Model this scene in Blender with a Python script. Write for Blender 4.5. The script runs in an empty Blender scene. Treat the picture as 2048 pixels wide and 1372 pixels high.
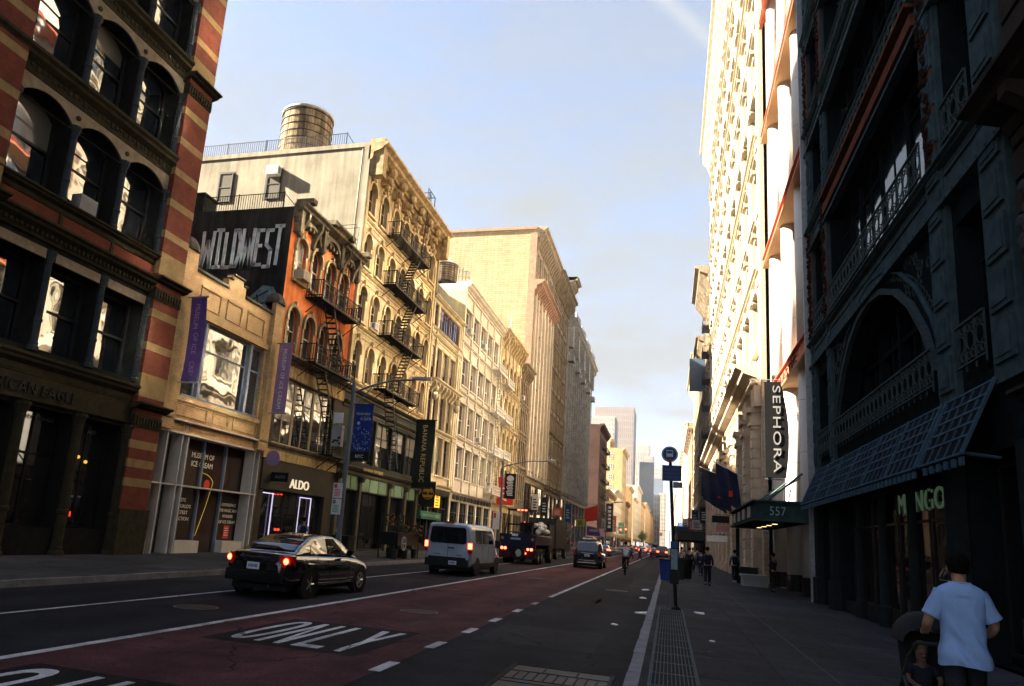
# Broadway-like shopping street looking down the avenue, built in metres: x right, y down the street, z up.
from mathutils import Matrix
CAMM = Matrix(((0.957729,-0.012747,0.287389,0),(0.278061,-0.215043,-0.936183,0),(0.073734,0.976521,-0.202408,1.78),(0,0,0,1)))
CT, CTD = (-0.6897,0.4529,-0.5650), (0.0156,0.7617,0.6477)
SKYS, SUNS, EXPO = .05, 5.0, 3.35
CLOUD = (1.17, 1.24, 1.30, 1)
HAZE = .00011
import bpy, bmesh, math, random
from mathutils import Vector as V, Matrix
RND = random.Random(11)
SC = bpy.context.scene
COL = SC.collection
rad = math.radians
PI = math.pi
XL, XR = -18.4, 5.6

# ------------------------------------------------------------------ frames
class Fr:
    def __init__(s, o, U, W, rot):
        s.o, s.U, s.W, s.rot = V(o), V(U), V(W), rot
    def p(s, u, v, w):
        return s.o + s.U * u + s.W * w + V((0, 0, v))
    def off(s, d):
        return Fr(s.o + s.W * d, s.U, s.W, s.rot)
LEFT = Fr((XL, 0, 0), (0, 1, 0), (1, 0, 0), PI / 2)
RIGHT = Fr((XR, 0, 0), (0, 1, 0), (-1, 0, 0), -PI / 2)
def NORTH(y): return Fr((0, y, 0), (1, 0, 0), (0, -1, 0), 0)
WORLD = Fr((0, 0, 0), (1, 0, 0), (0, 1, 0), 0)   # u=x v=z w=y

# ------------------------------------------------------------------ mesh builder
class MB:
    def __init__(s): s.v, s.f, s.mi, s.m, s.sm, s.smooth = [], [], [], 0, [], False
    def add(s, pts, faces):
        n = len(s.v); s.v += [tuple(p) for p in pts]
        for f in faces:
            s.f.append([n + i for i in f]); s.mi.append(s.m); s.sm.append(s.smooth)
    def face(s, pts): s.add(pts, [list(range(len(pts)))])
    def hexa(s, p): s.add(p, [(0,1,2,3), (7,6,5,4), (0,4,5,1), (1,5,6,2), (2,6,7,3), (3,7,4,0)])
    def box(s, fr, u0, u1, v0, v1, w0, w1):
        s.hexa([fr.p(u0,v0,w0), fr.p(u1,v0,w0), fr.p(u1,v0,w1), fr.p(u0,v0,w1),
                fr.p(u0,v1,w0), fr.p(u1,v1,w0), fr.p(u1,v1,w1), fr.p(u0,v1,w1)])
    def b(s, x0, x1, y0, y1, z0, z1): s.box(WORLD, x0, x1, z0, z1, y0, y1)
    def loft(s, rings, close=True, cap=True):
        n = len(rings[0]); pts = [p for r in rings for p in r]; fs = []
        for i in range(len(rings) - 1):
            for j in range(n if close else n - 1):
                a, c = i * n + j, i * n + (j + 1) % n
                fs.append((a, c, c + n, a + n))
        if cap:
            fs.append(list(range(n))[::-1]); k = (len(rings) - 1) * n
            fs.append([k + j for j in range(n)])
        s.add(pts, fs)
    def prism(s, fr, poly, w0, w1):
        s.loft([[fr.p(u, v, w0) for u, v in poly], [fr.p(u, v, w1) for u, v in poly]])
    def extr(s, fr, u0, u1, prof):
        s.loft([[fr.p(u0, v, w) for w, v in prof], [fr.p(u1, v, w) for w, v in prof]])
    def tube(s, p, q, r0, r1=None, n=6, cap=True):
        p, q = V(p), V(q); r1 = r0 if r1 is None else r1
        d = (q - p).normalized(); a = d.cross(V((0, 0, 1)) if abs(d.z) < .9 else V((1, 0, 0))).normalized(); c = d.cross(a)
        s.loft([[o + a * r * math.cos(2*PI*i/n) + c * r * math.sin(2*PI*i/n) for i in range(n)] for o, r in ((p, r0), (q, r1))], cap=cap)
    def path(s, pts, r, n=6):
        for a, c in zip(pts, pts[1:]): s.tube(a, c, r, n=n)
    def lathe(s, o, prof, n=16, cap=True):
        o = V(o)
        s.loft([[o + V((r*math.cos(2*PI*i/n), r*math.sin(2*PI*i/n), z)) for i in range(n)] for r, z in prof], cap=cap)
    def disc(s, o, ax, r, t, n=20, r2=None):
        o, ax = V(o), V(ax).normalized()
        s.tube(o, o + ax * t, r, r2, n=n)
    def ring(s, o, ax, R0, R1, t, n=24):
        o, ax = V(o), V(ax).normalized()
        a = ax.cross(V((0,0,1)) if abs(ax.z) < .9 else V((1,0,0))).normalized(); c = ax.cross(a)
        rs = []
        for i in range(n + 1):
            d = a * math.cos(2*PI*i/n) + c * math.sin(2*PI*i/n)
            rs.append([o + d*R0, o + d*R1, o + d*R1 + ax*t, o + d*R0 + ax*t])
        s.loft(rs, cap=False)
    def ball(s, o, rx, ry=None, rz=None, n=10, m=7):
        ry = rx if ry is None else ry; rz = rx if rz is None else rz; o = V(o)
        rs = []
        for j in range(m + 1):
            t = -PI/2 + PI * (j + .02) / (m + .04)
            rs.append([o + V((rx*math.cos(t)*math.cos(2*PI*i/n), ry*math.cos(t)*math.sin(2*PI*i/n), rz*math.sin(t))) for i in range(n)])
        s.loft(rs)
    def build(s, name, mats, parent=None, smooth=None, recalc=True):
        me = bpy.data.meshes.new(name)
        me.from_pydata(s.v, [], s.f)
        for m in (mats if isinstance(mats, (list, tuple)) else [mats]): me.materials.append(m)
        me.polygons.foreach_set('material_index', s.mi)
        me.polygons.foreach_set('use_smooth', [True] * len(s.f) if smooth else s.sm)
        me.update()
        return link(name, me, parent)

ROOTLOC = {}
def link(name, me, parent=None):
    o = bpy.data.objects.new(name, me); COL.objects.link(o)
    if parent is not None:
        o.parent = parent
        if parent.name in ROOTLOC: o.matrix_parent_inverse = Matrix.Translation(-ROOTLOC[parent.name])
    return o
def tag(o, label, cat=None, group=None, kind=None):
    if label: o['label'] = label
    if cat: o['category'] = cat
    if group: o['group'] = group
    if kind: o['kind'] = kind
    return o
def thing(name, label, cat, loc, group=None, rotz=0, local=False):
    """Empty root. local=False: its children are modelled in world coordinates."""
    o = bpy.data.objects.new(name, None); COL.objects.link(o)
    o.location = loc; o.rotation_euler = (0, 0, rotz); o.empty_display_size = .3
    if not local: ROOTLOC[o.name] = V(loc)
    return tag(o, label, cat, group)
def structure(name, mb, mats): 
    return tag(mb.build(name, mats), None, None, None, 'structure')
def copy_tree(o, parent=None):
    c = o.copy(); COL.objects.link(c)
    if parent is not None: c.parent = parent
    for ch in list(o.children): copy_tree(ch, c)
    return c

# ------------------------------------------------------------------ materials
def _n(nt, t, **kw):
    n = nt.nodes.new(t)
    for k, v in kw.items(): setattr(n, k, v)
    return n
def mat(name, col, rough=.8, var=.2, scale=2.0, bump=.15, metal=0., streak=0., brick=None, spec=.16, emit=None, estr=0., coord='Object', fine=40., coat=0.):
    m = bpy.data.materials.new(name); m.use_nodes = True; nt = m.node_tree; L = nt.links
    P = nt.nodes['Principled BSDF']; P.inputs['Roughness'].default_value = rough
    P.inputs['Metallic'].default_value = metal; P.inputs['Specular IOR Level'].default_value = spec
    if coat: P.inputs['Coat Weight'].default_value = coat; P.inputs['Coat Roughness'].default_value = .03
    tc = _n(nt, 'ShaderNodeTexCoord'); co = tc.outputs[coord]
    n1 = _n(nt, 'ShaderNodeTexNoise'); n1.inputs['Scale'].default_value = scale; n1.inputs['Detail'].default_value = 6
    n1.inputs['Roughness'].default_value = .65; L.new(co, n1.inputs['Vector'])
    c4 = (*col, 1)
    base = None
    if brick:
        c2, mort, bw, bh = brick
        sx = _n(nt, 'ShaderNodeSeparateXYZ'); L.new(co, sx.inputs[0])
        ad = _n(nt, 'ShaderNodeMath', operation='ADD'); L.new(sx.outputs[0], ad.inputs[0]); L.new(sx.outputs[1], ad.inputs[1])
        cb = _n(nt, 'ShaderNodeCombineXYZ'); L.new(ad.outputs[0], cb.inputs[0]); L.new(sx.outputs[2], cb.inputs[1])
        bt = _n(nt, 'ShaderNodeTexBrick'); L.new(cb.outputs[0], bt.inputs['Vector'])
        bt.inputs['Scale'].default_value = 1; bt.inputs['Brick Width'].default_value = bw; bt.inputs['Row Height'].default_value = bh
        bt.inputs['Mortar Size'].default_value = .012 if bh < .2 else .02; bt.inputs['Mortar Smooth'].default_value = .3
        bt.inputs['Color1'].default_value = c4; bt.inputs['Color2'].default_value = (*c2, 1); bt.inputs['Mortar'].default_value = (*mort, 1)
        base = bt.outputs['Color']
    mr = _n(nt, 'ShaderNodeMapRange'); mr.inputs[1].default_value = .3; mr.inputs[2].default_value = .7
    mr.inputs[3].default_value = 1 - var; mr.inputs[4].default_value = 1 + var * .7
    L.new(n1.outputs[0], mr.inputs[0]); f = mr.outputs[0]
    if streak:
        mp = _n(nt, 'ShaderNodeMapping'); mp.inputs['Scale'].default_value = (3.0, 3.0, .22); L.new(co, mp.inputs[0])
        n2 = _n(nt, 'ShaderNodeTexNoise'); n2.inputs['Scale'].default_value = 1; n2.inputs['Detail'].default_value = 5; L.new(mp.outputs[0], n2.inputs['Vector'])
        m2 = _n(nt, 'ShaderNodeMapRange'); m2.inputs[1].default_value = .35; m2.inputs[2].default_value = .65
        m2.inputs[3].default_value = 1 - streak; m2.inputs[4].default_value = 1 + streak * .4; L.new(n2.outputs[0], m2.inputs[0])
        mm = _n(nt, 'ShaderNodeMath', operation='MULTIPLY'); L.new(f, mm.inputs[0]); L.new(m2.outputs[0], mm.inputs[1]); f = mm.outputs[0]
    vm = _n(nt, 'ShaderNodeVectorMath', operation='SCALE')
    if base is None: vm.inputs[0].default_value = col
    else: L.new(base, vm.inputs[0])
    L.new(f, vm.inputs['Scale']); L.new(vm.outputs[0], P.inputs['Base Color'])
    if bump:
        n3 = _n(nt, 'ShaderNodeTexNoise'); n3.inputs['Scale'].default_value = fine; n3.inputs['Detail'].default_value = 3; L.new(co, n3.inputs['Vector'])
        bp = _n(nt, 'ShaderNodeBump'); bp.inputs['Strength'].default_value = bump; bp.inputs['Distance'].default_value = .02
        L.new(n3.outputs[0], bp.inputs['Height']); L.new(bp.outputs[0], P.inputs['Normal'])
    if emit:
        P.inputs['Emission Color'].default_value = (*emit, 1); P.inputs['Emission Strength'].default_value = estr
    return m
def glass(name, col=(.012, .016, .02), rough=.03, ior=2.6, wave=.12, wscale=.9):
    m = bpy.data.materials.new(name); m.use_nodes = True; nt = m.node_tree; L = nt.links
    P = nt.nodes['Principled BSDF']; P.inputs['Base Color'].default_value = (*col, 1)
    P.inputs['Roughness'].default_value = rough; P.inputs['IOR'].default_value = ior
    tc = _n(nt, 'ShaderNodeTexCoord'); oi = _n(nt, 'ShaderNodeObjectInfo')
    va = _n(nt, 'ShaderNodeVectorMath', operation='ADD'); L.new(tc.outputs['Object'], va.inputs[0]); L.new(oi.outputs['Location'], va.inputs[1])
    n = _n(nt, 'ShaderNodeTexNoise'); n.inputs['Scale'].default_value = wscale; n.inputs['Detail'].default_value = 1.5; L.new(va.outputs[0], n.inputs['Vector'])
    bp = _n(nt, 'ShaderNodeBump'); bp.inputs['Strength'].default_value = wave; bp.inputs['Distance'].default_value = .1
    L.new(n.outputs[0], bp.inputs['Height']); L.new(bp.outputs[0], P.inputs['Normal'])
    return m

G_WIN = glass('window glass'); G_BOUNCE = glass('boosted reflector glass', (.012, .016, .02), .11, 4.2, .10, .5); G_DIM = glass('dim window glass', (.006, .009, .012), .05, 1.42, .08); G_BLIND = glass('glass over blind', (.22, .20, .165), .05, 2.2, .08, .9); G_SHOP = glass('shop glass', (.01, .01, .01), .015, 1.6, .03, .5)  # high-IOR glass made extra reflective to throw sunlight across the street
G_CAR = glass('car glass', (.008, .01, .012), .01, 1.7, .0)
G_PALE = glass('blind glass', (.16, .15, .13), .05, 1.6, .08)
M_IRON = mat('black iron', (.012, .011, .010), .6, .3, 6, .1)
M_DARKIRON = mat('dark painted iron', (.030, .034, .032), .5, .3, 3, .1)
M_BLACK = mat('black paint', (.010, .010, .010), .5, .2, 4, .05)
M_WHITE = mat('white paint', (.78, .77, .74), .6, .08, 3, .05)
M_WARMWHITE = mat('warm white sign letter', (.85, .80, .70), .5, .03, 3, 0)
M_STEEL = mat('galvanised steel', (.30, .31, .32), .45, .25, 5, .05, metal=.6)
M_ROOF = mat('tar roof', (.05, .048, .045), .9, .3, 2, .3)
M_SASH_D = mat('dark sash paint', (.020, .020, .020), .5, .2, 6, .05)
M_SASH_W = mat('white sash paint', (.62, .60, .54), .6, .1, 5, .05)
M_SASH_B = mat('brown sash paint', (.085, .036, .026), .6, .2, 5, .05)
M_SASH_G = mat('grey blue frame paint', (.13, .15, .18), .5, .15, 5, .05)
M_SASH_T = mat('tan sash paint', (.38, .30, .19), .6, .15, 5, .05)
M_GREY = mat('grey paint', (.25, .25, .25), .6, .15, 4, .05)
M_AC = mat('air conditioner enamel', (.62, .60, .55), .5, .1, 8, .05)
M_RUBBER = mat('tyre rubber', (.012, .012, .012), .85, .2, 10, .2)
M_ALLOY = mat('alloy rim', (.42, .42, .42), .3, .1, 6, 0, metal=.9)
M_TAIL = mat('lit tail lamp', (.5, .02, .01), .2, .05, 4, 0, emit=(1, .05, .02), estr=2.2)
M_TAILOFF = mat('red lamp lens', (.30, .012, .008), .15, .1, 4, 0)
M_PLATE = mat('licence plate', (.55, .58, .62), .5, .05, 4, 0)

# ------------------------------------------------------------------ architecture helpers
def arch_pts(a, b, spring, rise, n=10):
    c, h = (a + b) / 2, (b - a) / 2
    if rise >= h * .98:
        return [(c - h * math.cos(PI * i / n), spring + rise * math.sin(PI * i / n)) for i in range(n + 1)]
    r = (h * h + rise * rise) / (2 * rise); t = math.asin(min(1, h / r))
    return [(c + r * math.sin(-t + 2 * t * i / n), spring + rise - r + r * math.cos(-t + 2 * t * i / n)) for i in range(n + 1)]
def wall(mb, fr, u0, u1, v0, v1, holes, depth=.25, w=0.):
    """Wall sheet with real openings; hole = (a, b, c, d, rise): a..b wide, c sill, d crown."""
    us = sorted({u0, u1, *[h[0] for h in holes], *[h[1] for h in holes]})
    vs = sorted({v0, v1, *[h[2] for h in holes], *[h[3] for h in holes]})
    us = [u for u in us if u0 <= u <= u1]; vs = [v for v in vs if v0 <= v <= v1]
    for i in range(len(us) - 1):
        run = None
        for j in range(len(vs) - 1):
            cu, cv = (us[i] + us[i+1]) / 2, (vs[j] + vs[j+1]) / 2
            solid = not any(h[0] < cu < h[1] and h[2] < cv < h[3] for h in holes)
            if solid and run is None: run = vs[j]
            if (not solid or j == len(vs) - 2) and run is not None:
                top = vs[j] if not solid else vs[j+1]
                mb.face([fr.p(us[i], run, w), fr.p(us[i+1], run, w), fr.p(us[i+1], top, w), fr.p(us[i], top, w)]); run = None
    for h in holes:
        a, b, c, d, rise = (*h, 0)[:5]
        top = arch_pts(a, b, d - rise, rise) if rise else [(a, d), (b, d)]
        out = [(a, c)] + top + [(b, c)]
        for p, q in zip(out, out[1:] + out[:1]):
            mb.face([fr.p(*p, w), fr.p(*q, w), fr.p(*q, w - depth), fr.p(*p, w - depth)])
        if rise:
            k = len(top) // 2
            for i in range(len(top) - 1):
                cor = (a, d) if i < k else (b, d)
                mb.face([fr.p(*top[i], w), fr.p(*top[i+1], w), fr.p(*cor, w)])
            mb.face([fr.p(*top[k], w), fr.p(a, d, w), fr.p(b, d, w)])
_WIN = {}
def winmesh(w, h, rise=0, nx=1, rails=(.5,), ft=.07, fm=None, gm=None, blind=0):
    key = (round(w, 3), round(h, 3), round(rise, 3), nx, tuple(rails), ft, fm.name, gm.name, blind)
    if key in _WIN: return _WIN[key]
    L = Fr((0, 0, 0), (1, 0, 0), (0, -1, 0), 0); f = MB(); a, b = -w/2, w/2
    if rise:
        o = [(a, 0)] + arch_pts(a, b, h - rise, rise) + [(b, 0)]
        i_ = [(a + ft, ft)] + arch_pts(a + ft, b - ft, h - rise, rise - ft * .6) + [(b - ft, ft)]
        for (p, q), (r, s) in zip(zip(o, o[1:] + o[:1]), zip(i_, i_[1:] + i_[:1])):
            f.hexa([L.p(*p, 0), L.p(*q, 0), L.p(*s, 0), L.p(*r, 0), L.p(*p, .06), L.p(*q, .06), L.p(*s, .06), L.p(*r, .06)])
        gp = i_
    else:
        f.box(L, a, a + ft, 0, h, 0, .06); f.box(L, b - ft, b, 0, h, 0, .06)
        f.box(L, a + ft, b - ft, 0, ft, 0, .06); f.box(L, a + ft, b - ft, h - ft, h, 0, .06)
        gp = [(a + ft, ft), (b - ft, ft), (b - ft, h - ft), (a + ft, h - ft)]
    for r in rails: f.box(L, a + ft, b - ft, h * r - ft * .4, h * r + ft * .4, 0, .05)
    for k in range(1, nx):
        x = a + (b - a) * k / nx; f.box(L, x - ft * .4, x + ft * .4, ft, h - ft - (rise * .5 if rise else 0), 0, .054)
    g = MB()
    if blind:
        cut = min((h - rise) * .98, h * (1 - blind)); g.face([L.p(gp[0][0], ft, .02), L.p(gp[-1][0] if rise else b - ft, ft, .02), L.p(gp[-1][0] if rise else b - ft, cut, .02), L.p(gp[0][0], cut, .02)]); g.m = 1
        up = [q for q in (gp[1:-1] if rise else gp[2:])]
        g.face([L.p(u, v, .02) for u, v in ([(a + ft, cut)] + up + [(b - ft, cut)] if rise else [(a + ft, cut), (b - ft, cut)] + up)])
    else: g.face([L.p(u, v, .02) for u, v in gp])
    me = bpy.data.meshes.new('window'); me.from_pydata(f.v, [], f.f); me.materials.append(fm)
    mg = bpy.data.meshes.new('pane'); mg.from_pydata(g.v, [], g.f); mg.materials.append(gm); mg.materials.append(G_BLIND); mg.polygons.foreach_set('material_index', g.mi)
    _WIN[key] = (me, mg); return me, mg
def windows(root, fr, spots, w, h, rise=0, recess=.2, nx=1, rails=(.5,), ft=.07, fm=None, gm=None, tilt=.7, name='window', yaw=0.):
    fm = fm or M_SASH_D; gm = gm or G_WIN
    for u, v in spots:
        bl = RND.choice((0, 0, 0, .3, .5, .62)) if name == 'window' and gm is G_WIN else 0
        me, mg = winmesh(w, h, rise, nx, rails, ft, fm, gm, bl); me = winmesh(w, h, rise, nx, rails, ft, fm, gm)[0]
        o = link(name, me, root); o.location = fr.p(u, v, -recess); o.rotation_euler = (0, 0, fr.rot)
        p = link('pane', mg, o)
        p.rotation_euler = (rad(RND.uniform(-tilt, tilt)) * .5, 0, rad(yaw + RND.uniform(-tilt, tilt)))
def hood(mb, fr, a, b, spring, rise, t=.16, w0=0., w1=.12, ears=.0):
    o = arch_pts(a - t, b + t, spring, rise + t); i_ = arch_pts(a, b, spring, rise)
    for k in range(len(o) - 1):
        p, q, r, s = o[k], o[k+1], i_[k+1], i_[k]
        mb.hexa([fr.p(*p, w0), fr.p(*q, w0), fr.p(*r, w0), fr.p(*s, w0), fr.p(*p, w1), fr.p(*q, w1), fr.p(*r, w1), fr.p(*s, w1)])
    if ears:
        for e in (a - t, b): mb.box(fr, e, e + t, spring - ears, spring, w0, w1)
def cornice(mb, fr, u0, u1, v, h, proj, brackets=0, bw=.2, bd=None, dent=0):
    """Moulded cornice: v bottom, h height, proj how far it stands out."""
    mb.extr(fr, u0, u1, [(0, v), (proj*.18, v), (proj*.25, v + h*.18), (proj*.25, v + h*.42), (proj*.72, v + h*.62), (proj*.78, v + h*.74), (proj, v + h*.86), (proj, v + h), (0, v + h)])
    if brackets:
        for i in range(brackets):
            u = u0 + (u1 - u0) * (i + .5) / brackets
            mb.loft([[fr.p(u - bw/2, vv, ww) for ww, vv in P_] if k == 0 else [fr.p(u + bw/2, vv, ww) for ww, vv in P_]
                     for k in (0, 1) for P_ in [[(0, v - (bd or h*.6)), (proj*.22, v - (bd or h*.6)), (proj*.35, v - (bd or h*.6)*.45), (proj*.75, v + h*.2), (proj*.75, v + h*.6), (0, v + h*.6)]]])
    if dent:
        for i in range(dent):
            u = u0 + (u1 - u0) * (i + .25) / dent
            mb.box(fr, u, u + (u1 - u0) / dent * .5, v + h*.2, v + h*.42, proj*.25, proj*.42)
def shell(root, fr, u0, u1, h, depth, side_mat, roof_mat=None, parapet=.0):
    """side walls, back wall and roof of a row building"""
    s = MB(); q = fr.p
    s.face([q(u0,0,-.0), q(u0,0,-depth), q(u0,h,-depth), q(u0,h,-.0)]); s.face([q(u1,0,0), q(u1,h,0), q(u1,h,-depth), q(u1,0,-depth)])
    s.face([q(u0,0,-depth), q(u1,0,-depth), q(u1,h,-depth), q(u0,h,-depth)])
    s.build('side_wall', side_mat, root)
    r = MB(); r.face([q(u0,h-.02-parapet,-.01), q(u1,h-.02-parapet,-.01), q(u1,h-.02-parapet,-depth), q(u0,h-.02-parapet,-depth)]); r.build('roof', roof_mat or M_ROOF, root)

def text_mesh(s, width, height, P, X, Y, depth=.02, space=1.0):
    """words as a mesh: lower-left corner P, reading along X, up Y, stands out along X x Y"""
    cu = bpy.data.curves.new('txt', 'FONT'); cu.body = s; cu.size = 1; cu.space_character = space; cu.resolution_u = 3
    ob = bpy.data.objects.new('txt', cu); COL.objects.link(ob)
    bpy.context.view_layer.update()
    me = bpy.data.meshes.new_from_object(ob.evaluated_get(bpy.context.evaluated_depsgraph_get()))
    bpy.data.objects.remove(ob); bpy.data.curves.remove(cu)
    xs = [v.co.x for v in me.vertices]; ys = [v.co.y for v in me.vertices]
    x0, x1, y0, y1 = min(xs), max(xs), min(ys), max(ys)
    sx = width / (x1 - x0) if width else height / (y1 - y0); sy = height / (y1 - y0) if height else sx
    P, X, Y = V(P), V(X).normalized(), V(Y).normalized(); Z = X.cross(Y)
    base = [P + X * (v.co.x - x0) * sx + Y * (v.co.y - y0) * sy for v in me.vertices]
    fs = [list(p.vertices) for p in me.polygons]; n = len(base)
    cnt = {}
    for f in fs:
        for a, b in zip(f, f[1:] + f[:1]): cnt.setdefault(frozenset((a, b)), []).append((a, b))
    side = [(a, b, b + n, a + n) for k, l in cnt.items() if len(l) == 1 for a, b in l]
    bpy.data.meshes.remove(me)
    return [b + Z * depth for b in base] + base, fs + side
def text(name, s, P, X, Y, m, width=None, height=.2, depth=.02, parent=None, space=1.0):
    mb = MB(); mb.add(*text_mesh(s, width, height, P, X, Y, depth, space))
    return mb.build(name, m, parent)
def railing(mb, fr, u0, u1, v0, h, w, step=.14, t=.012, posts=2.0, mid=True):
    mb.box(fr, u0, u1, v0 + h - t*2, v0 + h, w - t, w + t); mb.box(fr, u0, u1, v0 + .08, v0 + .08 + t*2, w - t, w + t)
    n = max(1, int((u1 - u0) / step))
    for i in range(n + 1):
        u = u0 + (u1 - u0) * i / n; mb.box(fr, u - t*.7, u + t*.7, v0 + .08, v0 + h, w - t*.7, w + t*.7)
    n = max(1, int((u1 - u0) / posts))
    for i in range(n + 1):
        u = u0 + (u1 - u0) * i / n; mb.box(fr, u - t*1.6, u + t*1.6, v0, v0 + h + .04, w - t*1.6, w + t*1.6)
def rail_side(mb, fr, u, w0, w1, v0, h, step=.14, t=.012):
    mb.box(fr, u - t, u + t, v0 + h - 2*t, v0 + h, w0, w1); mb.box(fr, u - t, u + t, v0 + .08, v0 + .08 + 2*t, w0, w1)
    n = max(1, int((w1 - w0) / step))
    for i in range(n + 1):
        w = w0 + (w1 - w0) * i / n; mb.box(fr, u - t*.7, u + t*.7, v0, v0 + h, w - t*.7, w + t*.7)
def balcony(root, fr, u0, u1, v, proj=1.0, m=None, h=.95):
    mb = MB(); t = .014
    n = int((u1 - u0) / .085)
    for i in range(n + 1):
        u = u0 + (u1 - u0) * i / n; mb.box(fr, u - .016, u + .016, v - .02, v, .02, proj)
    mb.box(fr, u0, u1, v - .07, v - .02, proj - .04, proj); mb.box(fr, u0, u1, v - .07, v - .02, .02, .06)
    railing(mb, fr, u0, u1, v, h, proj, .15, .019); rail_side(mb, fr, u0, .05, proj, v, h, .15, .019); rail_side(mb, fr, u1, .05, proj, v, h, .15, .019); mb.box(fr, u0, u1, v + h*.55, v + h*.55 + .03, proj - .015, proj + .015); mb.box(fr, u0, u1, v - .12, v, proj - .02, proj + .03)
    for u in (u0 + .15, (u0 + u1) / 2, u1 - .15):
        mb.tube(fr.p(u, v - .06, proj - .05), fr.p(u, v - .8, .02), .028, n=4)
    return mb.build('balcony', m or M_IRON, root)
def stair(root, fr, u0, v0, u1, v1, wa, wb, m=None, treads=13):
    mb = MB()
    for w in (wa, wb):
        d = .08
        mb.hexa([fr.p(u0-d, v0, w), fr.p(u0+d, v0, w), fr.p(u0+d, v0, w+.02), fr.p(u0-d, v0, w+.02), fr.p(u1-d, v1, w), fr.p(u1+d, v1, w), fr.p(u1+d, v1, w+.02), fr.p(u1-d, v1, w+.02)])
    for i in range(1, treads):
        t = i / treads; u, v = u0 + (u1-u0)*t, v0 + (v1-v0)*t
        mb.box(fr, u - .11, u + .11, v - .018, v + .018, wa, wb)
    mb.tube(fr.p(u0, v0 + .85, wb), fr.p(u1, v1 + .85, wb), .014, n=4)
    for t in (.1, .5, .9): mb.tube(fr.p(u0+(u1-u0)*t, v0+(v1-v0)*t, wb), fr.p(u0+(u1-u0)*t, v0+(v1-v0)*t+.85, wb), .011, n=4)
    return mb.build('stair', m or M_IRON, root)
def ladder(mb, fr, u, v0, v1, w, wid=.45, du=0):
    for k in (-.5, .5): mb.tube(fr.p(u + k*wid, v0, w), fr.p(u + k*wid + du, v1, w), .018, n=4)
    n = int((v1 - v0) / .3)
    for i in range(1, n): 
        x = u + du * i / n
        mb.box(fr, x - wid/2, x + wid/2, v0 + (v1-v0)*i/n - .012, v0 + (v1-v0)*i/n + .012, w - .012, w + .012)
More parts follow.
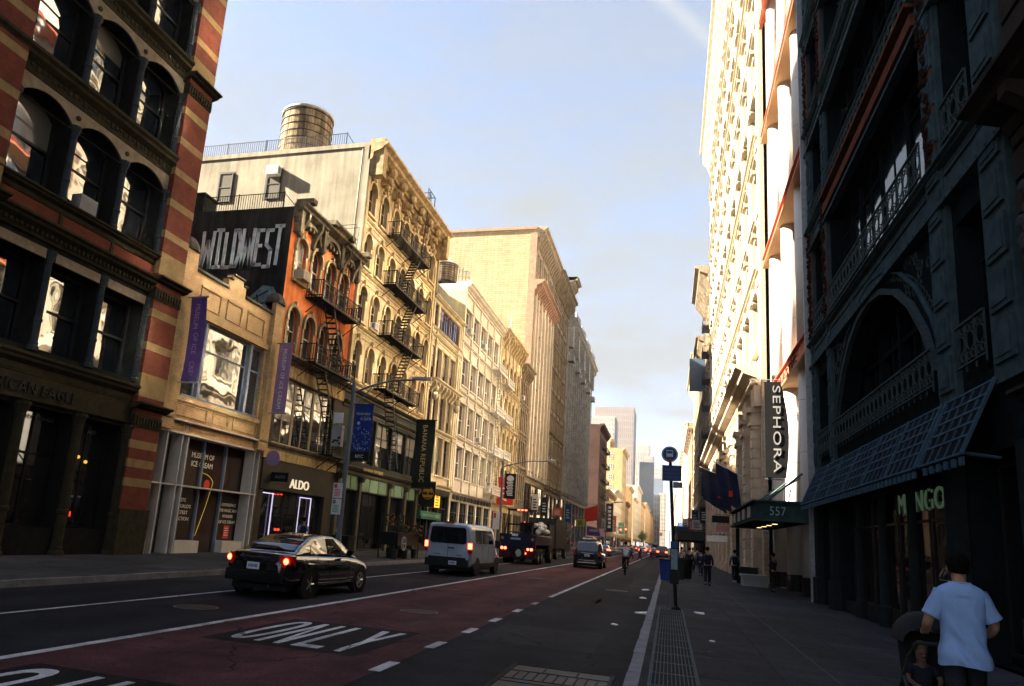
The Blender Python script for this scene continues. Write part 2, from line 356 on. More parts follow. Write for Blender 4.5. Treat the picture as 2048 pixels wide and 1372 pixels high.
def ground_mat(name, col, crack=(.006, .006, .007), track=None, worn=None, rough=.8, speck=.5, slab=None):
    """street surface: patchy tone, grit, wandering cracks, wheel tracks along the street, paint worn through to asphalt"""
    m = bpy.data.materials.new(name); m.use_nodes = True; nt = m.node_tree; L = nt.links; P = nt.nodes['Principled BSDF']; P.inputs['Roughness'].default_value = rough; P.inputs['Specular IOR Level'].default_value = .05
    co = _n(nt, 'ShaderNodeTexCoord').outputs['Object']
    def noise(s, d=5, r=.6, dist=0, vec=co):
        n = _n(nt, 'ShaderNodeTexNoise'); n.inputs['Scale'].default_value = s; n.inputs['Detail'].default_value = d; n.inputs['Roughness'].default_value = r; n.inputs['Distortion'].default_value = dist; L.new(vec, n.inputs['Vector']); return n.outputs[0]
    def rng(x, a, b, c, d):
        r = _n(nt, 'ShaderNodeMapRange'); L.new(x, r.inputs[0])
        for i, v in enumerate((a, b, c, d)): r.inputs[i + 1].default_value = v
        return r.outputs[0]
    def mul(a, b):
        k = _n(nt, 'ShaderNodeMath', operation='MULTIPLY'); L.new(a, k.inputs[0]); L.new(b, k.inputs[1]); return k.outputs[0]
    f = mul(rng(noise(.22, 6, .7, .6), .3, .7, .6, 1.35), rng(noise(1.9, 6, .7), .3, .7, .72, 1.25)); f = mul(f, rng(noise(55, 2, .8), .35, .65, 1 - speck, 1 + speck))
    if track is not None:
        sx = _n(nt, 'ShaderNodeSeparateXYZ'); L.new(co, sx.inputs[0]); a = _n(nt, 'ShaderNodeMath', operation='MULTIPLY_ADD'); L.new(sx.outputs[0], a.inputs[0]); a.inputs[1].default_value = 2*PI/1.62; a.inputs[2].default_value = track
        s = _n(nt, 'ShaderNodeMath', operation='SINE'); L.new(a.outputs[0], s.inputs[0]); f = mul(f, rng(s.outputs[0], -1, 1, .80, 1.12))
    vm = _n(nt, 'ShaderNodeVectorMath', operation='SCALE'); vm.inputs[0].default_value = col
    if worn:
        mp = _n(nt, 'ShaderNodeMapping'); mp.inputs['Scale'].default_value = (1.6, .35, 1); L.new(co, mp.inputs[0])
        w = mul(rng(noise(1.1, 8, .75, .5, mp.outputs[0]), .50, .66, 0, .85), rng(noise(30, 3, .7), .35, .6, .3, 1)); mx = _n(nt, 'ShaderNodeMixRGB'); L.new(w, mx.inputs[0]); mx.inputs[1].default_value = (*col, 1); mx.inputs[2].default_value = (*worn, 1); L.new(mx.outputs[0], vm.inputs[0])
    L.new(f, vm.inputs['Scale'])
    vo = _n(nt, 'ShaderNodeTexVoronoi'); vo.feature = 'DISTANCE_TO_EDGE'; vo.inputs['Scale'].default_value = .36
    va = _n(nt, 'ShaderNodeVectorMath', operation='ADD'); nn = _n(nt, 'ShaderNodeTexNoise'); nn.inputs['Scale'].default_value = 1.3; nn.inputs['Detail'].default_value = 6; L.new(co, nn.inputs['Vector']); sc = _n(nt, 'ShaderNodeVectorMath', operation='SCALE'); sc.inputs['Scale'].default_value = .9; L.new(nn.outputs['Color'], sc.inputs[0]); L.new(co, va.inputs[0]); L.new(sc.outputs[0], va.inputs[1]); L.new(va.outputs[0], vo.inputs['Vector'])
    ck = mul(rng(vo.outputs['Distance'], .002, .010, 1, 0), rng(noise(.3, 3), .48, .56, 0, 1))
    mc = _n(nt, 'ShaderNodeMixRGB'); L.new(ck, mc.inputs[0]); L.new(vm.outputs[0], mc.inputs[1]); mc.inputs[2].default_value = (*crack, 1); out = mc.outputs[0]
    st = rng(noise(.9, 3, .5, 1.5), .66, .74, 0, .55); ms = _n(nt, 'ShaderNodeMixRGB'); L.new(st, ms.inputs[0]); L.new(out, ms.inputs[1]); ms.inputs[2].default_value = (*crack, 1); out = ms.outputs[0]
    if slab:
        bt = _n(nt, 'ShaderNodeTexBrick'); L.new(co, bt.inputs['Vector']); bt.inputs['Scale'].default_value = 1; bt.offset = 0; bt.inputs['Brick Width'].default_value = slab; bt.inputs['Row Height'].default_value = slab; bt.inputs['Mortar Size'].default_value = .012
        bt.inputs['Color1'].default_value = (.8, .8, .8, 1); bt.inputs['Color2'].default_value = (1.12, 1.12, 1.12, 1); bt.inputs['Mortar'].default_value = (.45, .45, .45, 1)
        mm = _n(nt, 'ShaderNodeMixRGB'); mm.blend_type = 'MULTIPLY'; mm.inputs[0].default_value = 1; L.new(out, mm.inputs[1]); L.new(bt.outputs[0], mm.inputs[2]); out = mm.outputs[0]
    L.new(out, P.inputs['Base Color'])
    bp = _n(nt, 'ShaderNodeBump'); bp.inputs['Strength'].default_value = .5; bp.inputs['Distance'].default_value = .015; L.new(noise(70, 3, .7), bp.inputs['Height']); L.new(bp.outputs[0], P.inputs['Normal'])
    return m
# ================================================================== SETTING
M_ASPH = ground_mat('asphalt', (.019, .020, .0235), track=.4)
M_RED = ground_mat('red bus lane paint', (.082, .034, .036), track=1.2, worn=(.030, .018, .018))
M_PATCH = ground_mat('tar patch', (.018, .015, .015), speck=.4)
M_LINE = ground_mat('road line paint', (.50, .50, .49), (.05, .05, .05), worn=(.06, .06, .06), speck=.3)
M_WALK = ground_mat('pavement concrete', (.060, .060, .060), (.02, .02, .02), slab=1.5)
M_WALKR = ground_mat('grey pavement concrete', (.030, .032, .037), (.010, .010, .012), slab=1.52, speck=.6)
M_KERB = mat('granite kerb', (.17, .17, .18), .75, .35, 3, .4)
M_GROUND = mat('ground', (.05, .05, .05), .9, .2, .2, 0)
mb = MB(); mb.b(-3000, 3000, -600, 5000, -1.0, -.012); structure('ground', mb, M_GROUND)
mb = MB(); mb.face([(-12.76, -60, 0), (-.5, -60, 0), (-.5, 1500, 0), (-12.76, 1500, 0)]); structure('road', mb, M_ASPH)
mb = MB()
for y in (188, 392, 600):
    for a, c in ((-120, -12.77), (-.49, 120)): mb.face([(a, y, .001), (c, y, .001), (c, y + 11, .001), (a, y + 11, .001)])
structure('side_street', mb, M_ASPH)
mb = MB(); mb.face([(-7.2, -60, .004), (-3.48, -60, .004), (-3.48, 186, .004), (-7.2, 186, .004)])
structure('road_surface', mb, M_RED)
mb = MB(); mb.face([(-6.5, 9.55, .008), (-4.1, 9.65, .008), (-4.1, 12.5, .008), (-6.5, 12.4, .008)])
mb.face([(-6.7, 4.0, .008), (-4.1, 4.0, .008), (-4.1, 6.9, .008), (-6.7, 6.9, .008)])
mb.face([(-3.47, 22.4, .004), (-2.0, 22.5, .004), (-2.0, 26.0, .004), (-3.47, 25.9, .004)])
mb.face([(-2.1, 22.7, .004), (-.6, 22.7, .004), (-.6, 24.3, .004), (-2.1, 24.5, .004)]); structure('road_patch_surface', mb, M_PATCH)
mb = MB()
def strip(x0, x1, y0, y1, z=.009): mb.face([(x0, y0, z), (x1, y0, z), (x1, y1, z), (x0, y1, z)])
y = -40
while y < 186: strip(-7.28, -7.13, y, min(186, y + 30)); y += 30
y = -40
while y < 186: strip(-10.02, -9.92, y, y + 30); y += 30
strip(-3.56, -3.42, 23.2, 60); strip(-3.52, -3.40, 60, 186)
for a in (4.3, 6.6, 8.9, 11.1, 13.2, 15.3, 17.7, 20.1): strip(-3.58, -3.42, a, a + .75)
structure('road_line', mb, M_LINE)
def roadpoly(mb, pts, z=.0125): mb.face([(x, y, z) for x, y in pts])
mb = MB()                                           # ONLY, in stretched road lettering
def ro(x0, x1, y0, y1, t, z=.0125):
    n = 22; cx, cy = (x0+x1)/2, (y0+y1)/2
    for i in range(n):
        q = [2*PI*i/n, 2*PI*(i+1)/n]
        sg = lambda v: math.copysign(abs(v)**.75, v)
        o = [(cx + (x1-x0)/2*sg(math.cos(k)), cy + (y1-y0)/2*sg(math.sin(k))) for k in q]
        i_ = [(cx + ((x1-x0)/2 - t)*sg(math.cos(k)), cy + ((y1-y0)/2 - t*2.0)*sg(math.sin(k))) for k in q]
        mb.face([(*o[0], z), (*o[1], z), (*i_[1], z), (*i_[0], z)])
Y0, Y1 = 9.85, 12.2
ro(-6.32, -5.90, Y0, Y1, .11)
for a in (-5.80, -5.48): roadpoly(mb, [(a, Y0), (a+.10, Y0), (a+.10, Y1), (a, Y1)])
roadpoly(mb, [(-5.70, Y1), (-5.70, Y1-.55), (-5.48, Y0), (-5.48, Y0+.55)], .0127)
roadpoly(mb, [(-5.20, Y0), (-4.76, Y0), (-4.76, Y0+.24), (-5.09, Y0+.24), (-5.09, Y1), (-5.20, Y1)])
roadpoly(mb, [(-4.52, Y0), (-4.41, Y0), (-4.41, Y0+1.05), (-4.25, Y1), (-4.37, Y1), (-4.465, Y0+1.35), (-4.56, Y1), (-4.70, Y1), (-4.52, Y0+1.05)])
structure('road_marking', mb, M_LINE)
mb = MB(); Y0, Y1 = 4.35, 6.72                     # the BUS row nearer the camera
for a, c in ((Y1 - 1.25, Y1), (Y0, Y1 - 1.05)): ro(-6.55, -6.08, a, c, .11)
for a in (-5.74, -5.36): roadpoly(mb, [(a, Y0+.3), (a+.11, Y0+.3), (a+.11, Y1), (a, Y1)])
roadpoly(mb, [(-5.74, Y0), (-5.25, Y0), (-5.25, Y0+.32), (-5.74, Y0+.32)], .0127)
for a, c in ((Y1 - 1.25, Y1), (Y0, Y1 - 1.05)): ro(-5.0, -4.55, a, c, .11)
structure('road_marking', mb, M_LINE)
mb = MB(); mb.b(-18.6, -12.95, -60, 187.9, -.01, .14); mb.b(-18.6, -12.95, 199, 391, -.01, .14); mb.b(-18.6, -12.95, 403, 1500, -.01, .14); structure('pavement', mb, M_WALK)
mb = MB(); mb.b(-.33, 5.8, -60, 187.9, -.01, .14); mb.b(-.33, 5.8, 199, 391, -.01, .14); mb.b(-.33, 5.8, 403, 1500, -.01, .14)
structure('pavement', mb, M_WALKR)
mb = MB()
for x0 in (-12.95, -.52):
    y = -40.
    while y < 187:
        e_ = RND.uniform(-.012, .008); mb.hexa([(x0 + e_, y, -.01), (x0 + .19, y, -.01), (x0 + .19, min(y + 1.785, 187.9), -.01), (x0 + RND.uniform(-.012, .008), min(y + 1.785, 187.9), -.01), (x0 + e_ + .02, y, .143 + RND.uniform(-.008, .004)), (x0 + .19, y, .145), (x0 + .19, min(y + 1.785, 187.9), .145), (x0 + .02 + RND.uniform(-.012, .01), min(y + 1.785, 187.9), .143 + RND.uniform(-.008, .004))]); y += 1.8
structure('kerb', mb, M_KERB)
M_JOINT = mat('pavement joint', (.075, .078, .083), .8, .4, 6, .1)
M_DIRT = mat('pavement stain', (.02, .02, .022), .9, .3, 3, 0)
mb = MB()
for y in (3.2, 7.9, 12.6, 17.3, 22, 26.7, 31.4, 36, 41, 46, 51): mb.b(.45, 5.5, y, y + .016, .141, .1435)
mb.face([(2.26, 2, .1445), (2.275, 2, .1445), (2.275, 60, .1445), (2.26, 60, .1445)])
for k in range(70):
    x, y = RND.uniform(.5, 5.2), RND.uniform(6, 60); r = RND.uniform(.02, .05)
    mb.lathe((x, y, .1400), [(r, 0), (r, .003)], 7)
structure('pavement_line', mb, [M_JOINT])
mb = MB()                                           # cross-street crosswalk bars far ahead
for i in range(14): strip(-12.2 + i*.85, -11.8 + i*.85, 183.5, 187.5, .012)
structure('road_marking', mb, M_LINE)

# steel grating over the subway vent in the right pavement
M_GRATE = mat('grate steel', (.085, .10, .11), .7, .4, 8, .1, spec=.03)
M_PIT_SHADE = mat('dark pit', (.004, .004, .004), .9, .1, 2, 0)
t = thing('pavement_grate', 'long strip of steel bar grating set in the right pavement beside the kerb', 'grate', (.08, 10, .14))
mb = MB(); mb.face([(-.2, 2, .1425), (.37, 2, .1425), (.37, 21.6, .1425), (-.2, 21.6, .1425)]); mb.build('pit_shade', M_PIT_SHADE, t)  # flat black sheet, painted as the shade below the bars
mb = MB()
for i in range(12): x = -.19 + i * .05; mb.b(x - .007, x + .007, 2, 21.6, .143, .152)
y = 2
while y < 21.6: mb.b(-.2, .37, y - .025, y + .025, .143, .150); y += .95
for x in (-.215, .385): mb.b(x - .012, x + .012, 2, 21.6, .141, .153)
mb.build('bar', M_GRATE, t)
MHC = mat('manhole iron', (.020, .020, .021), .6, .5, 9, .6, fine=30)
for x, y, r, lab in ((-5.2, 15.6, .36, 'round iron manhole cover in the red lane past the ONLY lettering'), (-8.6, 12.4, .36, 'round iron manhole cover in the traffic lane behind the sedan'), (-1.9, 29.5, .36, 'round iron manhole cover in the kerb lane before the cyclist'), (-5.6, 33, .36, 'round iron manhole cover in the red lane beside the van')):
    t = thing('manhole_cover', lab, 'manhole cover', (x, y, .005)); m = MB(); m.lathe((x, y, .005), [(r, 0), (r, .006), (r - .03, .009)], 24); m.build('lid', MHC, t); m = MB(); m.ring((x, y, .005), (0,0,1), r + .01, r + .06, .007, 24); m.build('rim', mat('worn iron rim', (.05, .05, .05), .5, .4, 9, .2), t)
mb = MB()
for x0, x1, y0, y1 in ((-12.6, -10.9, 17, 26), (-9.8, -8.2, 22.5, 25.6), (-3.2, -1.2, 12.6, 15.2), (-1.7, -.6, 33, 41), (-9.6, -7.9, 38, 52), (-3.0, -2.2, 60, 90)):
    n = 9; mb.face([(x0 + RND.uniform(0, .05), y0 + (y1-y0)*i/n, .0035) for i in range(n + 1)][::-1] + [(x1 + RND.uniform(0, .05), y0 + (y1-y0)*i/n, .0035) for i in range(n + 1)])
structure('road_patch_surface', mb, ground_mat('older asphalt patch', (.030, .030, .032), speck=.6))
# utility cover frame in the road
t = thing('utility_cover', 'rectangular steel utility cover frame sunk in the asphalt of the kerb lane', 'manhole cover', (-1.4, 9, 0))
mb = MB(); mb.face([(-2.05, 7.2, .006), (-.70, 7.2, .006), (-.70, 10.65, .006), (-2.05, 10.65, .006)]); mb.build('plate', mat('cast iron cover', (.016, .016, .016), .5, .3, 8, .3), t)
mb = MB()
for x in (-2.05, -.70): mb.b(x - .03, x + .03, 7.2, 10.65, .004, .018)
for y in (10.65,): mb.b(-2.05, -.70, y - .012, y + .012, .004, .015)
for y in (10.2, 9.6, 9.4): mb.b(-2.02, -.73, y - .010, y + .010, .005, .014)
for i in range(9): x = -1.9 + i * .13; mb.b(x - .008, x + .008, 9.62, 10.18, .006, .013)
for i in range(3): x = -1.6 + i * .45; mb.b(x - .01, x + .01, 10.2, 10.64, .006, .013)
mb.build('frame', mat('worn steel edge', (.035, .036, .037), .7, .5, 6, .1, spec=.03), t)
t = MB(); t.b(-1.75, -1.25, 8.95, 9.35, .0065, .012); tag(t.build('steel_plate', M_JOINT), 'small pale steel plate lying on the utility cover in the road', 'plate')
# scraps of paper
for i, (x, y, z, s, lab) in enumerate([(.81, 20.76, .146, .16, 'crumpled white paper scrap on the pavement right of the grating'), (.8, 14.8, .146, .07, 'tiny white litter scrap on the near pavement'),
        (-1.13, 17.2, .010, .10, 'white litter scrap lying in the middle of the kerb lane'), (-.66, 20.7, .010, .22, 'pale wet litter smear in the gutter against the kerb'), (-.85, 26.5, .010, .18, 'white litter in the gutter beside the tar patch'),
        (-.9, 31.5, .010, .2, 'farther white litter scrap in the gutter near the blue bin')]):
    m = MB(); n = 7
    top = [(x + s*math.cos(2*PI*k/n)*RND.uniform(.5, 1), y + s*1.4*math.sin(2*PI*k/n)*RND.uniform(.5, 1), z + RND.uniform(.004, s*.25)) for k in range(n)]
    m.loft([[(px, py, z) for px, py, _ in top], top]); tag(m.build('litter', M_WHITE), lab, 'litter')

# ================================================================== LEFT SIDE
F = LEFT
def column(root, fr, u, v0, v1, r, w, m, name='column', n=10):
    key = ('col', round(v1-v0, 2), r, m.name, n)
    if key not in _WIN:
        h = v1 - v0; c = MB()
        c.lathe((0,0,0), [(r*1.45,0), (r*1.45,.12), (r*1.15,.16), (r*1.2,.24), (r,.28), (r*.98,h*.28), (r*1.15,h*.29), (r*1.15,h*.31), (r*.95,h*.32), (r*.86,h-.42), (r*1.0,h-.40), (r*.9,h-.34), (r*1.4,h-.12), (r*1.5,h-.1), (r*1.5,h)], n)
        me = bpy.data.meshes.new(name); me.from_pydata(c.v, [], c.f); me.materials.append(m)
        me.polygons.foreach_set('use_smooth', [False]*len(c.f)); _WIN[key] = me
    o = link(name, _WIN[key], root); o.location = fr.p(u, v0, w); return o

# ---- dark red-brick iron-trimmed building
BR1 = mat('red brick', (.165, .030, .014), .85, .3, 3, .3, brick=((.13, .025, .013), (.075, .037, .026), .21, .07))
ST1 = mat('tan band stone', (.23, .155, .07), .85, .25, 3, .3)
CREAM = mat('weathered cream stone', (.22, .18, .125), .85, .3, 4, .3, spec=.02)
OLIVE = mat('olive brown cornice paint', (.038, .032, .019), .7, .4, 5, .35, fine=14, spec=.02)
COLM = mat('blue grey iron column', (.040, .046, .050), .6, .4, 6, .3, fine=25, spec=.02)
R_ = thing('brick_building', 'tall dark building with striped red brick pier, arched windows and blackish iron trim', 'building', (XL, 8, 0))
AEH = 33.
rows = [(6.25, 9.0, 0)] + [(11.0 + 4.05 * k, 13.95 + 4.05 * k, .42) for k in range(5)]
bays = [14.35, 6.0, -2.35]
holes = []; spots = {}
for b0 in bays:
    for k in range(3):
        a = b0 + .05 + k * 2.22
        for (c, d, r) in rows: holes.append((a, a + 1.95, c, d, r)); spots.setdefault((d - c, r), []).append((a + .975, c))
        holes.append((a, a + 1.95, .95, 4.55, 0))
mb = MB(); wall(mb, F, -10, 22.35, 0.14, AEH, holes, .62); mb.build('wall', mat('dark spandrel paint', (.014, .014, .012), .7, .4, 3, .3, spec=.02), R_)
shell(R_, F, -10, 22.35, AEH, 14, BR1)
for (h, r), s in spots.items(): windows(R_, F, s, 1.95, h, r, .6, 1, (.5,), .11, M_SASH_D, G_WIN, 1.4, yaw=5.)
windows(R_, F, [(b0 + .05 + k*2.22 + .975, .95) for b0 in bays for k in range(3)], 1.95, 3.6, 0, .6, 2, (.62,), .09, M_BLACK, G_SHOP, .2, 'shop_window')
tr = MB(); rb = MB(); cm = MB()
for (c, d, r) in rows:
    if r:
        hh = [(b0 + .05 + k*2.22, b0 + 2.0 + k*2.22, d - r - .12, d, r) for b0 in bays for k in range(3)]
        for b0 in bays:
            wall(cm, F, b0 - .1, b0 + 6.75, d - r - .12, d + .22, [x for x in hh if b0 - 1 < x[0] < b0 + 6.6], .1, .05)
            for k in range(2): tr.disc(F.p(b0 + 2.16 + k*2.22, d - .1, .04), (1, 0, 0), .085, .05, 10)
        cornice(tr, F, -10, 20.95, d + .24, .75, .38, 0, dent=0)
        for i in range(150): u = -9.9 + i * .205; tr.box(F, u, u + .1, d + .36 + .04*(i % 3), d + .52 + .03*(i % 2), .05, .13)
        cornice(tr, F, -10, 20.95, d + .99 if d > 14 else d + .95, .16, .2)
    else:
        for b0 in bays:
            for k in range(3): cm.box(F, b0 + .1 + k*2.22, b0 + 1.95 + k*2.22, d + .0, d + .30, .0, .09)
        cornice(tr, F, -10, 20.95, 9.5, .55, .42, 0, dent=170)
        rb.box(F, -10, 20.95, 10.06, 10.55, 0, .06)
        for b0 in bays:
            for k in (0, 1, 2): tr.box(F, b0 - .06 + k*2.22, b0 + .06 + k*2.22, 10.06, 10.55, .06, .1)
        cornice(tr, F, -10, 20.95, 10.58, .38, .3)
cornice(tr, F, -10, 20.95, 5.42, .6, .35)
tr.box(F, -10, 20.95, 4.62, 5.4, .0, .10)
cornice(tr, F, -10, 20.95, 4.52, .16, .22)
cornice(tr, F, -10, 22.35, AEH - 1.4, 1.4, 1.1, 20, .3)
tr.build('cornice', OLIVE, R_); cm.build('arch_stone', CREAM, R_); rb.build('brick_panel', BR1, R_)
for b0 in bays:
    for (c, d, r) in rows:
        if c > 30 or (b0 < 5 and c > 12): continue
        for k in range(4): column(R_, F, b0 - .06 + k*2.22, c - .1, d - r + .02 if r else d + .3, .12, .02, COLM)
    for k in range(4): column(R_, F, b0 - .06 + k*2.22, .14, 4.6, .17, .06, OLIVE)
for u0, u1 in ((20.95, 22.35), (12.55, 14.2), (4.2, 5.85)):
    pm = MB(); pm.box(F, u0, u1, .14, AEH - 1.5, 0, .28); p = pm.build('pier', BR1, R_)
    sbs = []
    for v0, v1, n in ((2.3, 4.3, 3), (6.9, 9.4, 2), (11.2, 17.6, 5), (19.4, 26, 5), (28, 31, 2)):
        for i in range(n): v = v0 + (v1 - v0) * (i + .5) / n; sbs.append((v - .145, v + .145, .284))
    sbs += [(v - .42, v + .42, .287) for v in (6.1, 10.7, 18.9, 27)]
    for a_, b_, d_ in sbs: sb = MB(); sb.box(F, u0 - .004, u1 + .004, a_, b_, 0, d_); sb.build('stone_band', ST1, p)
    for v in (5.0, 9.7, 18.1, 26.2):
        cp = MB(); cp.box(F, u0 - .02, u1 + .02, v - .42, v + .02, 0, .32); cornice(cp, F, u0 - .12, u1 + .2, v + .02, .42, .62)
        for i in range(9): x = u0 + .08 + i * .15; cp.box(F, x, x + .08, v - .36 + .05*(i % 2), v - .08, .32, .37)
        cp.build('capital', OLIVE, p)
    cp = MB(); cp.box(F, u0 - .05, u1 + .05, .14, 1.7, 0, .36); cp.build('plinth', OLIVE, p)
text('sign_lettering', 'AMERICAN EAGLE', F.p(14.5, 4.85, .101), (0,1,0), (0,0,1), M_BLACK, 3.9, .34, .05, R_, 1.1)
text('window_lettering', 'AMERICAN EAGLE', F.p(16.95, 4.22, -.5), (0,1,0), (0,0,1), M_GREY, 1.35, .12, .01, R_, 1.1)
text('window_lettering', 'AE77', F.p(19.75, 4.1, -.5), (0,1,0), (0,0,1), M_GREY, .4, .12, .01, R_)
M_LAMPW = mat('warm lit lamp', (.8, .5, .1), .5, 0, 1, 0, emit=(1, .55, .08), estr=.10)
for u, v in ((19.2, 3.15), (19.55, 3.28), (19.9, 3.15), (16.0, 3.4)):
    t = thing('pendant_lamp', 'small warm lit pendant lamp in the dark clothes shop window', 'lamp', F.p(u, v, -.5), 'pendant lamps in the dark shop window'); m = MB(); m.ball(F.p(u, v, -.5), .06 if u > 17 else .022); m.build('bulb', M_LAMPW, t); m = MB(); m.tube(F.p(u, v + .05, -.5), F.p(u, 4.5, -.5), .008); m.build('cord', M_BLACK, t)
m = MB(); m.box(F, 15.35, 15.8, 1.2, 3.05, -.58, -.55); tag(m.build('display_panel', mat('amber shop panel', (.22, .10, .03), .6, .4, 2, 0, emit=(.5, .2, .04), estr=.10)), 'amber lit display panel behind the dark shop window', 'display')
def ac_unit(fr, u, v, w=.0, label='', wd=.66, h=.42, dp=.5, m=None):
    t = thing('air_conditioner', label, 'air conditioner', fr.p(u, v, w), 'window air conditioners')
    b = MB(); b.box(fr, u - wd/2, u + wd/2, v, v + h, w - .1, w + dp); b.build('casing', m or M_AC, t)
    g = MB()
    for i in range(5): vv = v + .06 + i * (h - .1) / 5; g.box(fr, u - wd/2 + .05, u + wd/2 - .05, vv, vv + .03, w + dp, w + dp + .012)
    for k in (0, 1):
        uu = u - wd/2 - .004 if k == 0 else u + wd/2 + .004
        g.box(fr, uu - .004, uu + .004, v + .08, v + h - .08, w + .1, w + dp - .08)
    g.build('grille', M_GREY, t); return t
ac_unit(F, 17.55, 11.1, -.25, 'dark air conditioner low in an arched window of the striped brick building', .7, .5, .3, M_GREY)

# ---- small tan brick museum building
BR2 = mat('tan yellow brick', (.52, .345, .16), .85, .28, 2.2, .35, brick=((.44, .29, .13), (.28, .19, .10), .2, .066))
CAP = mat('dark coping stone', (.07, .06, .05), .85, .3, 4, .3)
FR2 = mat('pale steel shopfront', (.50, .46, .40), .55, .15, 2, .1)
FRB = mat('blue grey steel side', (.17, .20, .26), .55, .15, 2, .1)
R_ = thing('museum_building', 'small tan brick building with stepped parapet and tall pale steel shopfront', 'building', (XL, 26.2, 0))
u0, u1 = 22.38, 30.02
wn = (23.5, 29.1, 6.2, 9.45, 0)
mb = MB(); wall(mb, F, u0, u1, 4.75, 11.3, [wn], .3); 
for a, b_ in ((24.9, 25.15), (27.0, 27.25)): pass
stp = [(25.6, 26.95, 11.3, 11.78), (25.85, 26.7, 11.78, 12.02)]
for a, b_, c, d in [(u0, u1, 11.3, 11.32)] + stp: mb.box(F, a, b_, c, d, -.3, .0)
for a in (u0, 29.25):                                  # end piers
    mb.box(F, a, a + .78, 4.8, 11.9, -.02, .22)
mb.build('wall', BR2, R_)
for a, c, d, e in ((23.85, 25.25, 9.98, 10.85), (25.7, 26.85, 9.98, 10.85), (27.3, 28.75, 9.98, 10.85), (23.4, 25.4, 5.42, 5.95), (25.8, 26.95, 5.42, 5.95), (27.3, 29.2, 5.42, 5.95)):
    mb = MB(); mb.box(F, a, c, e - .07, e, 0, .05); mb.box(F, c - .07, c, d, e - .07, 0, .05); mb.box(F, a, a + .05, d, e - .07, 0, .045); mb.box(F, a + .05, c - .07, d, d + .05, 0, .045); mb.build('brick_panel', BR2, R_)
for a, c, d, e in ((23.2, 29.2, 9.5, 9.75), (23.2, 29.25, 5.98, 6.18)): mb = MB(); mb.box(F, a, c, d, e, 0, .12); mb.build('brick_band', BR2, R_)
pass
mb = MB()
for a, c, d in ((u0, 25.6, 11.3), (26.95, u1, 11.3)): mb.box(F, a, c, d + .02, d + .14, -.34, .1)
mb.box(F, 25.85, 26.7, 12.02, 12.1, -.34, .1)
for a in (25.6, 26.7): mb.box(F, a, a + .25, 11.78, 11.86, -.34, .1)
for a in (u0 - .02, 29.23):
    mb.lathe(F.p(a + .4, 11.9, -.1), [(.5, 0), (.5, .1), (.44, .3), (.3, .5), (.1, .6)], 10)
mb.build('coping', CAP, R_)
shell(R_, F, u0, u1, 11.0, 14, BR2)
windows(R_, F, [(23.5 + .52, 6.2)], 1.04, 3.25, 0, .22, 1, (.66,), .1, M_SASH_G, G_WIN, .3)
windows(R_, F, [(26.3, 6.2)], 3.3, 3.25, 0, .22, 1, (.66,), .1, M_SASH_G, G_WIN, .3)
windows(R_, F, [(29.1 - .53, 6.2)], 1.04, 3.25, 0, .22, 1, (.66,), .1, M_SASH_G, G_WIN, .3)
mb = MB()
for u in (24.6, 28.0): mb.box(F, u - .09, u + .09, 6.2, 9.45, -.24, .02)
mb.box(F, 23.5, 29.1, 6.2, 6.28, -.3, .06); mb.build('mullion', M_SASH_G, R_)
# shopfront of the museum
mb = MB(); mb.face([F.p(u0+.05, .14, -.9), F.p(u1-.05, .14, -.9), F.p(u1-.05, 4.75, -.9), F.p(u0+.05, 4.75, -.9)]); mb.build('shop_back', mat('brown interior', (.085, .045, .030), .8, .3, 1.2, 0), R_)
mb = MB(); mb.face([F.p(u0 + 1.9, .14, -.52), F.p(29.2, .14, -.52), F.p(29.2, 4.3, -.52), F.p(u0 + 1.9, 4.3, -.52)])
mb.build('shop_glass', glass('museum glass', (.045, .028, .020), .02, 1.5, .02, .4), R_)
mb = MB(); sd = MB()
fins = [(22.45, .5), (23.15, .4), (24.05, .5), (24.42, .4), (29.35, .4), (29.75, .5)]
for u, w in fins: mb.box(F, u, u + .05, .14, 5.2, -.5, .02); sd.box(F, u + .05, u + .12, .14, 5.2, -.5, .0)
mb.box(F, 22.40, 30.0, 5.2, 5.26, -.5, .22); mb.box(F, 22.40, 30.0, 4.72, 4.78, -.5, .1)
mb.box(F, 24.5, 29.3, 4.78, 5.2, -.5, -.1); mb.box(F, 22.45, 23.15, 4.78, 5.2, -.5, -.12); mb.box(F, 23.3, 24.0, 4.78, 5.2, -.5, -.12)
for a, c in ((22.45, 24.0), (24.05, 29.4), (29.35, 29.85)): mb.box(F, a, c, 2.72, 2.78, -.52, .03)
for u in (26.15, 27.75): sd.box(F, u, u + .09, .14, 4.72, -.56, -.4)
mb.box(F, 24.5, 26.15, .14, .62, -.5, -.05); mb.box(F, 27.8, 29.35, .14, .62, -.5, -.05); mb.box(F, 22.45, 22.85, .14, .62, -.45, .03)
mb.build('shop_frame', FR2, R_); sd.build('shop_fin', FRB, R_)
dk = MB(); dk.box(F, 23.2, 24.0, .14, 4.7, -.55, -.5); dk.box(F, 22.5, 23.1, .14, 4.7, -.55, -.5); dk.build('dark_panel', mat('dark door panel', (.045, .045, .042), .6, .2, 2, 0), R_)
def lines(name, ls, u, v, h, gap, m, parent, wid, w=-.505, fr=F, al=.5):
    for i, (s, wd) in enumerate(zip(ls, wid)):
        text(name, s, fr.p(u + (max(wid) - wd) * al, v - i * gap, w), tuple(fr.U), (0,0,1), m, wd, h, .008, parent)
lines('window_lettering', ['MUSEUM OF', 'ICE CREAM'], 25.5, 3.98, .22, .36, M_WARMWHITE, R_, (1.55, 1.45))
lines('window_lettering', ['TASTE', "THE WORLD'S", 'SWEETEST', 'ATTRACTION'], 24.55, 2.15, .14, .25, M_WARMWHITE, R_, (.62, 1.35, 1.05, 1.25))
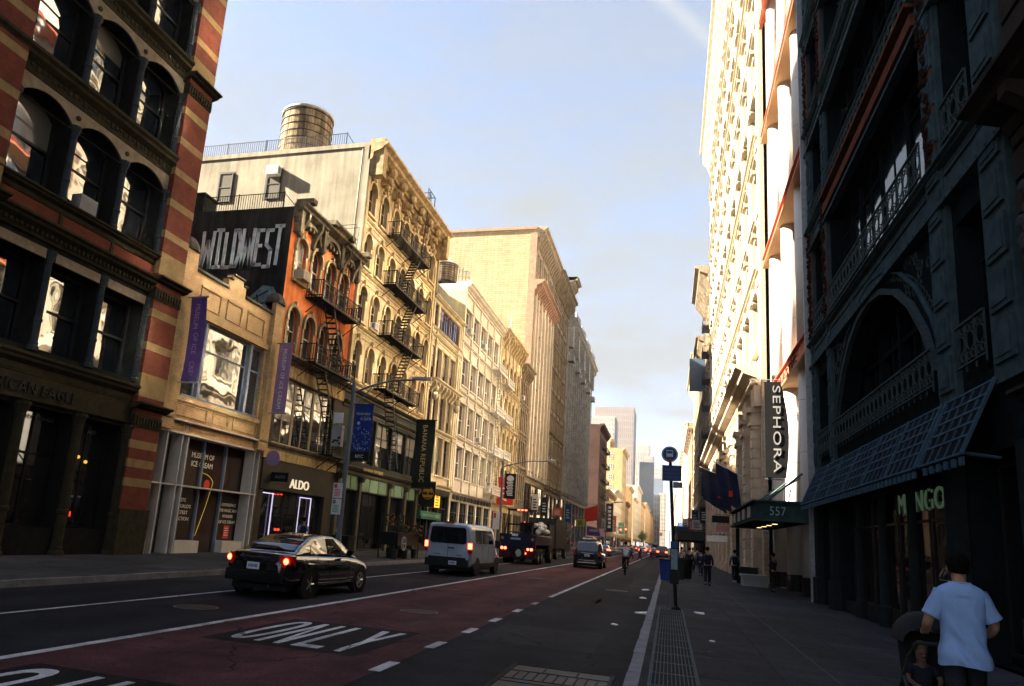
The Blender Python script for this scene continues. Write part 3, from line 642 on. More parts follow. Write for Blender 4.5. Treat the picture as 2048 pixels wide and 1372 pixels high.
lines('window_lettering', ['EXPERIENCE', 'THE MAGIC AND', 'WONDER', 'OF ICE CREAM'], 27.95, 2.12, .13, .25, M_WARMWHITE, R_, (1.1, 1.35, .8, 1.25))
M_POST = mat('red poster', (.62, .05, .03), .6, .15, 6, 0); 
for u, lab in ((24.75, 'red poster low in the museum shopfront under the word TASTE'), (28.45, 'red poster low in the museum shopfront under the word EXPERIENCE')):
    t = thing('poster', lab, 'poster', F.p(u, .75, -.5)); m = MB(); m.box(F, u, u + .42, .72, 1.28, -.505, -.497); m.build('sheet', M_POST, t)
    m = MB(); [m.box(F, u + .06, u + .36 - .05*(k % 2), .85 + .1*k, .88 + .1*k, -.497, -.494) for k in range(4)]; m.build('print', M_WARMWHITE, t)
m = MB()
pts = [F.p(26.3 + .9 * math.cos(a), 2.9 + .5*math.sin(a), -.47) for a in [PI*.55 - i*.2 for i in range(8)]] + [F.p(27.0 - .15*k, 2.4 - k*.4, -.47) for k in range(1, 5)]
m.path(pts, .007); tag(m.build('neon_tube', mat('yellow neon', (.8, .6, .1), .4, 0, 1, 0, emit=(1, .65, .12), estr=.06)), 'thin bent yellow neon tube inside the museum shopfront glass', 'neon light')
m = MB(); m.disc(F.p(26.75, 2.95, -.49), (1,0,0), .2, .01); tag(m.build('round_sign', M_POST), 'small round red sign behind the middle museum pane', 'sign')
# purple banners and round blade sign
PURP = mat('deep violet cloth', (.085, .045, .18), .8, .25, 3, .2); PURP2 = mat('faded lilac cloth', (.30, .19, .33), .8, .2, 3, .2)
def museum_banner(y, x0, m, lab, lean):
    t = thing('banner', lab, 'banner', (XL, y, 6.4))
    b = MB(); rows_ = []
    for i in range(13):
        k = i / 12; v = 10.0 - 3.4 * k; sw = .16 * math.sin(k * 2.6) * lean
        rows_.append((v, sw))
    for s in (0,):
        b.loft([[(XL + .35, y + sw + .0, v), (XL + 1.05, y + sw * 1.3, v), (XL + 1.05, y + sw * 1.3 + .02, v), (XL + .35, y + sw + .02, v)] for v, sw in rows_])
    b.build('cloth', m, t)
    r = MB()
    for v, sw in (rows_[0], rows_[-1]):
        r.tube((XL, y + sw + .01, v), (XL + 1.1, y + sw*1.3 + .01, v), .035); r.ball((XL + 1.1, y + sw*1.3 + .01, v), .05)
    r.build('rod', M_GREY, t)
    s = 'MUSEUM OF ICE CREAM'
    text('lettering', s, (XL + .62, y - .03, 9.7 - (.0)), (0,0,-1), (1,0,0), PURP2 if m is PURP else M_WHITE, 2.9, .2, .004, t, 1.1) if lean < .4 else \
    [text('lettering', w_, (XL + .6, y - .012 + rows_[q][1] * .98, rows_[q][0]), (0,0,-1), (1,0,0), PURP2, l_, .2, .004, t) for w_, l_, q in (('MUSEUM', 1.0, 1), ('OF ICE', .85, 5), ('CREAM', .85, 9))]
museum_banner(22.9, 0, PURP, 'deep violet museum banner curling at its foot beside the striped brick pier', 1.0)
museum_banner(29.75, 0, PURP2, 'faded lilac museum banner hanging beside the orange building', .15)
t = thing('blade_sign', 'round lilac blade sign between the museum shopfront and the shoe shop', 'sign', (XL, 29.95, 4.4))
m = MB(); m.disc((XL + .62, 29.95, 4.5), (0, 1, 0), .36, .08, 24); m.build('disc', PURP2, t)
m = MB(); m.tube((XL, 29.99, 4.5), (XL + .3, 29.99, 4.5), .025); m.build('bracket', M_IRON, t)
# ---- orange stucco building with the dark graffiti wall
ORG = mat('orange stucco', (.52, .135, .034), .85, .3, 1.6, .3, streak=.3)
GRIM = mat('dark tarred side wall', (.026, .027, .027), .9, .5, .9, .3, streak=.5)
BUFF = mat('soiled buff trim', (.33, .26, .15), .8, .4, 5, .3, streak=.3)
YEL = mat('soiled yellow frieze', (.42, .30, .13), .8, .4, 3, .3, streak=.4)
BRN = mat('dark brown shop fascia', (.032, .026, .018), .6, .3, 2, .1)
R_ = thing('orange_building', 'orange stucco building with a dark side wall painted with large white graffiti', 'building', (XL, 34, 0))
u0, u1, H = 30.06, 37.96, 17.3
cs = [31.25, 32.95, 34.65, 36.35]
holes = [(c - .53, c + .53, s, t_, .53) for c in cs for s, t_ in ((13.7, 16.0), (9.95, 12.3))]
mb = MB(); wall(mb, F, u0, u1, 9.3, H, holes, .28); mb.build('wall', ORG, R_)
mb = MB(); wall(mb, F, u0, u1, .14, 9.3, [(30.7, 36.9, 5.35, 8.65, 0), (30.5, 36.95, .2, 3.1, 0)], .35); mb.build('lower_wall', BRN, R_)
for c in cs:
    for s, t_ in ((13.7, 16.0), (9.95, 12.3)):
        tr = MB(); hood(tr, F, c - .53, c + .53, t_ - .53, .53, .17, 0, .13, .28)
        tr.box(F, c - .68, c + .68, s - .16, s, 0, .2); tr.box(F, c - .07, c + .07, t_ + .08, t_ + .3, 0, .18)
        for k in (-1, 1):
            tr.box(F, c + k*.6 - .08, c + k*.6 + .08, s, t_ - .6, 0, .06)
        tr.build('window_surround', BUFF, R_)
tr = MB()
for a, b_ in ((u0, 33.0), (35.2, u1)): cornice(tr, F, a, b_, 16.75, .75, .75, 2, .2, .9)
cornice(tr, F, 33.0, 35.2, 16.85, .95, .95, 0)
for u in (30.4, 33.0, 35.2, 37.6):
    tr.box(F, u - .17, u + .17, 16.0, 17.6, 0, .42); tr.ball(F.p(u, 16.1, .25), .2, .2, .28); tr.box(F, u - .22, u + .22, 17.5, 17.75, 0, 1.0)
hood(tr, F, 33.2, 35.0, 16.2, .8, .2, 0, .35); hood(tr, F, 30.7, 32.7, 16.2, .6, .18, 0, .3); hood(tr, F, 35.5, 37.4, 16.2, .6, .18, 0, .3)
for i in range(20): tr.box(F, u0 + .1 + i * .4, u0 + .26 + i * .4, 16.55, 16.75, 0, .3)
SMK = mat('smoke stained cornice', (.16, .13, .085), .8, .45, 3, .35, streak=.3); tr.build('cornice', SMK, R_)
tr = MB(); cornice(tr, F, u0, u1, 9.35, .4, .5, 0, dent=26); tr.build('shop_cornice', SMK, R_); tr = MB(); cornice(tr, F, u0, u1, 5.0, .3, .22); tr.build('sill_band', SMK, R_)
for a, b_, d in ((8.72, 9.34, .07), (4.55, 5.0, .06)): mb = MB(); mb.box(F, u0, u1, a, b_, 0, d); mb.build('frieze', YEL, R_)
shell(R_, F, u0, u1, H, 26, GRIM, parapet=.4)
windows(R_, F, [(c, s) for c in cs for s in (13.7, 9.95)], 1.06, 2.3, .53, .22, 1, (.5,), .08, M_SASH_T, G_WIN, 1.6)
windows(R_, F, [(31.73, 5.35), (33.8, 5.35), (35.87, 5.35)], 2.05, 3.3, 0, .25, 2, (.7,), .09, M_SASH_T, G_WIN, .5)
# graffiti on the side wall
N30 = NORTH(30.06)
GW = mat('white graffiti paint', (.60, .67, .70), .8, .35, 2.5, .2); GB = mat('pale blue graffiti paint', (.16, .24, .27), .8, .5, 4, .2)
def strokes(mb, fr, segs, t, w0, w1):
    for a, b_ in segs:
        a, b_ = V((a[0], a[1], 0)), V((b_[0], b_[1], 0)); d = (b_ - a).normalized(); n = V((-d.y, d.x, 0)) * t/2; a = a - d*t*.35; b_ = b_ + d*t*.35
        mb.prism(fr, [((a+n).x, (a+n).y), ((a-n).x, (a-n).y), ((b_-n).x, (b_-n).y), ((b_+n).x, (b_+n).y)], w0, w1)
GL = {'W': [((0,1),(.12,0)), ((.12,0),(.5,.75)), ((.5,.75),(.88,0)), ((.88,0),(1,1))], 'I': [((.1,1),(.9,1)), ((.5,1),(.5,0)), ((.1,0),(.9,0))],
      'L': [((.15,1),(.15,0)), ((.15,0),(.9,0))], 'D': [((.08,1),(.08,0)), ((.08,0),(.6,0)), ((.6,0),(.92,.3)), ((.92,.3),(.92,.7)), ((.92,.7),(.6,1)), ((.6,1),(.08,1))],
      'E': [((.9,1),(.2,1)), ((.2,1),(.1,0)), ((.1,0),(.9,0)), ((.2,.55),(.75,.55))], 'S': [((.9,1),(.2,1)), ((.2,1),(.2,.6)), ((.2,.6),(.85,.45)), ((.85,.45),(.8,0)), ((.8,0),(.1,0))],
      'T': [((0,1),(1,1)), ((.55,1),(.45,0))]}
gw, gb = MB(), MB(); x = -23.5; z0 = 14.15
for i, ch in enumerate('WILDWEST'):
    wd = .70 if ch == 'W' else .47; hh = 1.95 + .1 * math.sin(i*2.1)
    sg = [((x + a[0]*wd*.9, z0 + .08*math.sin(i*3) + a[1]*hh), (x + b_[0]*wd*.9, z0 + .08*math.sin(i*3) + b_[1]*hh)) for a, b_ in GL[ch]]
    strokes(gb, N30, sg, .34, .004 + i*.0006, .012 + i*.0006); strokes(gw, N30, sg, .19, .014, .026 + i*.001); x += wd + .07
g = thing('graffiti', 'big white WILDWEST graffiti letters outlined in black on the dark side wall', 'graffiti', (-21, 30.06, 15))
gb.build('outline', M_BLACK, g); gw.build('lettering', GW, g)
gw, gb = MB(), MB()
blob = [(-20.9, 12.0), (-20.3, 12.5), (-19.6, 13.1), (-19.0, 13.0), (-18.75, 12.6), (-19.1, 12.4), (-18.9, 12.1), (-19.4, 11.9), (-19.2, 11.6), (-20.0, 11.5), (-20.4, 11.8)]
gw.prism(N30, blob, .004, .012); gw.prism(N30, [(-22.2, 13.2), (-21.6, 12.9), (-21.1, 12.5), (-21.5, 12.5), (-22.0, 12.8)], .004, .012)
strokes(gb, N30, [((-20.6,12.1),(-19.3,12.8)), ((-20.2,11.9),(-19.1,12.3)), ((-19.9,12.6),(-19.6,11.7)), ((-21.9,13.1),(-21.3,12.6))], .07, .013, .018)
g = thing('graffiti', 'small pale blue graffiti tag low on the dark side wall above the stepped parapet', 'graffiti', (-20, 30.06, 12)); gw.build('tag_fill', GB, g); gb.build('tag_line', M_BLACK, g)
# fire escape of the orange building
fe = MB()
for u in (32.4, 37.0):
    fe.tube(F.p(u, 9.0, .95), F.p(u, 13.2, .95), .012, n=4)
ladder(fe, F, 35.4, 13.3, 18.3, .75, .45, .5)
fe.path([F.p(35.7, 18.3, .75), F.p(35.7, 18.8, .75), F.p(35.7, 18.8, -.6), F.p(35.7, 17.4, -.6)], .018, 4); fe.path([F.p(36.15, 18.3, .75), F.p(36.15, 18.8, .75), F.p(36.15, 18.8, -.6)], .018, 4)
fo = fe.build('fire_escape', M_IRON, R_)
balcony(fo, F, 32.2, 37.1, 13.2, 1.0); balcony(fo, F, 32.2, 37.1, 9.75, 1.0); balcony(fo, F, 35.3, 38.3, 5.35, 1.0)
stair(fo, F, 35.8, 9.75, 33.9, 13.2, .3, .85); stair(fo, F, 36.2, 5.4, 33.6, 9.75, .3, .85, treads=16)
ac_unit(F, 31.25, 13.72, 0, 'dark boxy air conditioner in the leftmost top window of the orange building', .75, .5, .55, M_SASH_T)
# shoe shop ground floor
mb = MB(); mb.box(F, u0 + .02, 37.2, 3.1, 4.5, 0, .08); sb = mb.build('shop_fascia', BRN, R_)
text('sign_lettering', 'ALDO', F.p(32.75, 3.30, .085), (0,1,0), (0,0,1), mat('lit cream letters', (.85, .75, .55), .5, 0, 1, 0, emit=(1, .85, .6), estr=.06), 2.0, .46, .06, R_)
windows(R_, F, [(33.7, .2)], 6.4, 2.9, 0, .3, 5, (), .06, M_BLACK, G_SHOP, .1, 'shop_window')
M_LED = mat('violet white light strip', (.8, .75, .9), .5, 0, 1, 0, emit=(.75, .65, 1), estr=.09)
for a, b_, lab in ((30.55, 31.75, 'violet white light strip framing the left shoe shop window'), (34.5, 35.75, 'violet white light strip framing the right shoe shop window')):
    m = MB(); m.box(F, a, a + .03, .3, 2.95, -.2, -.17); m.box(F, b_ - .03, b_, .3, 2.95, -.2, -.15); m.box(F, a + .05, b_ - .05, 2.9, 2.95, -.2, -.15); tag(m.build('light_strip', M_LED), lab, 'light')
t = thing('blade_sign', 'dark ALDO blade sign standing out beside the lit shop lettering', 'sign', (XL, 32.2, 3.6))
m = MB(); m.b(XL + .1, XL + 1.0, 30.9, 31.0, 3.48, 3.92); m.build('panel', M_BLACK, t); text('lettering', 'ALDO', (XL + .30, 30.896, 3.64), (1,0,0), (0,0,1), M_GREY, .55, .14, .004, t)
# roof railing + chimney on the dark wall
t = thing('roof_railing', 'black iron railing along the roof edge above the WILDWEST graffiti', 'railing', (-22, 30.2, 17.3)); m = MB(); railing(m, NORTH(30.3), -24.6, -19.2, 17.3, .95, 0, .14, .016); m.tube((-19.2, 30.3, 18.2), (-18.6, 31.4, 17.4), .02); m.build('bars', M_IRON, t)
m = MB(); m.b(-25.0, -23.9, 30.1, 31.2, 17.2, 18.35); m.b(-25.08, -23.82, 30.02, 31.28, 18.3, 18.42); tag(m.build('chimney_stack', GRIM), 'blackened stub of chimney on the roof corner above the graffiti wall', 'chimney')

# ---- beige arched-window building
BEI = mat('soiled beige stone', (.58, .45, .25), .85, .3, 1.2, .3, streak=.28)
BEI2 = mat('dirty carved beige stone', (.44, .32, .17), .85, .5, 2.5, .5, streak=.3, fine=12)
STUC = mat('pale beige stucco side wall', (.30, .27, .20), .9, .26, .5, .3, streak=.26)
DKS = mat('black green shop paint', (.022, .022, .018), .6, .35, 2, .15)
R_ = thing('beige_building', 'beige stone building with rows of arched windows and a black zigzag fire escape', 'building', (XL, 45, 0))
u0, u1, H = 38.0, 52.25, 25.2
cs = [39.05 + 2.03 * k for k in range(7)]
fl = [(10.4, 12.75), (14.0, 16.2), (17.45, 19.65), (20.95, 23.15)]
holes = [(c - .52, c + .52, s, t_, .5) for c in cs for s, t_ in fl]
mb = MB(); wall(mb, F, u0, u1, 9.7, H, holes, .3); mb.build('wall', BEI, R_)
bigw = [(40.9, 43.3, 5.5, 8.4, 0), (43.6, 46.2, 5.5, 8.4, 0), (46.5, 49.0, 5.5, 8.4, 0), (49.3, 51.6, 5.5, 8.4, 0)]
mb = MB(); wall(mb, F, u0, u1, .14, 9.7, bigw + [(38.6, 41.2, .25, 3.75, 0), (41.6, 46.2, .25, 3.75, 0), (46.6, 49.4, .25, 3.75, 0), (49.7, 51.8, .25, 3.75, 0)], .3); mb.build('lower_wall', DKS, R_)
tr2 = MB()
for c in cs:
    for s, t_ in fl:
        tr = MB(); hood(tr, F, c - .52, c + .52, t_ - .5, .5, .15, 0, .16, .25)
        tr.box(F, c - .1, c + .1, t_ + .08, t_ + .42, 0, .24); tr.box(F, c - .68, c + .68, s - .14, s, 0, .2)
        for k in (-1, 1): tr.box(F, c + k*.6 - .09, c + k*.6 + .09, s, t_ - .75, 0, .07)
        tr.build('window_surround', BEI, R_)
for v in (9.9, 13.4, 16.85, 20.25): tr = MB(); cornice(tr, F, u0 + .35, u1 - .35, v, .3, .22); tr.box(F, u0 + .35, u1 - .35, v - .35, v - .27, 0, .06); tr.build('belt_course', BEI, R_)
for a in (u0, u1 - .35): tr = MB(); tr.box(F, a, a + .35, 9.9, 24, 0, .16); tr.build('quoin_strip', BEI, R_)
cornice(tr2, F, u0 - .1, u1 + .3, 24.25, 1.15, 1.25, 0, dent=60)
for k in range(8):
    u = u0 + .45 + k * 1.94
    for j, (dv, rr) in enumerate(((24.5, .30), (23.95, .24), (23.5, .2), (23.15, .14))): tr2.ball(F.p(u, dv, .25 + .16*(3-j)), rr, rr*.95, rr*1.1, 8, 6)
    tr2.box(F, u - .22, u + .22, 23.6, 24.4, 0, .3)
    for j in range(5): tr2.ball(F.p(u + .97 + RND.uniform(-.5, .5), 23.75 + RND.uniform(-.25, .35), .1), .2, .2, .2, 7, 5)
for u in (u0 + .1, u1 - .3): tr2.box(F, u - .1, u + .5, 23.2, 25.7, 0, 1.0)
tr2.build('cornice', BEI2, R_)
tr = MB(); cornice(tr, F, u0, u1, 8.55, .35, .3); cornice(tr, F, u0, u1, 4.65, .5, .4); cornice(tr, F, u0, u1, 9.4, .35, .35)
for c in (38.3, 41.4, 46.4, 49.55, 52.0): tr.box(F, c - .18, c + .18, .14, 4.6, 0, .18); tr.lathe(F.p(c, 4.3, .18), [(.2, 0), (.28, .25), (.28, .35)], 8)
tr.build('shop_trim', mat('dull bronze shop trim', (.060, .052, .035), .55, .4, 3, .2), R_)
shell(R_, F, u0, u1, H, 13.5, STUC, parapet=.25)
mb = MB(); q = lambda x, z, d=0: (x, 38.0 - d, z)
mb.b(XL - 13.5, XL + .02, 37.93, 38.0, 25.15, 25.45); mb.b(XL - .32, XL + .12, 37.9, 38.0, 17, 25.2); mb.tube((XL - .5, 37.92, 10), (XL - .42, 37.92, 25), .05); mb.build('coping', STUC, R_)
windows(R_, F, [(c, s) for c in cs for s, _ in fl], 1.04, 2.25, .5, .25, 1, (.5,), .07, M_SASH_T, G_WIN, 1.8)
windows(R_, F, [((a + b_) / 2, c) for a, b_, c, d, _ in bigw], 2.4, 2.9, 0, .25, 2, (.68,), .09, M_BLACK, G_WIN, .5)
windows(R_, F, [(39.9, .25), (43.9, .25), (48.0, .25), (50.75, .25)], 2.3, 3.5, 0, .3, 2, (), .06, M_BLACK, G_SHOP, .2, 'shop_window')
GRN = mat('pale green transom glass', (.15, .22, .14), .3, .25, 4, .1); tg = MB()
for k in range(9):
    u = 38.7 + k * 1.48; tg.box(F, u, u + 1.36, 3.82, 4.6, 0, .03)
tg.build('transom', GRN, R_)
N38 = NORTH(38.0)
sw = MB()
for x in (-29.2, -25.6):
    sw.box(N38, x - .06, x + 1.18, 21.95, 24.2, .0, .012)
sw.build('window_border', mat('dark window border', (.12, .10, .07), .8, .3, 3, .1), R_)  # flat darker sheet bordering the side wall windows
windows(R_, N38, [(-28.65, 22.0), (-25.0, 22.0)], 1.05, 2.1, 0, -.02, 1, (.5,), .07, M_SASH_D, G_PALE, .8)
ac_unit(N38, -24.95, 23.55, .04, 'white air conditioner high in a window of the pale stucco side wall', .85, .6, .45, M_WHITE)
ac_unit(F, 41.1, 14.0, 0, 'small white air conditioner in a middle row window of the beige building', .6, .45, .35, M_WHITE)
fe = MB(); lv = [10.35, 13.9, 17.35, 20.85]
fe.path([F.p(46.6, 20.9, .8), F.p(47.3, 26.6, .9), F.p(47.3, 26.6, -.6)], .032, 4); ladder(fe, F, 46.8, 20.9, 26.6, .9, .5, .5)
fe.path([F.p(46.2, 26.4, 1.1), F.p(47.8, 26.4, 1.1), F.p(47.8, 26.4, -.2)], .035, 4); fe.path([F.p(46.2, 25.5, 1.1), F.p(46.2, 26.4, 1.1)], .035, 4); fe.path([F.p(47.8, 25.5, 1.1), F.p(47.8, 26.4, 1.1)], .035, 4)
for i in range(8): fe.box(F, 46.2 + i*.2, 46.3 + i*.2, 25.45, 25.5, .1, 1.1)
fo = fe.build('fire_escape', M_IRON, R_)
for v in lv: balcony(fo, F, 41.8, 48.2, v, 1.05)
for a, c in zip(lv, lv[1:]): stair(fo, F, 43.9, a, 46.4, c, .3, .9)
stair(fo, F, 45.4, 5.6, 43.4, 10.35, .3, .9, treads=16)
t = thing('roof_railing', 'long iron railing on top of the pale stucco side wall', 'railing', (-26, 38.1, 25.4)); m = MB(); railing(m, NORTH(38.2), -32, -20.2, 25.4, 1.0, 0, .16, .016, 2.6); m.tube((-20.2, 38.2, 26.4), (-19.6, 39.5, 25.3), .02); m.build('bars', M_IRON, t)
text('sign_lettering', 'BANANA REPUBLIC', F.p(41.0, 5.0, .42), (0,1,0), (0,0,1), mat('gilt letters', (.45, .32, .12), .5, .1, 4, 0), 3.2, .2, .02, R_)

# water towers
def water_tower(x, y, z, r, h, cone, lab, legs=2.2):
    t = thing('water_tower', lab, 'water tower', (x, y, z))
    WD = mat('weathered tank wood', (.30, .235, .15), .9, .5, 1.6, .4, streak=.6, brick=((.26, .20, .13), (.12, .09, .06), .16, 9), spec=0)
    b = MB(); n = 36
    b.lathe((x, y, z + legs), [(r, 0), (r*.985, h*.5), (r*.97, h)], n)
    b.build('tank', WD, t)
    hp = MB()
    for i in range(8): zz = z + legs + h * (.04 + .13 * i); hp.ring((x, y, zz), (0,0,1), r*.97, r + .018, .03, 36)
    hp.build('hoop', M_IRON, t)
    c = MB()
    if cone: c.lathe((x, y, z + legs + h), [(r*1.1, -.06), (r*1.1, 0), (r*.1, cone), (.05, cone + .12)], 24)
    else: c.lathe((x, y, z + legs + h), [(r*1.02, -.05), (r*1.02, .1), (r*.9, .16)], 36); c.tube((x - r*.5, y, z+legs+h), (x - r*.5, y, z+legs+h+.5), .04); c.tube((x + r*.3, y, z+legs+h), (x + r*.3, y, z+legs+h+.35), .04)
    c.build('cap', mat('tank cap', (.42, .40, .36), .7, .3, 3, .1), t)
    g = MB()
    for i in range(6): a = 2*PI*i/6 + .4; g.tube((x + r*.8*math.cos(a), y + r*.8*math.sin(a), z), (x + r*.8*math.cos(a), y + r*.8*math.sin(a), z + legs), .09)
    g.lathe((x, y, z + legs - .2), [(r*1.05, 0), (r*1.05, .18)], 24)
    for k in (0, 1):
        a = PI*1.0 + k*.2; g.tube((x + (r+.06)*math.cos(a), y + (r+.06)*math.sin(a), z), (x + (r+.06)*math.cos(a), y + (r+.06)*math.sin(a), z + legs + h + .3), .025)
    g.build('stand', M_IRON, t); return t
water_tower(-27.9, 46.0, 25.2, 2.0, 4.6, 0, 'large flat topped wooden water tower on the roof of the beige building', 3.2)
m = MB(); m.b(-30, -26.2, 42.5, 44, 25.1, 27.75); m.b(-30.1, -26.1, 42.4, 44.1, 27.7, 27.9); tag(m.build('roof_bulkhead', mat('white roof bulkhead', (.70, .66, .56), .8, .1, 2, .1)), 'pale roof bulkhead under the large flat topped water tower', 'bulkhead')

# ---- generic row building ------------------------------------------------
def row_building(name, label, fr, u0, u1, H, depth, m_wall, m_side, rows, cols, w, style, m_trim, corn=(1.0, .9, 12), nx=1, rails=(.5,), rise=0, fm=None, gm=None, recess=.25, pil=None, hoods=True, base=None, m_base=None, sills=True, roof=None, belts=(), groupw=1.0, dent=0, shopn=4, arch_base=False):
    R_ = thing(name, label, 'building', fr.p((u0 + u1) / 2, 0, 0))
    base = base or rows[0][0] - 1.2
    holes = [(c - w/2, c + w/2, s, t_, rise) for c in cols for s, t_ in rows]
    mb = MB(); wall(mb, fr, u0, u1, base, H, holes, recess + .05); mb.build('wall', m_wall, R_)
    mb = MB(); sw_ = (u1 - u0 - .6) / shopn; sh = [(u0 + .3 + k*sw_ + .15, u0 + .3 + (k+1)*sw_ - .15, .5, base - .9, 0) for k in range(shopn)]
    wall(mb, fr, u0, u1, .1, base, sh, .3); mb.build('lower_wall', m_base or m_wall, R_)
    if shopn <= 8: windows(R_, fr, [((a + b_)/2, c) for a, b_, c, d, _ in sh], sh[0][1] - sh[0][0], base - 1.4, 0, .25, 2, (.75,), .08, M_SASH_D, G_SHOP, .2, 'shop_window')
    for c in cols:
        for s, t_ in rows:
            tr = MB()
            if hoods:
                if rise: hood(tr, fr, c - w/2, c + w/2, t_ - rise, rise, .14, 0, .12, .2)
                else: tr.box(fr, c - w/2 - .15, c + w/2 + .15, t_ + .02, t_ + .22, 0, .14); 
            for e_ in (-w/2 - .1, w/2): tr.box(fr, c + e_, c + e_ + .1, s - .05, t_ + .1 - rise, 0, .05)
            if sills: tr.box(fr, c - w/2 - .12, c + w/2 + .12, s - .14, s - .01, 0, .14)
            if tr.f: tr.build('window_surround', m_trim, R_)
    for p in (pil or ()):
        tr = MB()
        tr.box(fr, p - .2, p + .2, base, H - corn[0], 0, .15)
        for s, t_ in rows: tr.box(fr, p - .26, p + .26, t_ + .1, t_ + .35, 0, .2)
        tr.build('pilaster', m_trim, R_)
    for v in list(belts) + [base - .4]: tr = MB(); cornice(tr, fr, u0, u1, v, .34, .26); tr.build('belt_course', m_trim, R_)
    if corn:
        tr = MB(); cornice(tr, fr, u0, u1 + .1, H - corn[0] + .1, corn[0], corn[1], corn[2], .22, corn[0]*.7, dent=dent); tr.build('cornice', m_trim, R_)
    shell(R_, fr, u0, u1, H, depth, m_side, roof)
    sp = [(c, s) for s, t_ in rows for c in cols]
    for s, t_ in rows: windows(R_, fr, [(c, s) for c in cols], w, t_ - s, rise, recess, nx, rails, .07, fm, gm, 1.2)
    return R_
CRY = mat('cream yellow stone', (.52, .43, .27), .8, .2, 1.0, .3, streak=.2)
WHT = mat('white painted iron front', (.56, .50, .40), .7, .14, 1.2, .2, streak=.16)
TAN = mat('ornate tan stone', (.48, .37, .21), .85, .4, 1.6, .4, streak=.25)
DTAN = mat('smoky brown stone', (.24, .19, .13), .85, .4, 1.6, .4, streak=.3)
YBR = mat('yellow brick side wall', (.38, .31, .18), .9, .12, .5, .3, streak=.12, brick=((.31, .245, .14), (.17, .14, .09), 1.1, .34))
PNK = mat('pinkish brown stone', (.30, .245, .18), .85, .3, 1.2, .3, streak=.2)
GRY = mat('grey ashlar stone', (.36, .36, .355), .85, .3, 1.0, .4, brick=((.31, .31, .31), (.22, .22, .22), 1.2, .6))
MANS = mat('standing seam mansard metal', (.36, .33, .24), .6, .25, 2, .1)
# cream building with brown windows and mansard roof
u0, u1 = 52.3, 61.0
R_ = row_building('cream_building', 'cream yellow building with grouped brown windows under a slanted metal mansard roof', F, u0, u1, 20.3, 20, CRY, CRY,
    [(6.2, 9.3), (9.9, 12.7), (13.5, 16.5)], [54.9, 57.0, 59.0], 1.6, 0, CRY, (.5, .4, 0), 2, (.7,), 0, M_SASH_B, G_WIN, .3, [52.6, 53.9, 60.2, 60.75], False, 5.5, DKS, belts=(9.45, 12.95, 16.9, 17.5), shopn=3)
windows(R_, F, [(53.2, s) for s in (6.2, 9.9, 13.5)], .8, 2.8, 0, -.02, 1, (.7,), .08, M_SASH_B, G_WIN, 1)
windows(R_, F, [(53.35 + 1.38*k, 17.85) for k in range(6)], 1.15, 1.95, 0, -.02, 2, (.75,), .09, M_SASH_B, G_WIN, 1)
mb = MB(); mb.extr(F, u0, u1, [(.1, 20.3), (.1, 20.4), (-1.5, 23.2), (-2.0, 23.2), (-2.0, 20.3)])
i = u0 + .2
while i < u1: mb.hexa([F.p(i, 20.4, .1), F.p(i+.05, 20.4, .1), F.p(i+.05, 20.4, .17), F.p(i, 20.4, .17), F.p(i, 23.2, -1.5), F.p(i+.05, 23.2, -1.5), F.p(i+.05, 23.2, -1.43), F.p(i, 23.2, -1.43)]); i += .42
mb.build('mansard_roof', MANS, R_)
for a, b_, c in ((u0, u0 + .12, 23.6), (u1 - .12, u1 + .02, 23.8)): mb = MB(); mb.box(F, a, b_, 20.3, c, -2.3, .28); mb.build('party_wall', CRY, R_)
mb = MB(); cornice(mb, F, 53.0, 60.6, 12.95, .7, .7, 8, .22); 
for u in (53.9, 60.2): 
    for v in (12.9, 12.3): mb.ball(F.p(u, v, .3), .3, .3, .35, 8, 6)
mb.build('bracket_cornice', CRY, R_)
# white iron-front building
u0, u1 = 61.0, 76.8
R_ = row_building('white_building', 'white iron fronted loft building with five tall windows per floor', F, u0, u1, 24.4, 18, WHT, WHT,
    [(6.5, 9.3), (10.4, 13.3), (15.0, 17.5), (19.9, 22.2)], [62.9 + 2.9*k for k in range(5)], 1.9, 0, WHT, (.9, .7, 0), 2, (.5,), 0, M_SASH_W, G_WIN, .3, [61.35, 64.35, 67.25, 70.15, 73.05, 76.4], True, 5.3, WHT, belts=(9.75, 14.0, 18.6), dent=50, shopn=5)
tr = MB()
for k in range(12): tr.box(F, 61.6 + k*1.25, 62.5 + k*1.25, 4.55, 5.0, .1, .14)
tr.build('transom', M_SASH_D, R_)
fe = MB(); fo = fe
for v in (6.0, 10.0, 14.2, 18.8): fe.tube(F.p(76.2, v, .9), F.p(76.2, v - 1.2, .02), .03, n=4)
fo = fe.build('fire_escape', M_SASH_W, R_)
for v in (5.9, 9.95, 14.3, 18.9): balcony(fo, F, 72.6, 76.6, v, 1.0, M_SASH_W, .8)
for a, c in ((5.9, 9.95), (9.95, 14.3), (14.3, 18.9)): stair(fo, F, 76.2, a, 74.0, c, .3, .85, M_SASH_W)
for u, v, l in ((62.9, 19.95, 'leftmost top floor'), (68.4, 19.95, 'middle top floor'), (68.6, 10.45, 'lower middle'), (74.3, 6.55, 'low right')):
    ac_unit(F, u, v, 0, 'air conditioner in a %s window of the white iron fronted building' % l, .8, .55, .5, M_AC)
m = MB(); m.b(-29, -20.0, 68.5, 76, 24.3, 27.4); tag(m.build('roof_bulkhead', mat('bright white bulkhead', (.80, .78, .72), .7, .08, 1, .05)), 'bright white boxy bulkhead on the white iron fronted building roof', 'bulkhead')
water_tower(-22.1, 66.0, 24.3, 1.22, 1.9, .85, 'small water tower with white conical roof behind the slanted mansard', 2.0)
t = thing('roof_pipe_rack', 'thin pipe rack standing beside the conical water tower', 'rack', (-20, 66, 24)); m = MB()
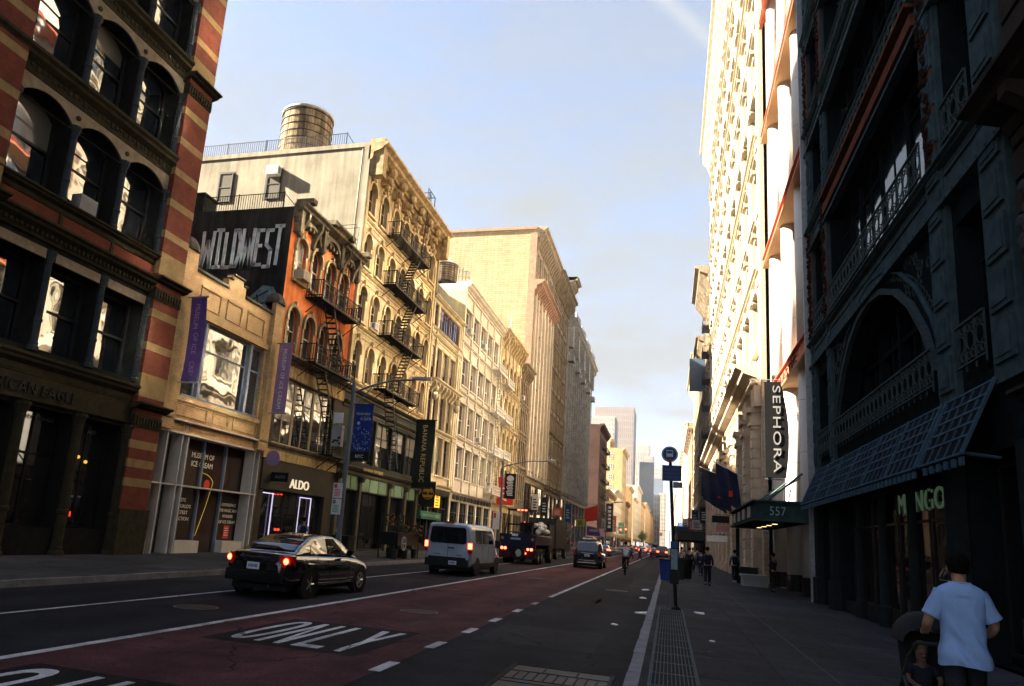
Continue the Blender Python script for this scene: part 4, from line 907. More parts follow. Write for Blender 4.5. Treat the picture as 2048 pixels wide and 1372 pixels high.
for k in range(4): m.tube((-20.6 + k*.35, 66, 24), (-20.6 + k*.35, 66, 28.2 - .3*k), .05)
for z in (26, 27, 27.6): m.tube((-20.7, 66, z), (-19.4, 66, z - .2), .04)
m.build('pipes', M_GREY, t)
# tan ornate building
u0, u1 = 76.8, 88.5
R_ = row_building('tan_building', 'ornate tan stone building with columned windows and white fire escape', F, u0, u1, 24.6, 18, TAN, YBR,
    [(6.3, 9.2), (10.5, 13.2), (14.6, 17.3), (18.7, 21.4)], [78.2 + 2.15*k for k in range(5)], 1.25, 0, TAN, (1.1, 1.0, 10), 1, (.5,), .5, M_SASH_B, G_WIN, .35, [77.1, 79.25, 81.4, 83.55, 85.7, 88.1], True, 5.2, TAN, belts=(9.7, 13.7, 17.9), dent=40, shopn=4)
mb = MB()
for k in range(26): mb.ball(F.p(77 + k*.45, 24.6 + .25*math.sin(k*1.7), .7), .24, .24, .3, 7, 5)
mb.build('crest', BEI2, R_)
fe = MB(); ladder(fe, F, 78.0, 21.5, 26.4, .7); 
for v in (25.2, 26.0): fe.path([F.p(77.3, v, .8), F.p(79.2, v, .8)], .025, 4)
fo = fe.build('fire_escape', M_SASH_W, R_)
for v in (10.1, 14.2, 18.3): balcony(fo, F, 77.2, 80.6, v, 1.0, M_SASH_W, .8)
# narrow brown gothic building
R_ = row_building('gothic_building', 'narrow smoky brown building with pointed arch windows', F, 88.5, 94.3, 23.4, 16, DTAN, DTAN,
    [(6.3, 9.5), (10.6, 13.8), (14.9, 17.8), (18.8, 21.4)], [89.5, 90.75, 92.0, 93.25], .8, 0, DTAN, (1.1, 1.0, 6), 1, (.5,), .4, M_SASH_D, G_WIN, .3, [88.9, 90.1, 91.4, 92.6, 93.9], True, 5.2, DTAN, belts=(10, 14.3, 18.2), shopn=3)
ac_unit(F, 89.5, 18.9, 0, 'air conditioner on the narrow smoky brown building', .7, .5, .5, M_AC)
# tall office block with yellow brick side wall
R_ = row_building('tall_building', 'tall stone office block whose plain yellow brick side wall faces the camera', F, 94.3, 111, 44.8, 26, PNK, YBR,
    [(11.5 + 3.9*k, 14.2 + 3.9*k) for k in range(8)], [96.2, 98.0, 101.7, 103.5, 107.2, 109.0], 1.5, 0, PNK, (1.6, 1.5, 14), 1, (.5,), 0, M_SASH_D, G_WIN, .3, [94.8, 99.85, 105.35, 110.5], False, 9.8, DTAN, belts=(10.2,), dent=40, shopn=3)
mb = MB(); cornice(mb, F, 94.2, 111, 35.6, 1.4, 1.5, 16, .3); mb.box(NORTH(94.3), XL - .9, XL + .1, 8, 44, 0, .1)
mb.box(NORTH(94.3), XL - 14.5, XL, 44.5, 44.9, 0, .25); mb.build('upper_cornice', mat('rusty stone cornice', (.30, .18, .12), .8, .3, 2, .2), R_)
mb = MB()
for u in (95.0, 97.1, 99.9, 102.6, 105.3, 108.1, 110.5): mb.box(F, u - .28, u + .28, 9.8, 35.4, 0, .38)
mb.build('pier', mat('pale stone pier', (.50, .43, .33), .8, .2, 1.5, .2), R_)
R_ = row_building('stone_building', 'brown stone office building with deep dark cornice beyond the tall block', F, 111, 128.5, 44.6, 26, PNK, PNK,
    [(11 + 3.8*k, 13.6 + 3.8*k) for k in range(8)], [112.4 + 1.95*k for k in range(8)], 1.35, 0, DTAN, (1.8, 1.8, 18), 1, (.5,), 0, M_SASH_D, G_WIN, .3, [111.5, 115.4, 119.3, 123.2, 128.1], True, 9.4, DTAN, belts=(9.6, 17.9, 33, 40.6), shopn=4)
mb = MB(); mb.box(F, 124.5, 129.2, 44.2, 47.2, -6, .2); cornice(mb, F, 124.3, 129.4, 46.8, 1.7, 2.2, 5, .3); mb.box(NORTH(124.5), XL - 6, XL + 2.0, 47.8, 48.5, -4, .2); mb.build('corner_tower', PNK, R_)
# grey corner tower
R_ = row_building('grey_building', 'grey stone corner building with turret-like ornamented top floors', F, 129.5, 173, 42.4, 30, GRY, GRY,
    [(12 + 4.1*k, 14.6 + 4.1*k) for k in range(7)], [132 + 3.35*k for k in range(12)], 2.1, 0, GRY, (1.6, 1.6, 24), 1, (.5,), 0, M_SASH_D, G_WIN, .35, [130 + 3.35*k for k in range(14)], True, 9.8, GRY, belts=(10, 14.9, 27.0, 35.2, 38.5), shopn=8)
mb = MB()
for u in (131, 140, 150, 160, 170): mb.box(F, u - .8, u + .8, 37, 44.5, 0, .9); mb.lathe(F.p(u, 44.5, 0), [(1.0, 0), (.9, .8), (.3, 1.6), (.05, 2.4)], 10); mb.box(F, u - 1.1, u + 1.1, 34.2, 35.2, 0, 1.2)
for k in range(12): mb.box(F, 131.4 + 3.35*k, 131.7 + 3.35*k, 10, 35, 0, .45)
mb.build('bay_ornament', GRY, R_)
mb = MB(); mb.box(NORTH(129.5), XL - 8, XL - .2, 41.9, 42.4, 0, .6); mb.box(NORTH(129.5), XL - 8, XL - .2, 35.4, 35.9, 0, .5)
for k in range(4): mb.box(NORTH(129.5), XL - 1.9 - k*2, XL - .9 - k*2, 31.5, 34.8, 0, .02)
mb.build('side_trim', WHT, R_)
# ================================================================== RIGHT SIDE
Q = RIGHT
IGR = mat('dark teal iron', (.009, .013, .0145), .5, .4, 4, .3, fine=20, spec=.0)
IGP = mat('teal iron panel', (.044, .068, .076), .5, .35, 3, .2, fine=18, spec=.0)
TERRA = mat('dull terracotta', (.11, .045, .030), .8, .4, 3, .4, fine=14, spec=.0)
ORNT = mat('dark terracotta ornament', (.026, .015, .012), .85, .5, 6, .6, fine=10, spec=.0)
R_ = thing('iron_building', 'dark teal iron and terracotta building with a big arched window and lacy iron balconies', 'building', (XR, 22, 0))
u0, u1, H = 13.3, 31.35, 45.0
FP = 4.55
lev = [10.45 + FP*k for k in range(7)]
main = (17.55, 27.55); side = (14.75, 16.15); nar = (28.4, 30.5)
holes = [(main[0], main[1], 5.55, 9.15, 3.2), (side[0], side[1], 5.4, 8.7, 0), (nar[0], nar[1], 5.4, 8.7, 0), (13.9, 16.4, .14, 3.9, 0), (17.3, 27.9, .14, 3.9, 0), (28.5, 30.6, .14, 3.9, 0)]
for v in lev: holes += [(a, b_, v + .1, v + 3.6, 0) for a, b_ in (main, side, nar)]
mb = MB(); wall(mb, Q, u0, u1, .14, H, holes, .5); mb.build('wall', IGR, R_)
shell(R_, Q, u0, u1, H, 28, TERRA)
# windows behind the openings
for v in [5.55] + lev:
    hh = 3.5
    if v == 5.55: windows(R_, Q, [((main[0] + main[1]) / 2, v)], 9.96, 3.58, 3.18, .9, 1, (), .08, IGR, G_DIM, .2)
    else: windows(R_, Q, [(main[0] + 1.25 + 2.5*k, v + .1) for k in range(4)], 2.4, hh, 0, .45, 2, (.78,), .08, IGR, G_BOUNCE if v > 18 else G_DIM, 1.0)  # upper panes get the extra reflective glass to brighten the facades opposite
    windows(R_, Q, [(sum(side)/2, v + .1 if v > 6 else 5.4), (sum(nar)/2, v + .1 if v > 6 else 5.4)], 1.38, 3.3 if v < 6 else hh, 0, .4, 2, (.75,), .07, IGR, G_BOUNCE if v > 18 else G_DIM, 1.0)
mu = MB()
for k in range(9):
    u = main[0] + 1.0 + k * 1.0; t_ = 8.9 - .06 * abs(u - 22.55)**2 * .8
    if k % 2 == 0: mu.box(Q, u - .11, u + .11, 5.55, t_, -.9, -.62)
    else: mu.box(Q, u - .05, u + .05, 5.55, t_ - .4, -.9, -.72)
mu.box(Q, main[0], main[1], 7.9, 8.05, -.9, -.66); mu.build('mullion', IGR, R_)
pn = MB(); tc = MB(); orn = MB(); bl = MB()
hood(bl, Q, main[0], main[1], 5.95, 3.2, .16, 0, .14); hood(pn, Q, main[0] - .55, main[1] + .5, 5.95, 3.75, .06, 0, .1)
for i in range(60):                                      # lacework in the arch spandrel
    a = PI * i / 59; cx = 22.55 - 5.35*math.cos(a); cz = 5.95 + 3.5*math.sin(a); bl.ring(Q.p(cx, cz, .03), (1,0,0), .09, .12, .03, 8)
for i in range(40):
    u = RND.choice((RND.uniform(17.4, 19.6), RND.uniform(25.5, 27.8))); v = RND.uniform(8.2, 9.3); bl.ring(Q.p(u, v, .03), (1,0,0), .10, .13, .03, 8)
for a, b_ in ((16.3, 17.3), (27.72, 28.3), (13.45, 14.55), (30.6, 31.25)):      # panelled pilasters
    pn.box(Q, a, b_, 5.0, H, 0, .12)
    v = 5.2
    while v < 40:
        k = int((v - 5.2) / FP); 
        pn.box(Q, a + .14, b_ - .14, v + .12, v + .14 + .7, .12, .17); pn.box(Q, a + .24, b_ - .24, v + .22, v + .04 + .7, .17, .19); v += .92
for v in [9.25] + [l + 3.65 for l in lev]:
    pn.box(Q, u0, u1, v, v + .85, 0, .10); pn.box(Q, u0, u1, v + .0, v + .1, .1, .22); cornice(pn, Q, u0, u1, v + .74, .26, .3)
    for i in range(44): x = u0 + .2 + i*.41; pn.ball(Q.p(x, v + .06, .2), .05, .05, .05, 6, 4)
    for a, b_ in ((13.5, 16.2), (17.4, 21), (21.2, 24.4), (24.6, 27.6), (28.3, 31.2)): pn.box(Q, a, b_, v + .2, v + .25, .1, .14); pn.box(Q, a, b_, v + .62, v + .67, .1, .14)
for v in (lev[1], lev[3], lev[5]):                          # terracotta bands under the deep balconies
    tc.box(Q, 17.3, 27.8, v - .62, v - .30, .10, .24); tc.box(Q, 17.3, 27.8, v - .1, v + .0, 0, .36)
for v0 in (10.5, 19.5, 28.5):                           # heavy terracotta garlands on the piers
    for uu in (16.85, 28.1, 30.95):
        orn = MB()
        for j in range(34):
            for q_ in range(3): orn.ball(Q.p(uu + RND.uniform(-.2, .2), v0 + .13*j, .13 + RND.uniform(-.03, .06)), .09, .09, .1, 6, 4)
        orn.build('garland', ORNT, R_)
        tc.box(Q, uu - .36, uu + .36, v0 - .2, v0 + 4.3, .10, .15)
pn.build('pilaster', IGP, R_); tc.build('terracotta_band', TERRA, R_)
for v in lev[:4] + [5.5]:
    for a, b_ in (main, side, nar):
        rl = bl if v == 5.5 else MB(); w = .12
        rl.box(Q, a, b_, v + .95, v + 1.0, w, w + .05); rl.box(Q, a, b_, v + .12, v + .16, w, w + .05)
        n = max(2, int((b_ - a) / .42))
        for i in range(n):
            c = a + (b_ - a) * (i + .5) / n
            rl.ring(Q.p(c, v + .58, w + .02), (1,0,0), .17, .195, .02, 12); rl.ring(Q.p(c - .1, v + .3, w + .02), (1,0,0), .07, .09, .02, 8); rl.ring(Q.p(c + .1, v + .3, w + .02), (1,0,0), .07, .09, .02, 8)
            rl.ring(Q.p(c - .1, v + .84, w + .02), (1,0,0), .06, .08, .02, 8); rl.ring(Q.p(c + .1, v + .84, w + .02), (1,0,0), .06, .08, .02, 8)
            rl.box(Q, a + (b_ - a)*i/n - .012, a + (b_ - a)*i/n + .012, v, v + 1.0, w, w + .03)
        if rl is not bl: rl.build('balcony_railing', mat('teal iron lace', (.055, .075, .075), .5, .3, 6, .1, spec=.0) if 'teal iron lace' not in bpy.data.materials else bpy.data.materials['teal iron lace'], R_)
bl.build('arch_lacework', mat('dark iron lacework', (.045, .060, .062), .5, .3, 6, .1, spec=.0), R_)
# panels between awning and arch
# shopfront
windows(R_, Q, [(18.7, .5), (21.3, .5), (23.9, .5), (26.5, .5)], 2.5, 3.3, 0, .45, 2, (.72,), .08, M_BLACK, G_SHOP, .3, 'shop_window')
windows(R_, Q, [(15.15, .3), (29.55, .3)], 2.0, 3.5, 0, .45, 2, (), .08, M_BLACK, G_SHOP, .3, 'shop_window')
mb = MB()
for u in (13.5, 16.85, 28.2, 30.95): mb.box(Q, u - .3, u + .3, .14, 3.9, 0, .2); mb.box(Q, u - .36, u + .36, .14, 1.1, .0, .28)
for u in (20.0, 22.6, 25.2): mb.lathe(Q.p(u, .14, .0), [(.16, 0), (.16, .5), (.12, .55), (.10, 3.4), (.17, 3.6), (.17, 3.76)], 12)
mb.box(Q, 17.3, 27.9, .14, .5, -.5, -.1); mb.build('shop_column', mat('near black iron column', (.018, .022, .022), .55, .3, 4, .1, spec=.0), R_)
text('sign_lettering', 'MANGO', Q.p(22.55, 3.12, -.42), (0,-1,0), (0,0,1), mat('green lit letters', (.025, .05, .028), .5, 0, 1, 0, emit=(.3, .5, .3), estr=.011), 3.55, .52, .03, R_, 1.05)
m = MB(); m.box(Q, 18.0, 18.5, .9, 3.0, -.440, -.43); tag(m.build('display_panel', mat('yellow green shop display', (.12, .11, .04), .6, .5, 3, 0, emit=(.3, .26, .08), estr=.07)), 'dim yellow green display panel in the dark shop window beside the man', 'display')
# sloping glass-and-iron awnings
AWB = mat('blue grey awning bar', (.048, .082, .112), .45, .25, 6, .1, spec=.0); AWG = mat('dark ribbed awning panel', (.016, .016, .019), .5, .35, 5, .2, spec=.0)
def awning(a, b_, lab, zt=5.1, zb=3.72, pr=.6):
    t = thing('awning', lab, 'awning', Q.p((a + b_)/2, zb, 0))
    P_ = lambda u, k, d=0.: Q.p(u, zt + (zb - zt)*k + d*.63, .1 + pr*k + d*.77)
    m = MB(); m.hexa([P_(a,0), P_(b_,0), P_(b_,1), P_(a,1), P_(a,0,.02), P_(b_,0,.02), P_(b_,1,.02), P_(a,1,.02)]); m.build('panel', AWG, t)
    m = MB(); n = max(2, round((b_ - a) / .45))
    def bar(u, v, k0, k1, s, d0=.02, d1=.05):
        m.hexa([P_(u,k0,d0), P_(v,k0,d0), P_(v,k1,d0), P_(u,k1,d0), P_(u,k0,d1), P_(v,k0,d1), P_(v,k1,d1), P_(u,k1,d1)])
    for i in range(n + 1): u = a + (b_ - a)*i/n; s = .045 if i % 5 == 0 else .018; bar(u - s, u + s, 0, 1, 0, .02, .07 if i % 5 == 0 else .045)
    for k in (.0, .18, .36, .54, .72, .97): bar(a, b_, k, k + .03, 0, .02, .05)
    nn = int((b_ - a)*3)
    for i in range(nn): u = a + (b_ - a)*i/nn; m.box(Q, u, u + .18, zb - .16, zb - .01, .08 + pr, .12 + pr)
    for u in (a + .1, b_ - .1): m.tube(P_(u, .95), Q.p(u, zb - .0, .1), .03, n=4)
    m.build('bar', AWB, t)
awning(17.1, 30.95, 'long sloping blue grey iron grid awning over the MANGO shopfront'); awning(14.5, 16.8, 'short sloping iron grid awning nearest the camera')
# brownstone at the right edge
BST = mat('brown rusticated stone', (.038, .031, .027), .85, .35, 2, .4, spec=.0)
R_ = thing('brownstone_building', 'brown rusticated stone building at the right edge with heavy projecting cornice', 'building', (XR, 5, 0))
holes = [(u, u + 1.9, v, v + 2.9, 0) for u in (9.6, 5.2, .8, -3.6) for v in (5.6, 10.1, 14.6, 19.1, 23.6)] + [(u, u + 2.6, .5, 4.0, 0) for u in (9.2, 4.8, .4)]
mb = MB(); wall(mb, Q, -8, 13.25, .14, 40, holes, .4); mb.build('wall', BST, R_); shell(R_, Q, -8, 13.25, 40, 25, BST)
mb = MB(); v = 4.6
while v < 30:
    for a, b_ in ((12.0, 13.2), (7.3, 9.4), (2.9, 5.0)): mb.box(Q, a, b_, v, v + .5, 0, .12)
    v += .6
cornice(mb, Q, -8, 13.2, 9.0, .5, .9, 9, .3); cornice(mb, Q, -8, 13.2, 4.2, .4, .5); cornice(mb, Q, -8, 13.3, 38.5, 1.5, 1.4, 14, .3)
mb.build('rustication', BST, R_)
windows(R_, Q, [(u + .95, v) for u in (9.6, 5.2, .8) for v in (5.6, 10.1, 14.6, 19.1)], 1.88, 2.88, 0, .35, 1, (.5,), .08, M_SASH_D, G_WIN, 1); windows(R_, Q, [(u + 1.3, .5) for u in (9.2, 4.8, .4)], 2.58, 3.48, 0, .35, 2, (), .08, M_BLACK, G_SHOP, .2, 'shop_window')
mb = MB()
for j in range(16): mb.ball(Q.p(12.2 + RND.uniform(-.3, .3), 7.0 + RND.uniform(-.6, .7), .2 + RND.uniform(0, .2)), .12, .12, .15, 7, 5)
mb.build('console', mat('pale carved console', (.05, .05, .055), .8, .4, 5, .4, spec=.0), R_)

# ---- publishing house with round white columns and red beams
WCOL = mat('white precast column', (.54, .515, .475), .75, .08, .8, .1); REDB = mat('brick red painted beam', (.44, .125, .070), .6, .22, 1.6, .15)
R_ = thing('column_building', 'white building of tall round columns crossed by brick red beams', 'building', (XR, 39, 0))
u0, u1, H = 31.4, 46.3, 46
mb = MB(); hl = [(u0 + .5 + 4.75*k, u0 + 4.6 + 4.75*k, v, v + 2.9, 0) for k in range(3) for v in (12.0, 16.2, 20.6, 24.6, 29, 33)] + [(31.9, 45.8, .3, 9.0, 0)]
wall(mb, Q, u0, u1, .14, H, hl, .25, -1.1); mb.build('wall', mat('pale recessed wall', (.55, .48, .40), .8, .15, 1, .1), R_)
shell(R_, Q, u0, u1, H, 26, WCOL)
windows(R_, Q.off(-1.1), [((a + b_)/2, c) for a, b_, c, d, _ in hl[:-1]], 4.06, 2.88, 0, .2, 3, (), .07, M_SASH_D, G_BOUNCE, .5)
windows(R_, Q.off(-1.1), [(38.85, .3)], 13.8, 8.6, 0, .2, 6, (.4,), .08, M_SASH_D, G_SHOP, .1, 'shop_window')
for u in (35.55, 39.9, 44.3):
    c = MB(); c.smooth = True; P_ = Q.p(u, 0, -.45)
    for z0, z1 in ((.9, 10.5), (10.9, 19.5), (19.7, 28.0), (28.3, H)): c.lathe((P_.x, P_.y, z0), [(.42, 0), (.42, z1 - z0)], 28)
    c.smooth = False
    o = c.build('column', WCOL, R_)
    for z in (3.9, 6.4, 8.8, 14, 16.6, 22.6, 25.2): g = MB(); g.lathe((P_.x, P_.y, z), [(.4205, 0), (.4205, .025)], 28); g.build('joint', M_GREY, o)
    g = MB(); g.lathe((P_.x, P_.y, .14), [(.46, 0), (.46, .78), (.42, .8)], 28); g.build('column_base', M_BLACK, o)
for z0, z1 in ((10.3, 11.15), (19.35, 19.9), (27.95, 28.45), (36.4, 36.9)):
    mb = MB(); mb.box(Q, u0, u1 - .1, z0, z1, -.02, .06); mb.box(Q, u0, u1 - .1, z1 - .05, z1, .06, .2); mb.box(Q, u0, u1 - .1, z0, z0 + .05, .06, .2)
    mb.box(Q, u0, u1 - .1, z1 - .02, z1 + .02, -1.1, -.02)
    mb.build('beam', REDB, R_)
SOF = mat('tan soffit', (.45, .27, .14), .8, .1, 1, 0)
for z in (10.28, 19.33, 27.93): mb = MB(); mb.box(Q, u0, u1 - .1, z - .03, z, -1.1, .19); mb.build('soffit', SOF, R_)
text('sign_lettering', 'SCHOLASTIC', Q.p(44.6, 10.5, .06), (0,-1,0), (0,0,1), mat('dark red letters', (.09, .03, .02), .6, 0, 1, 0), 9.5, .42, .06, R_, 1.2)
mb = MB(); mb.box(Q, u1, u1 + .6, .14, H + 8, -.2, .30); mb.build('end_pier', mat('tan end pier', (.50, .38, .27), .8, .15, .8, .2, brick=((.44, .33, .23), (.3, .25, .18), .6, .3)), R_)
mb = MB(); mb.box(Q, 31.36, 31.46, .14, H, -.05, .34); mb.build('drain_pipe', M_STEEL, R_)
# 557 canopy
CNP = mat('dark green canopy', (.040, .062, .058), .5, .25, 3, .1, spec=.0)
t = thing('entrance_canopy', 'flat dark green metal canopy bearing the number 557 over the pavement', 'canopy', Q.p(39, 3.2, 0))
mb = MB()
mb.hexa([(3.55, 33.2, 3.25), (5.58, 33.2, 3.25), (5.58, 45, 3.25), (3.55, 45, 3.25), (3.5, 33.15, 3.95), (5.58, 33.15, 3.95), (5.58, 45.05, 3.95), (3.5, 45.05, 3.95)])
mb.b(3.35, 5.58, 33.0, 45.2, 3.95, 4.03); mb.b(3.4, 5.58, 33.05, 45.15, 3.17, 3.25); mb.build('box', CNP, t)
mb = MB()
for y in (34.5, 39, 43.5): mb.tube((4.0, y, 4.0), (5.55, y, 5.35), .05, n=6); mb.tube((3.8, y + .5, 4.0), (5.55, y + .5, 5.2), .03, n=6)
mb.build('strut', mat('green strut', (.06, .09, .085), .5, .2, 4, 0), t)
mb = MB()
for y in (35, 37.5, 40, 42.5): mb.b(3.46, 3.5, y, y + 1.3, 3.38, 3.85)
mb.build('side_panel', M_GREY, t)
text('number', '557', (4.05, 33.14, 3.42), (1,0,0), (0,0,1), mat('pale green numerals', (.30, .42, .40), .5, .1, 4, 0), .62, .36, .02, t, 1.1)
mb = MB()
for y in (36, 38, 40, 42): mb.disc((4.6, y, 3.168), (0, 0, -1), .12, .01, 12)
mb.build('downlight', mat('lit downlight', (.8, .5, .2), .5, 0, 1, 0, emit=(1, .6, .2), estr=.5), t)
mb = MB(); mb.lathe((3.75, 44.6, .14), [(.16, 0), (.16, .3), (.1, .35), (.1, 3.0)], 10); mb.build('post', M_BLACK, t)
# SEPHORA blade
t = thing('blade_sign', 'tall black SEPHORA blade sign with one bulging side above the 557 canopy', 'sign', (5.0, 38.5, 5.5))
zz = [5.5 + 4.8*i/14 for i in range(15)]
pl = [(4.52, 10.3), (4.52, 5.5)] + [(5.42 + .28*math.sin(PI*.93*(z - 5.5)/4.8 + .12) - .18*((z-5.5)/4.8), z) for z in zz]
mb = MB(); mb.prism(NORTH(38.5), pl, 0, .14); mb.build('panel', M_BLACK, t)
text('lettering', 'SEPHORA', (4.90, 38.34, 10.1), (0,0,-1), (1,0,0), M_GREY, 4.35, .35, .02, t, 1.12)
mb = MB(); mb.tube((3.85, 38.45, 10.42), (5.6, 38.45, 10.42), .03); mb.tube((4.5, 38.45, 5.42), (5.6, 38.45, 5.42), .025); mb.tube((3.85, 38.45, 10.42), (3.95, 38.45, 10.2), .02); mb.build('bracket', M_STEEL, t)

# ---- big ornate white block
WST = mat('sunlit white stone', (.50, .455, .37), .8, .12, .7, .3, streak=.1); WST2 = mat('carved white stone', (.42, .365, .265), .8, .25, 1.5, .4)
RUS = mat('rusticated warm stone', (.50, .41, .30), .85, .25, 1.2, .4)
R_ = thing('ornate_block', 'huge ornate white stone block with a projecting bracketed cornice and rusticated ground floor piers', 'building', (XR, 75, 0))
u0, u1, H = 46.95, 105.0, 60.5
cs = [50.0 + 5.2*k for k in range(11)]; rw = [(15.0 + 4.75*k, 18.3 + 4.75*k) for k in range(9)]
holes = [(c - 1.45, c + 1.45, s, t_, .0) for c in cs for s, t_ in rw]
mb = MB(); wall(mb, Q, u0, u1, 13.0, H, holes, .5); mb.build('wall', WST, R_)
mb = MB(); wall(mb, Q, u0, u1, .1, 13.0, [(c - 1.6, c + 1.6, .5, 8.8, 1.2) for c in cs], .7); mb.build('lower_wall', RUS, R_)
shell(R_, Q, u0, u1, H, 30, mat('plain party wall', (.55, .45, .33), .85, .2, .5, .2))
windows(R_, Q, [(c, s) for c in cs for s, _ in rw], 2.88, 3.28, 0, .4, 3, (.6,), .09, M_SASH_T, G_BOUNCE, 1)
windows(R_, Q, [(c, .5) for c in cs], 3.18, 8.28, 1.2, .65, 3, (.4, .7), .1, M_SASH_D, G_SHOP, .3, 'shop_window')
for j, (s, t_) in enumerate(rw):
    for c in cs:
        tr = MB(); tr.box(Q, c - 1.75, c + 1.75, s - .3, s - .02, 0, .35); tr.box(Q, c - 1.7, c - 1.46, s, t_, 0, .2); tr.box(Q, c + 1.46, c + 1.7, s, t_, 0, .2)
        if j % 3 == 0: tr.loft([[Q.p(c - 1.95, t_ + .1, w), Q.p(c + 1.95, t_ + .1, w), Q.p(c, t_ + .95, w)] for w in (0, .45)])
        else: cornice(tr, Q, c - 1.9, c + 1.9, t_ + .02, .4, .5)
        tr.box(Q, c - .2, c + .2, t_ - .1, t_ + .6, 0, .4)
        for k in (-1, 1): tr.ball(Q.p(c + k*2.2, t_ + .1, .1), .28, .28, .45, 8, 6)
        tr.build('window_surround', WST2, R_)
    for c in [47.4] + [x + 2.6 for x in cs]:
        tr = MB(); tr.box(Q, c - .42, c + .42, s - .9, t_ + .8, 0, .28); tr.box(Q, c - .5, c + .5, t_ + .25, t_ + .8, 0, .4); tr.build('pilaster_block', WST2, R_)
for v in (18.95, 28.4, 42.7, 52.2): tr = MB(); cornice(tr, Q, u0, u1, v + .25, .5, .6, dent=110); tr.build('belt_course', WST2, R_)
tr = MB(); cornice(tr, Q, u0 - .2, u1 + .4, 58.4, 2.3, 1.8, 0, dent=80)
for k in range(34):
    u = u0 + .8 + k * 1.72
    tr.loft([[Q.p(u + d, v, w) for v, w in ((56.8, 0), (56.8, .5), (57.7, .75), (58.4, 1.35), (59.2, 1.42), (59.2, 0))] for d in (-.33, .33)])
    tr.box(Q, u + .5, u + 1.2, 56.6, 57.6, 0, .35)
tr.build('cornice', WST2, R_)
tr = MB(); cornice(tr, Q, u0 + .3, u1, 11.9, 1.5, 1.75, 0, dent=100); tr.build('porch_cornice', RUS, R_)
for c in [47.4] + [x + 2.6 for x in cs]:
    for dd in (-.55, .15) if c > 48 else (0,):
        v = .9; tr = MB()
        tr.box(Q, c + dd - .3, c + dd + .7, .14, .9, 0, .95)
        while v < 9.4: tr.box(Q, c + dd - .2, c + dd + .6, v, v + .52, 0, .8); tr.box(Q, c + dd - .15, c + dd + .55, v + .52, v + .6, 0, .72); v += .6
        tr.box(Q, c + dd - .3, c + dd + .7, 9.5, 9.75, 0, .95); tr.box(Q, c + dd - .24, c + dd + .64, 9.75, 10.3, 0, .85); tr.box(Q, c + dd - .36, c + dd + .76, 10.3, 10.6, 0, 1.05)
        tr.build('rusticated_pier', RUS, R_)
    tr = MB(); tr.box(Q, c - .9, c + 1.1, 10.6, 11.9, 0, .7); tr.build('impost_block', RUS, R_)
# flags
NAVY = mat('navy flag cloth', (.018, .022, .050), .8, .3, 3, .2)
def flag(y, z, lab, dx=2.3, m=NAVY):
    t = thing('flag', lab, 'flag', (XR - .8, y, z))
    a, b_ = V((XR - .7, y, z)), V((XR - .7 - dx, y - .1, z + .95)); p = MB(); p.tube(a, b_, .035, .025); p.ball(b_, .07); p.build('pole', M_WHITE, t)
    c = MB(); c.smooth = True; rows_ = []
    for i in range(10):
        k = i / 9; top = a.lerp(b_, .22 + .74*k); col_ = []
        for j in range(9):
            s = j / 8; col_.append(top + V((.35*s*(1 - k) , .16*math.sin(3.5*PI*k + s*2)*(.3 + s), -s*(2.7 - .5*k) )))
        rows_.append(col_)
    n = 9; pts = [q for r in rows_ for q in r]; c.add(pts + [q + V((0, .02, 0)) for q in pts], [(i*n+j, i*n+j+1, (i+1)*n+j+1, (i+1)*n+j) for i in range(9) for j in range(8)] + [tuple(90 + x for x in (i*n+j, i*n+j+1, (i+1)*n+j+1, (i+1)*n+j)) for i in range(9) for j in range(8)])
    c.build('cloth', m, t)
    e = MB(); e.b(b_.x*.45 + a.x*.55 - .12, b_.x*.45 + a.x*.55 + .12, y - .3, y - .28, z - 1.4, z - 1.0); e.build('emblem', M_POST, t)
flag(53.5, 6.9, 'navy flag hanging on a white pole nearer the 557 canopy', 1.9); flag(60, 7.2, 'navy flag hanging farther along the ornate white block', 2.6); flag(66.5, 7.4, 'farthest navy flag on the ornate white block', 2.2)
for y, z, w, h, m, lab in ((62, 4.0, 1.3, .55, M_BLACK, 'small black hanging shop sign past the navy flags'), (62.6, 3.3, 1.0, .55, mat('pink sign', (.5, .25, .28), .6, .1, 3, 0), 'small pink sign under the black hanging shop sign'), (64, 2.55, 1.2, .5, M_WHITE, 'white shop sign board right above the pedestrians'), (70, 2.6, 1.3, .5, M_WHITE, 'white shop sign board farther left above the pedestrians')):
    t = thing('shop_sign', lab, 'sign', (XR - 1.2, y, z)); b = MB(); b.b(XR - 1.0 - w, XR - 1.0, y, y + .1, z, z + h); b.build('panel', m, t); b = MB(); b.tube((XR - 1.0 - w*.8, y + .05, z + h + .1), (XR, y + .05, z + h + .1), .02); b.tube((XR - 1.0 - w*.8, y + .05, z + h), (XR - 1.0 - w*.8, y + .05, z + h + .1), .015); b.build('bracket', M_IRON, t)

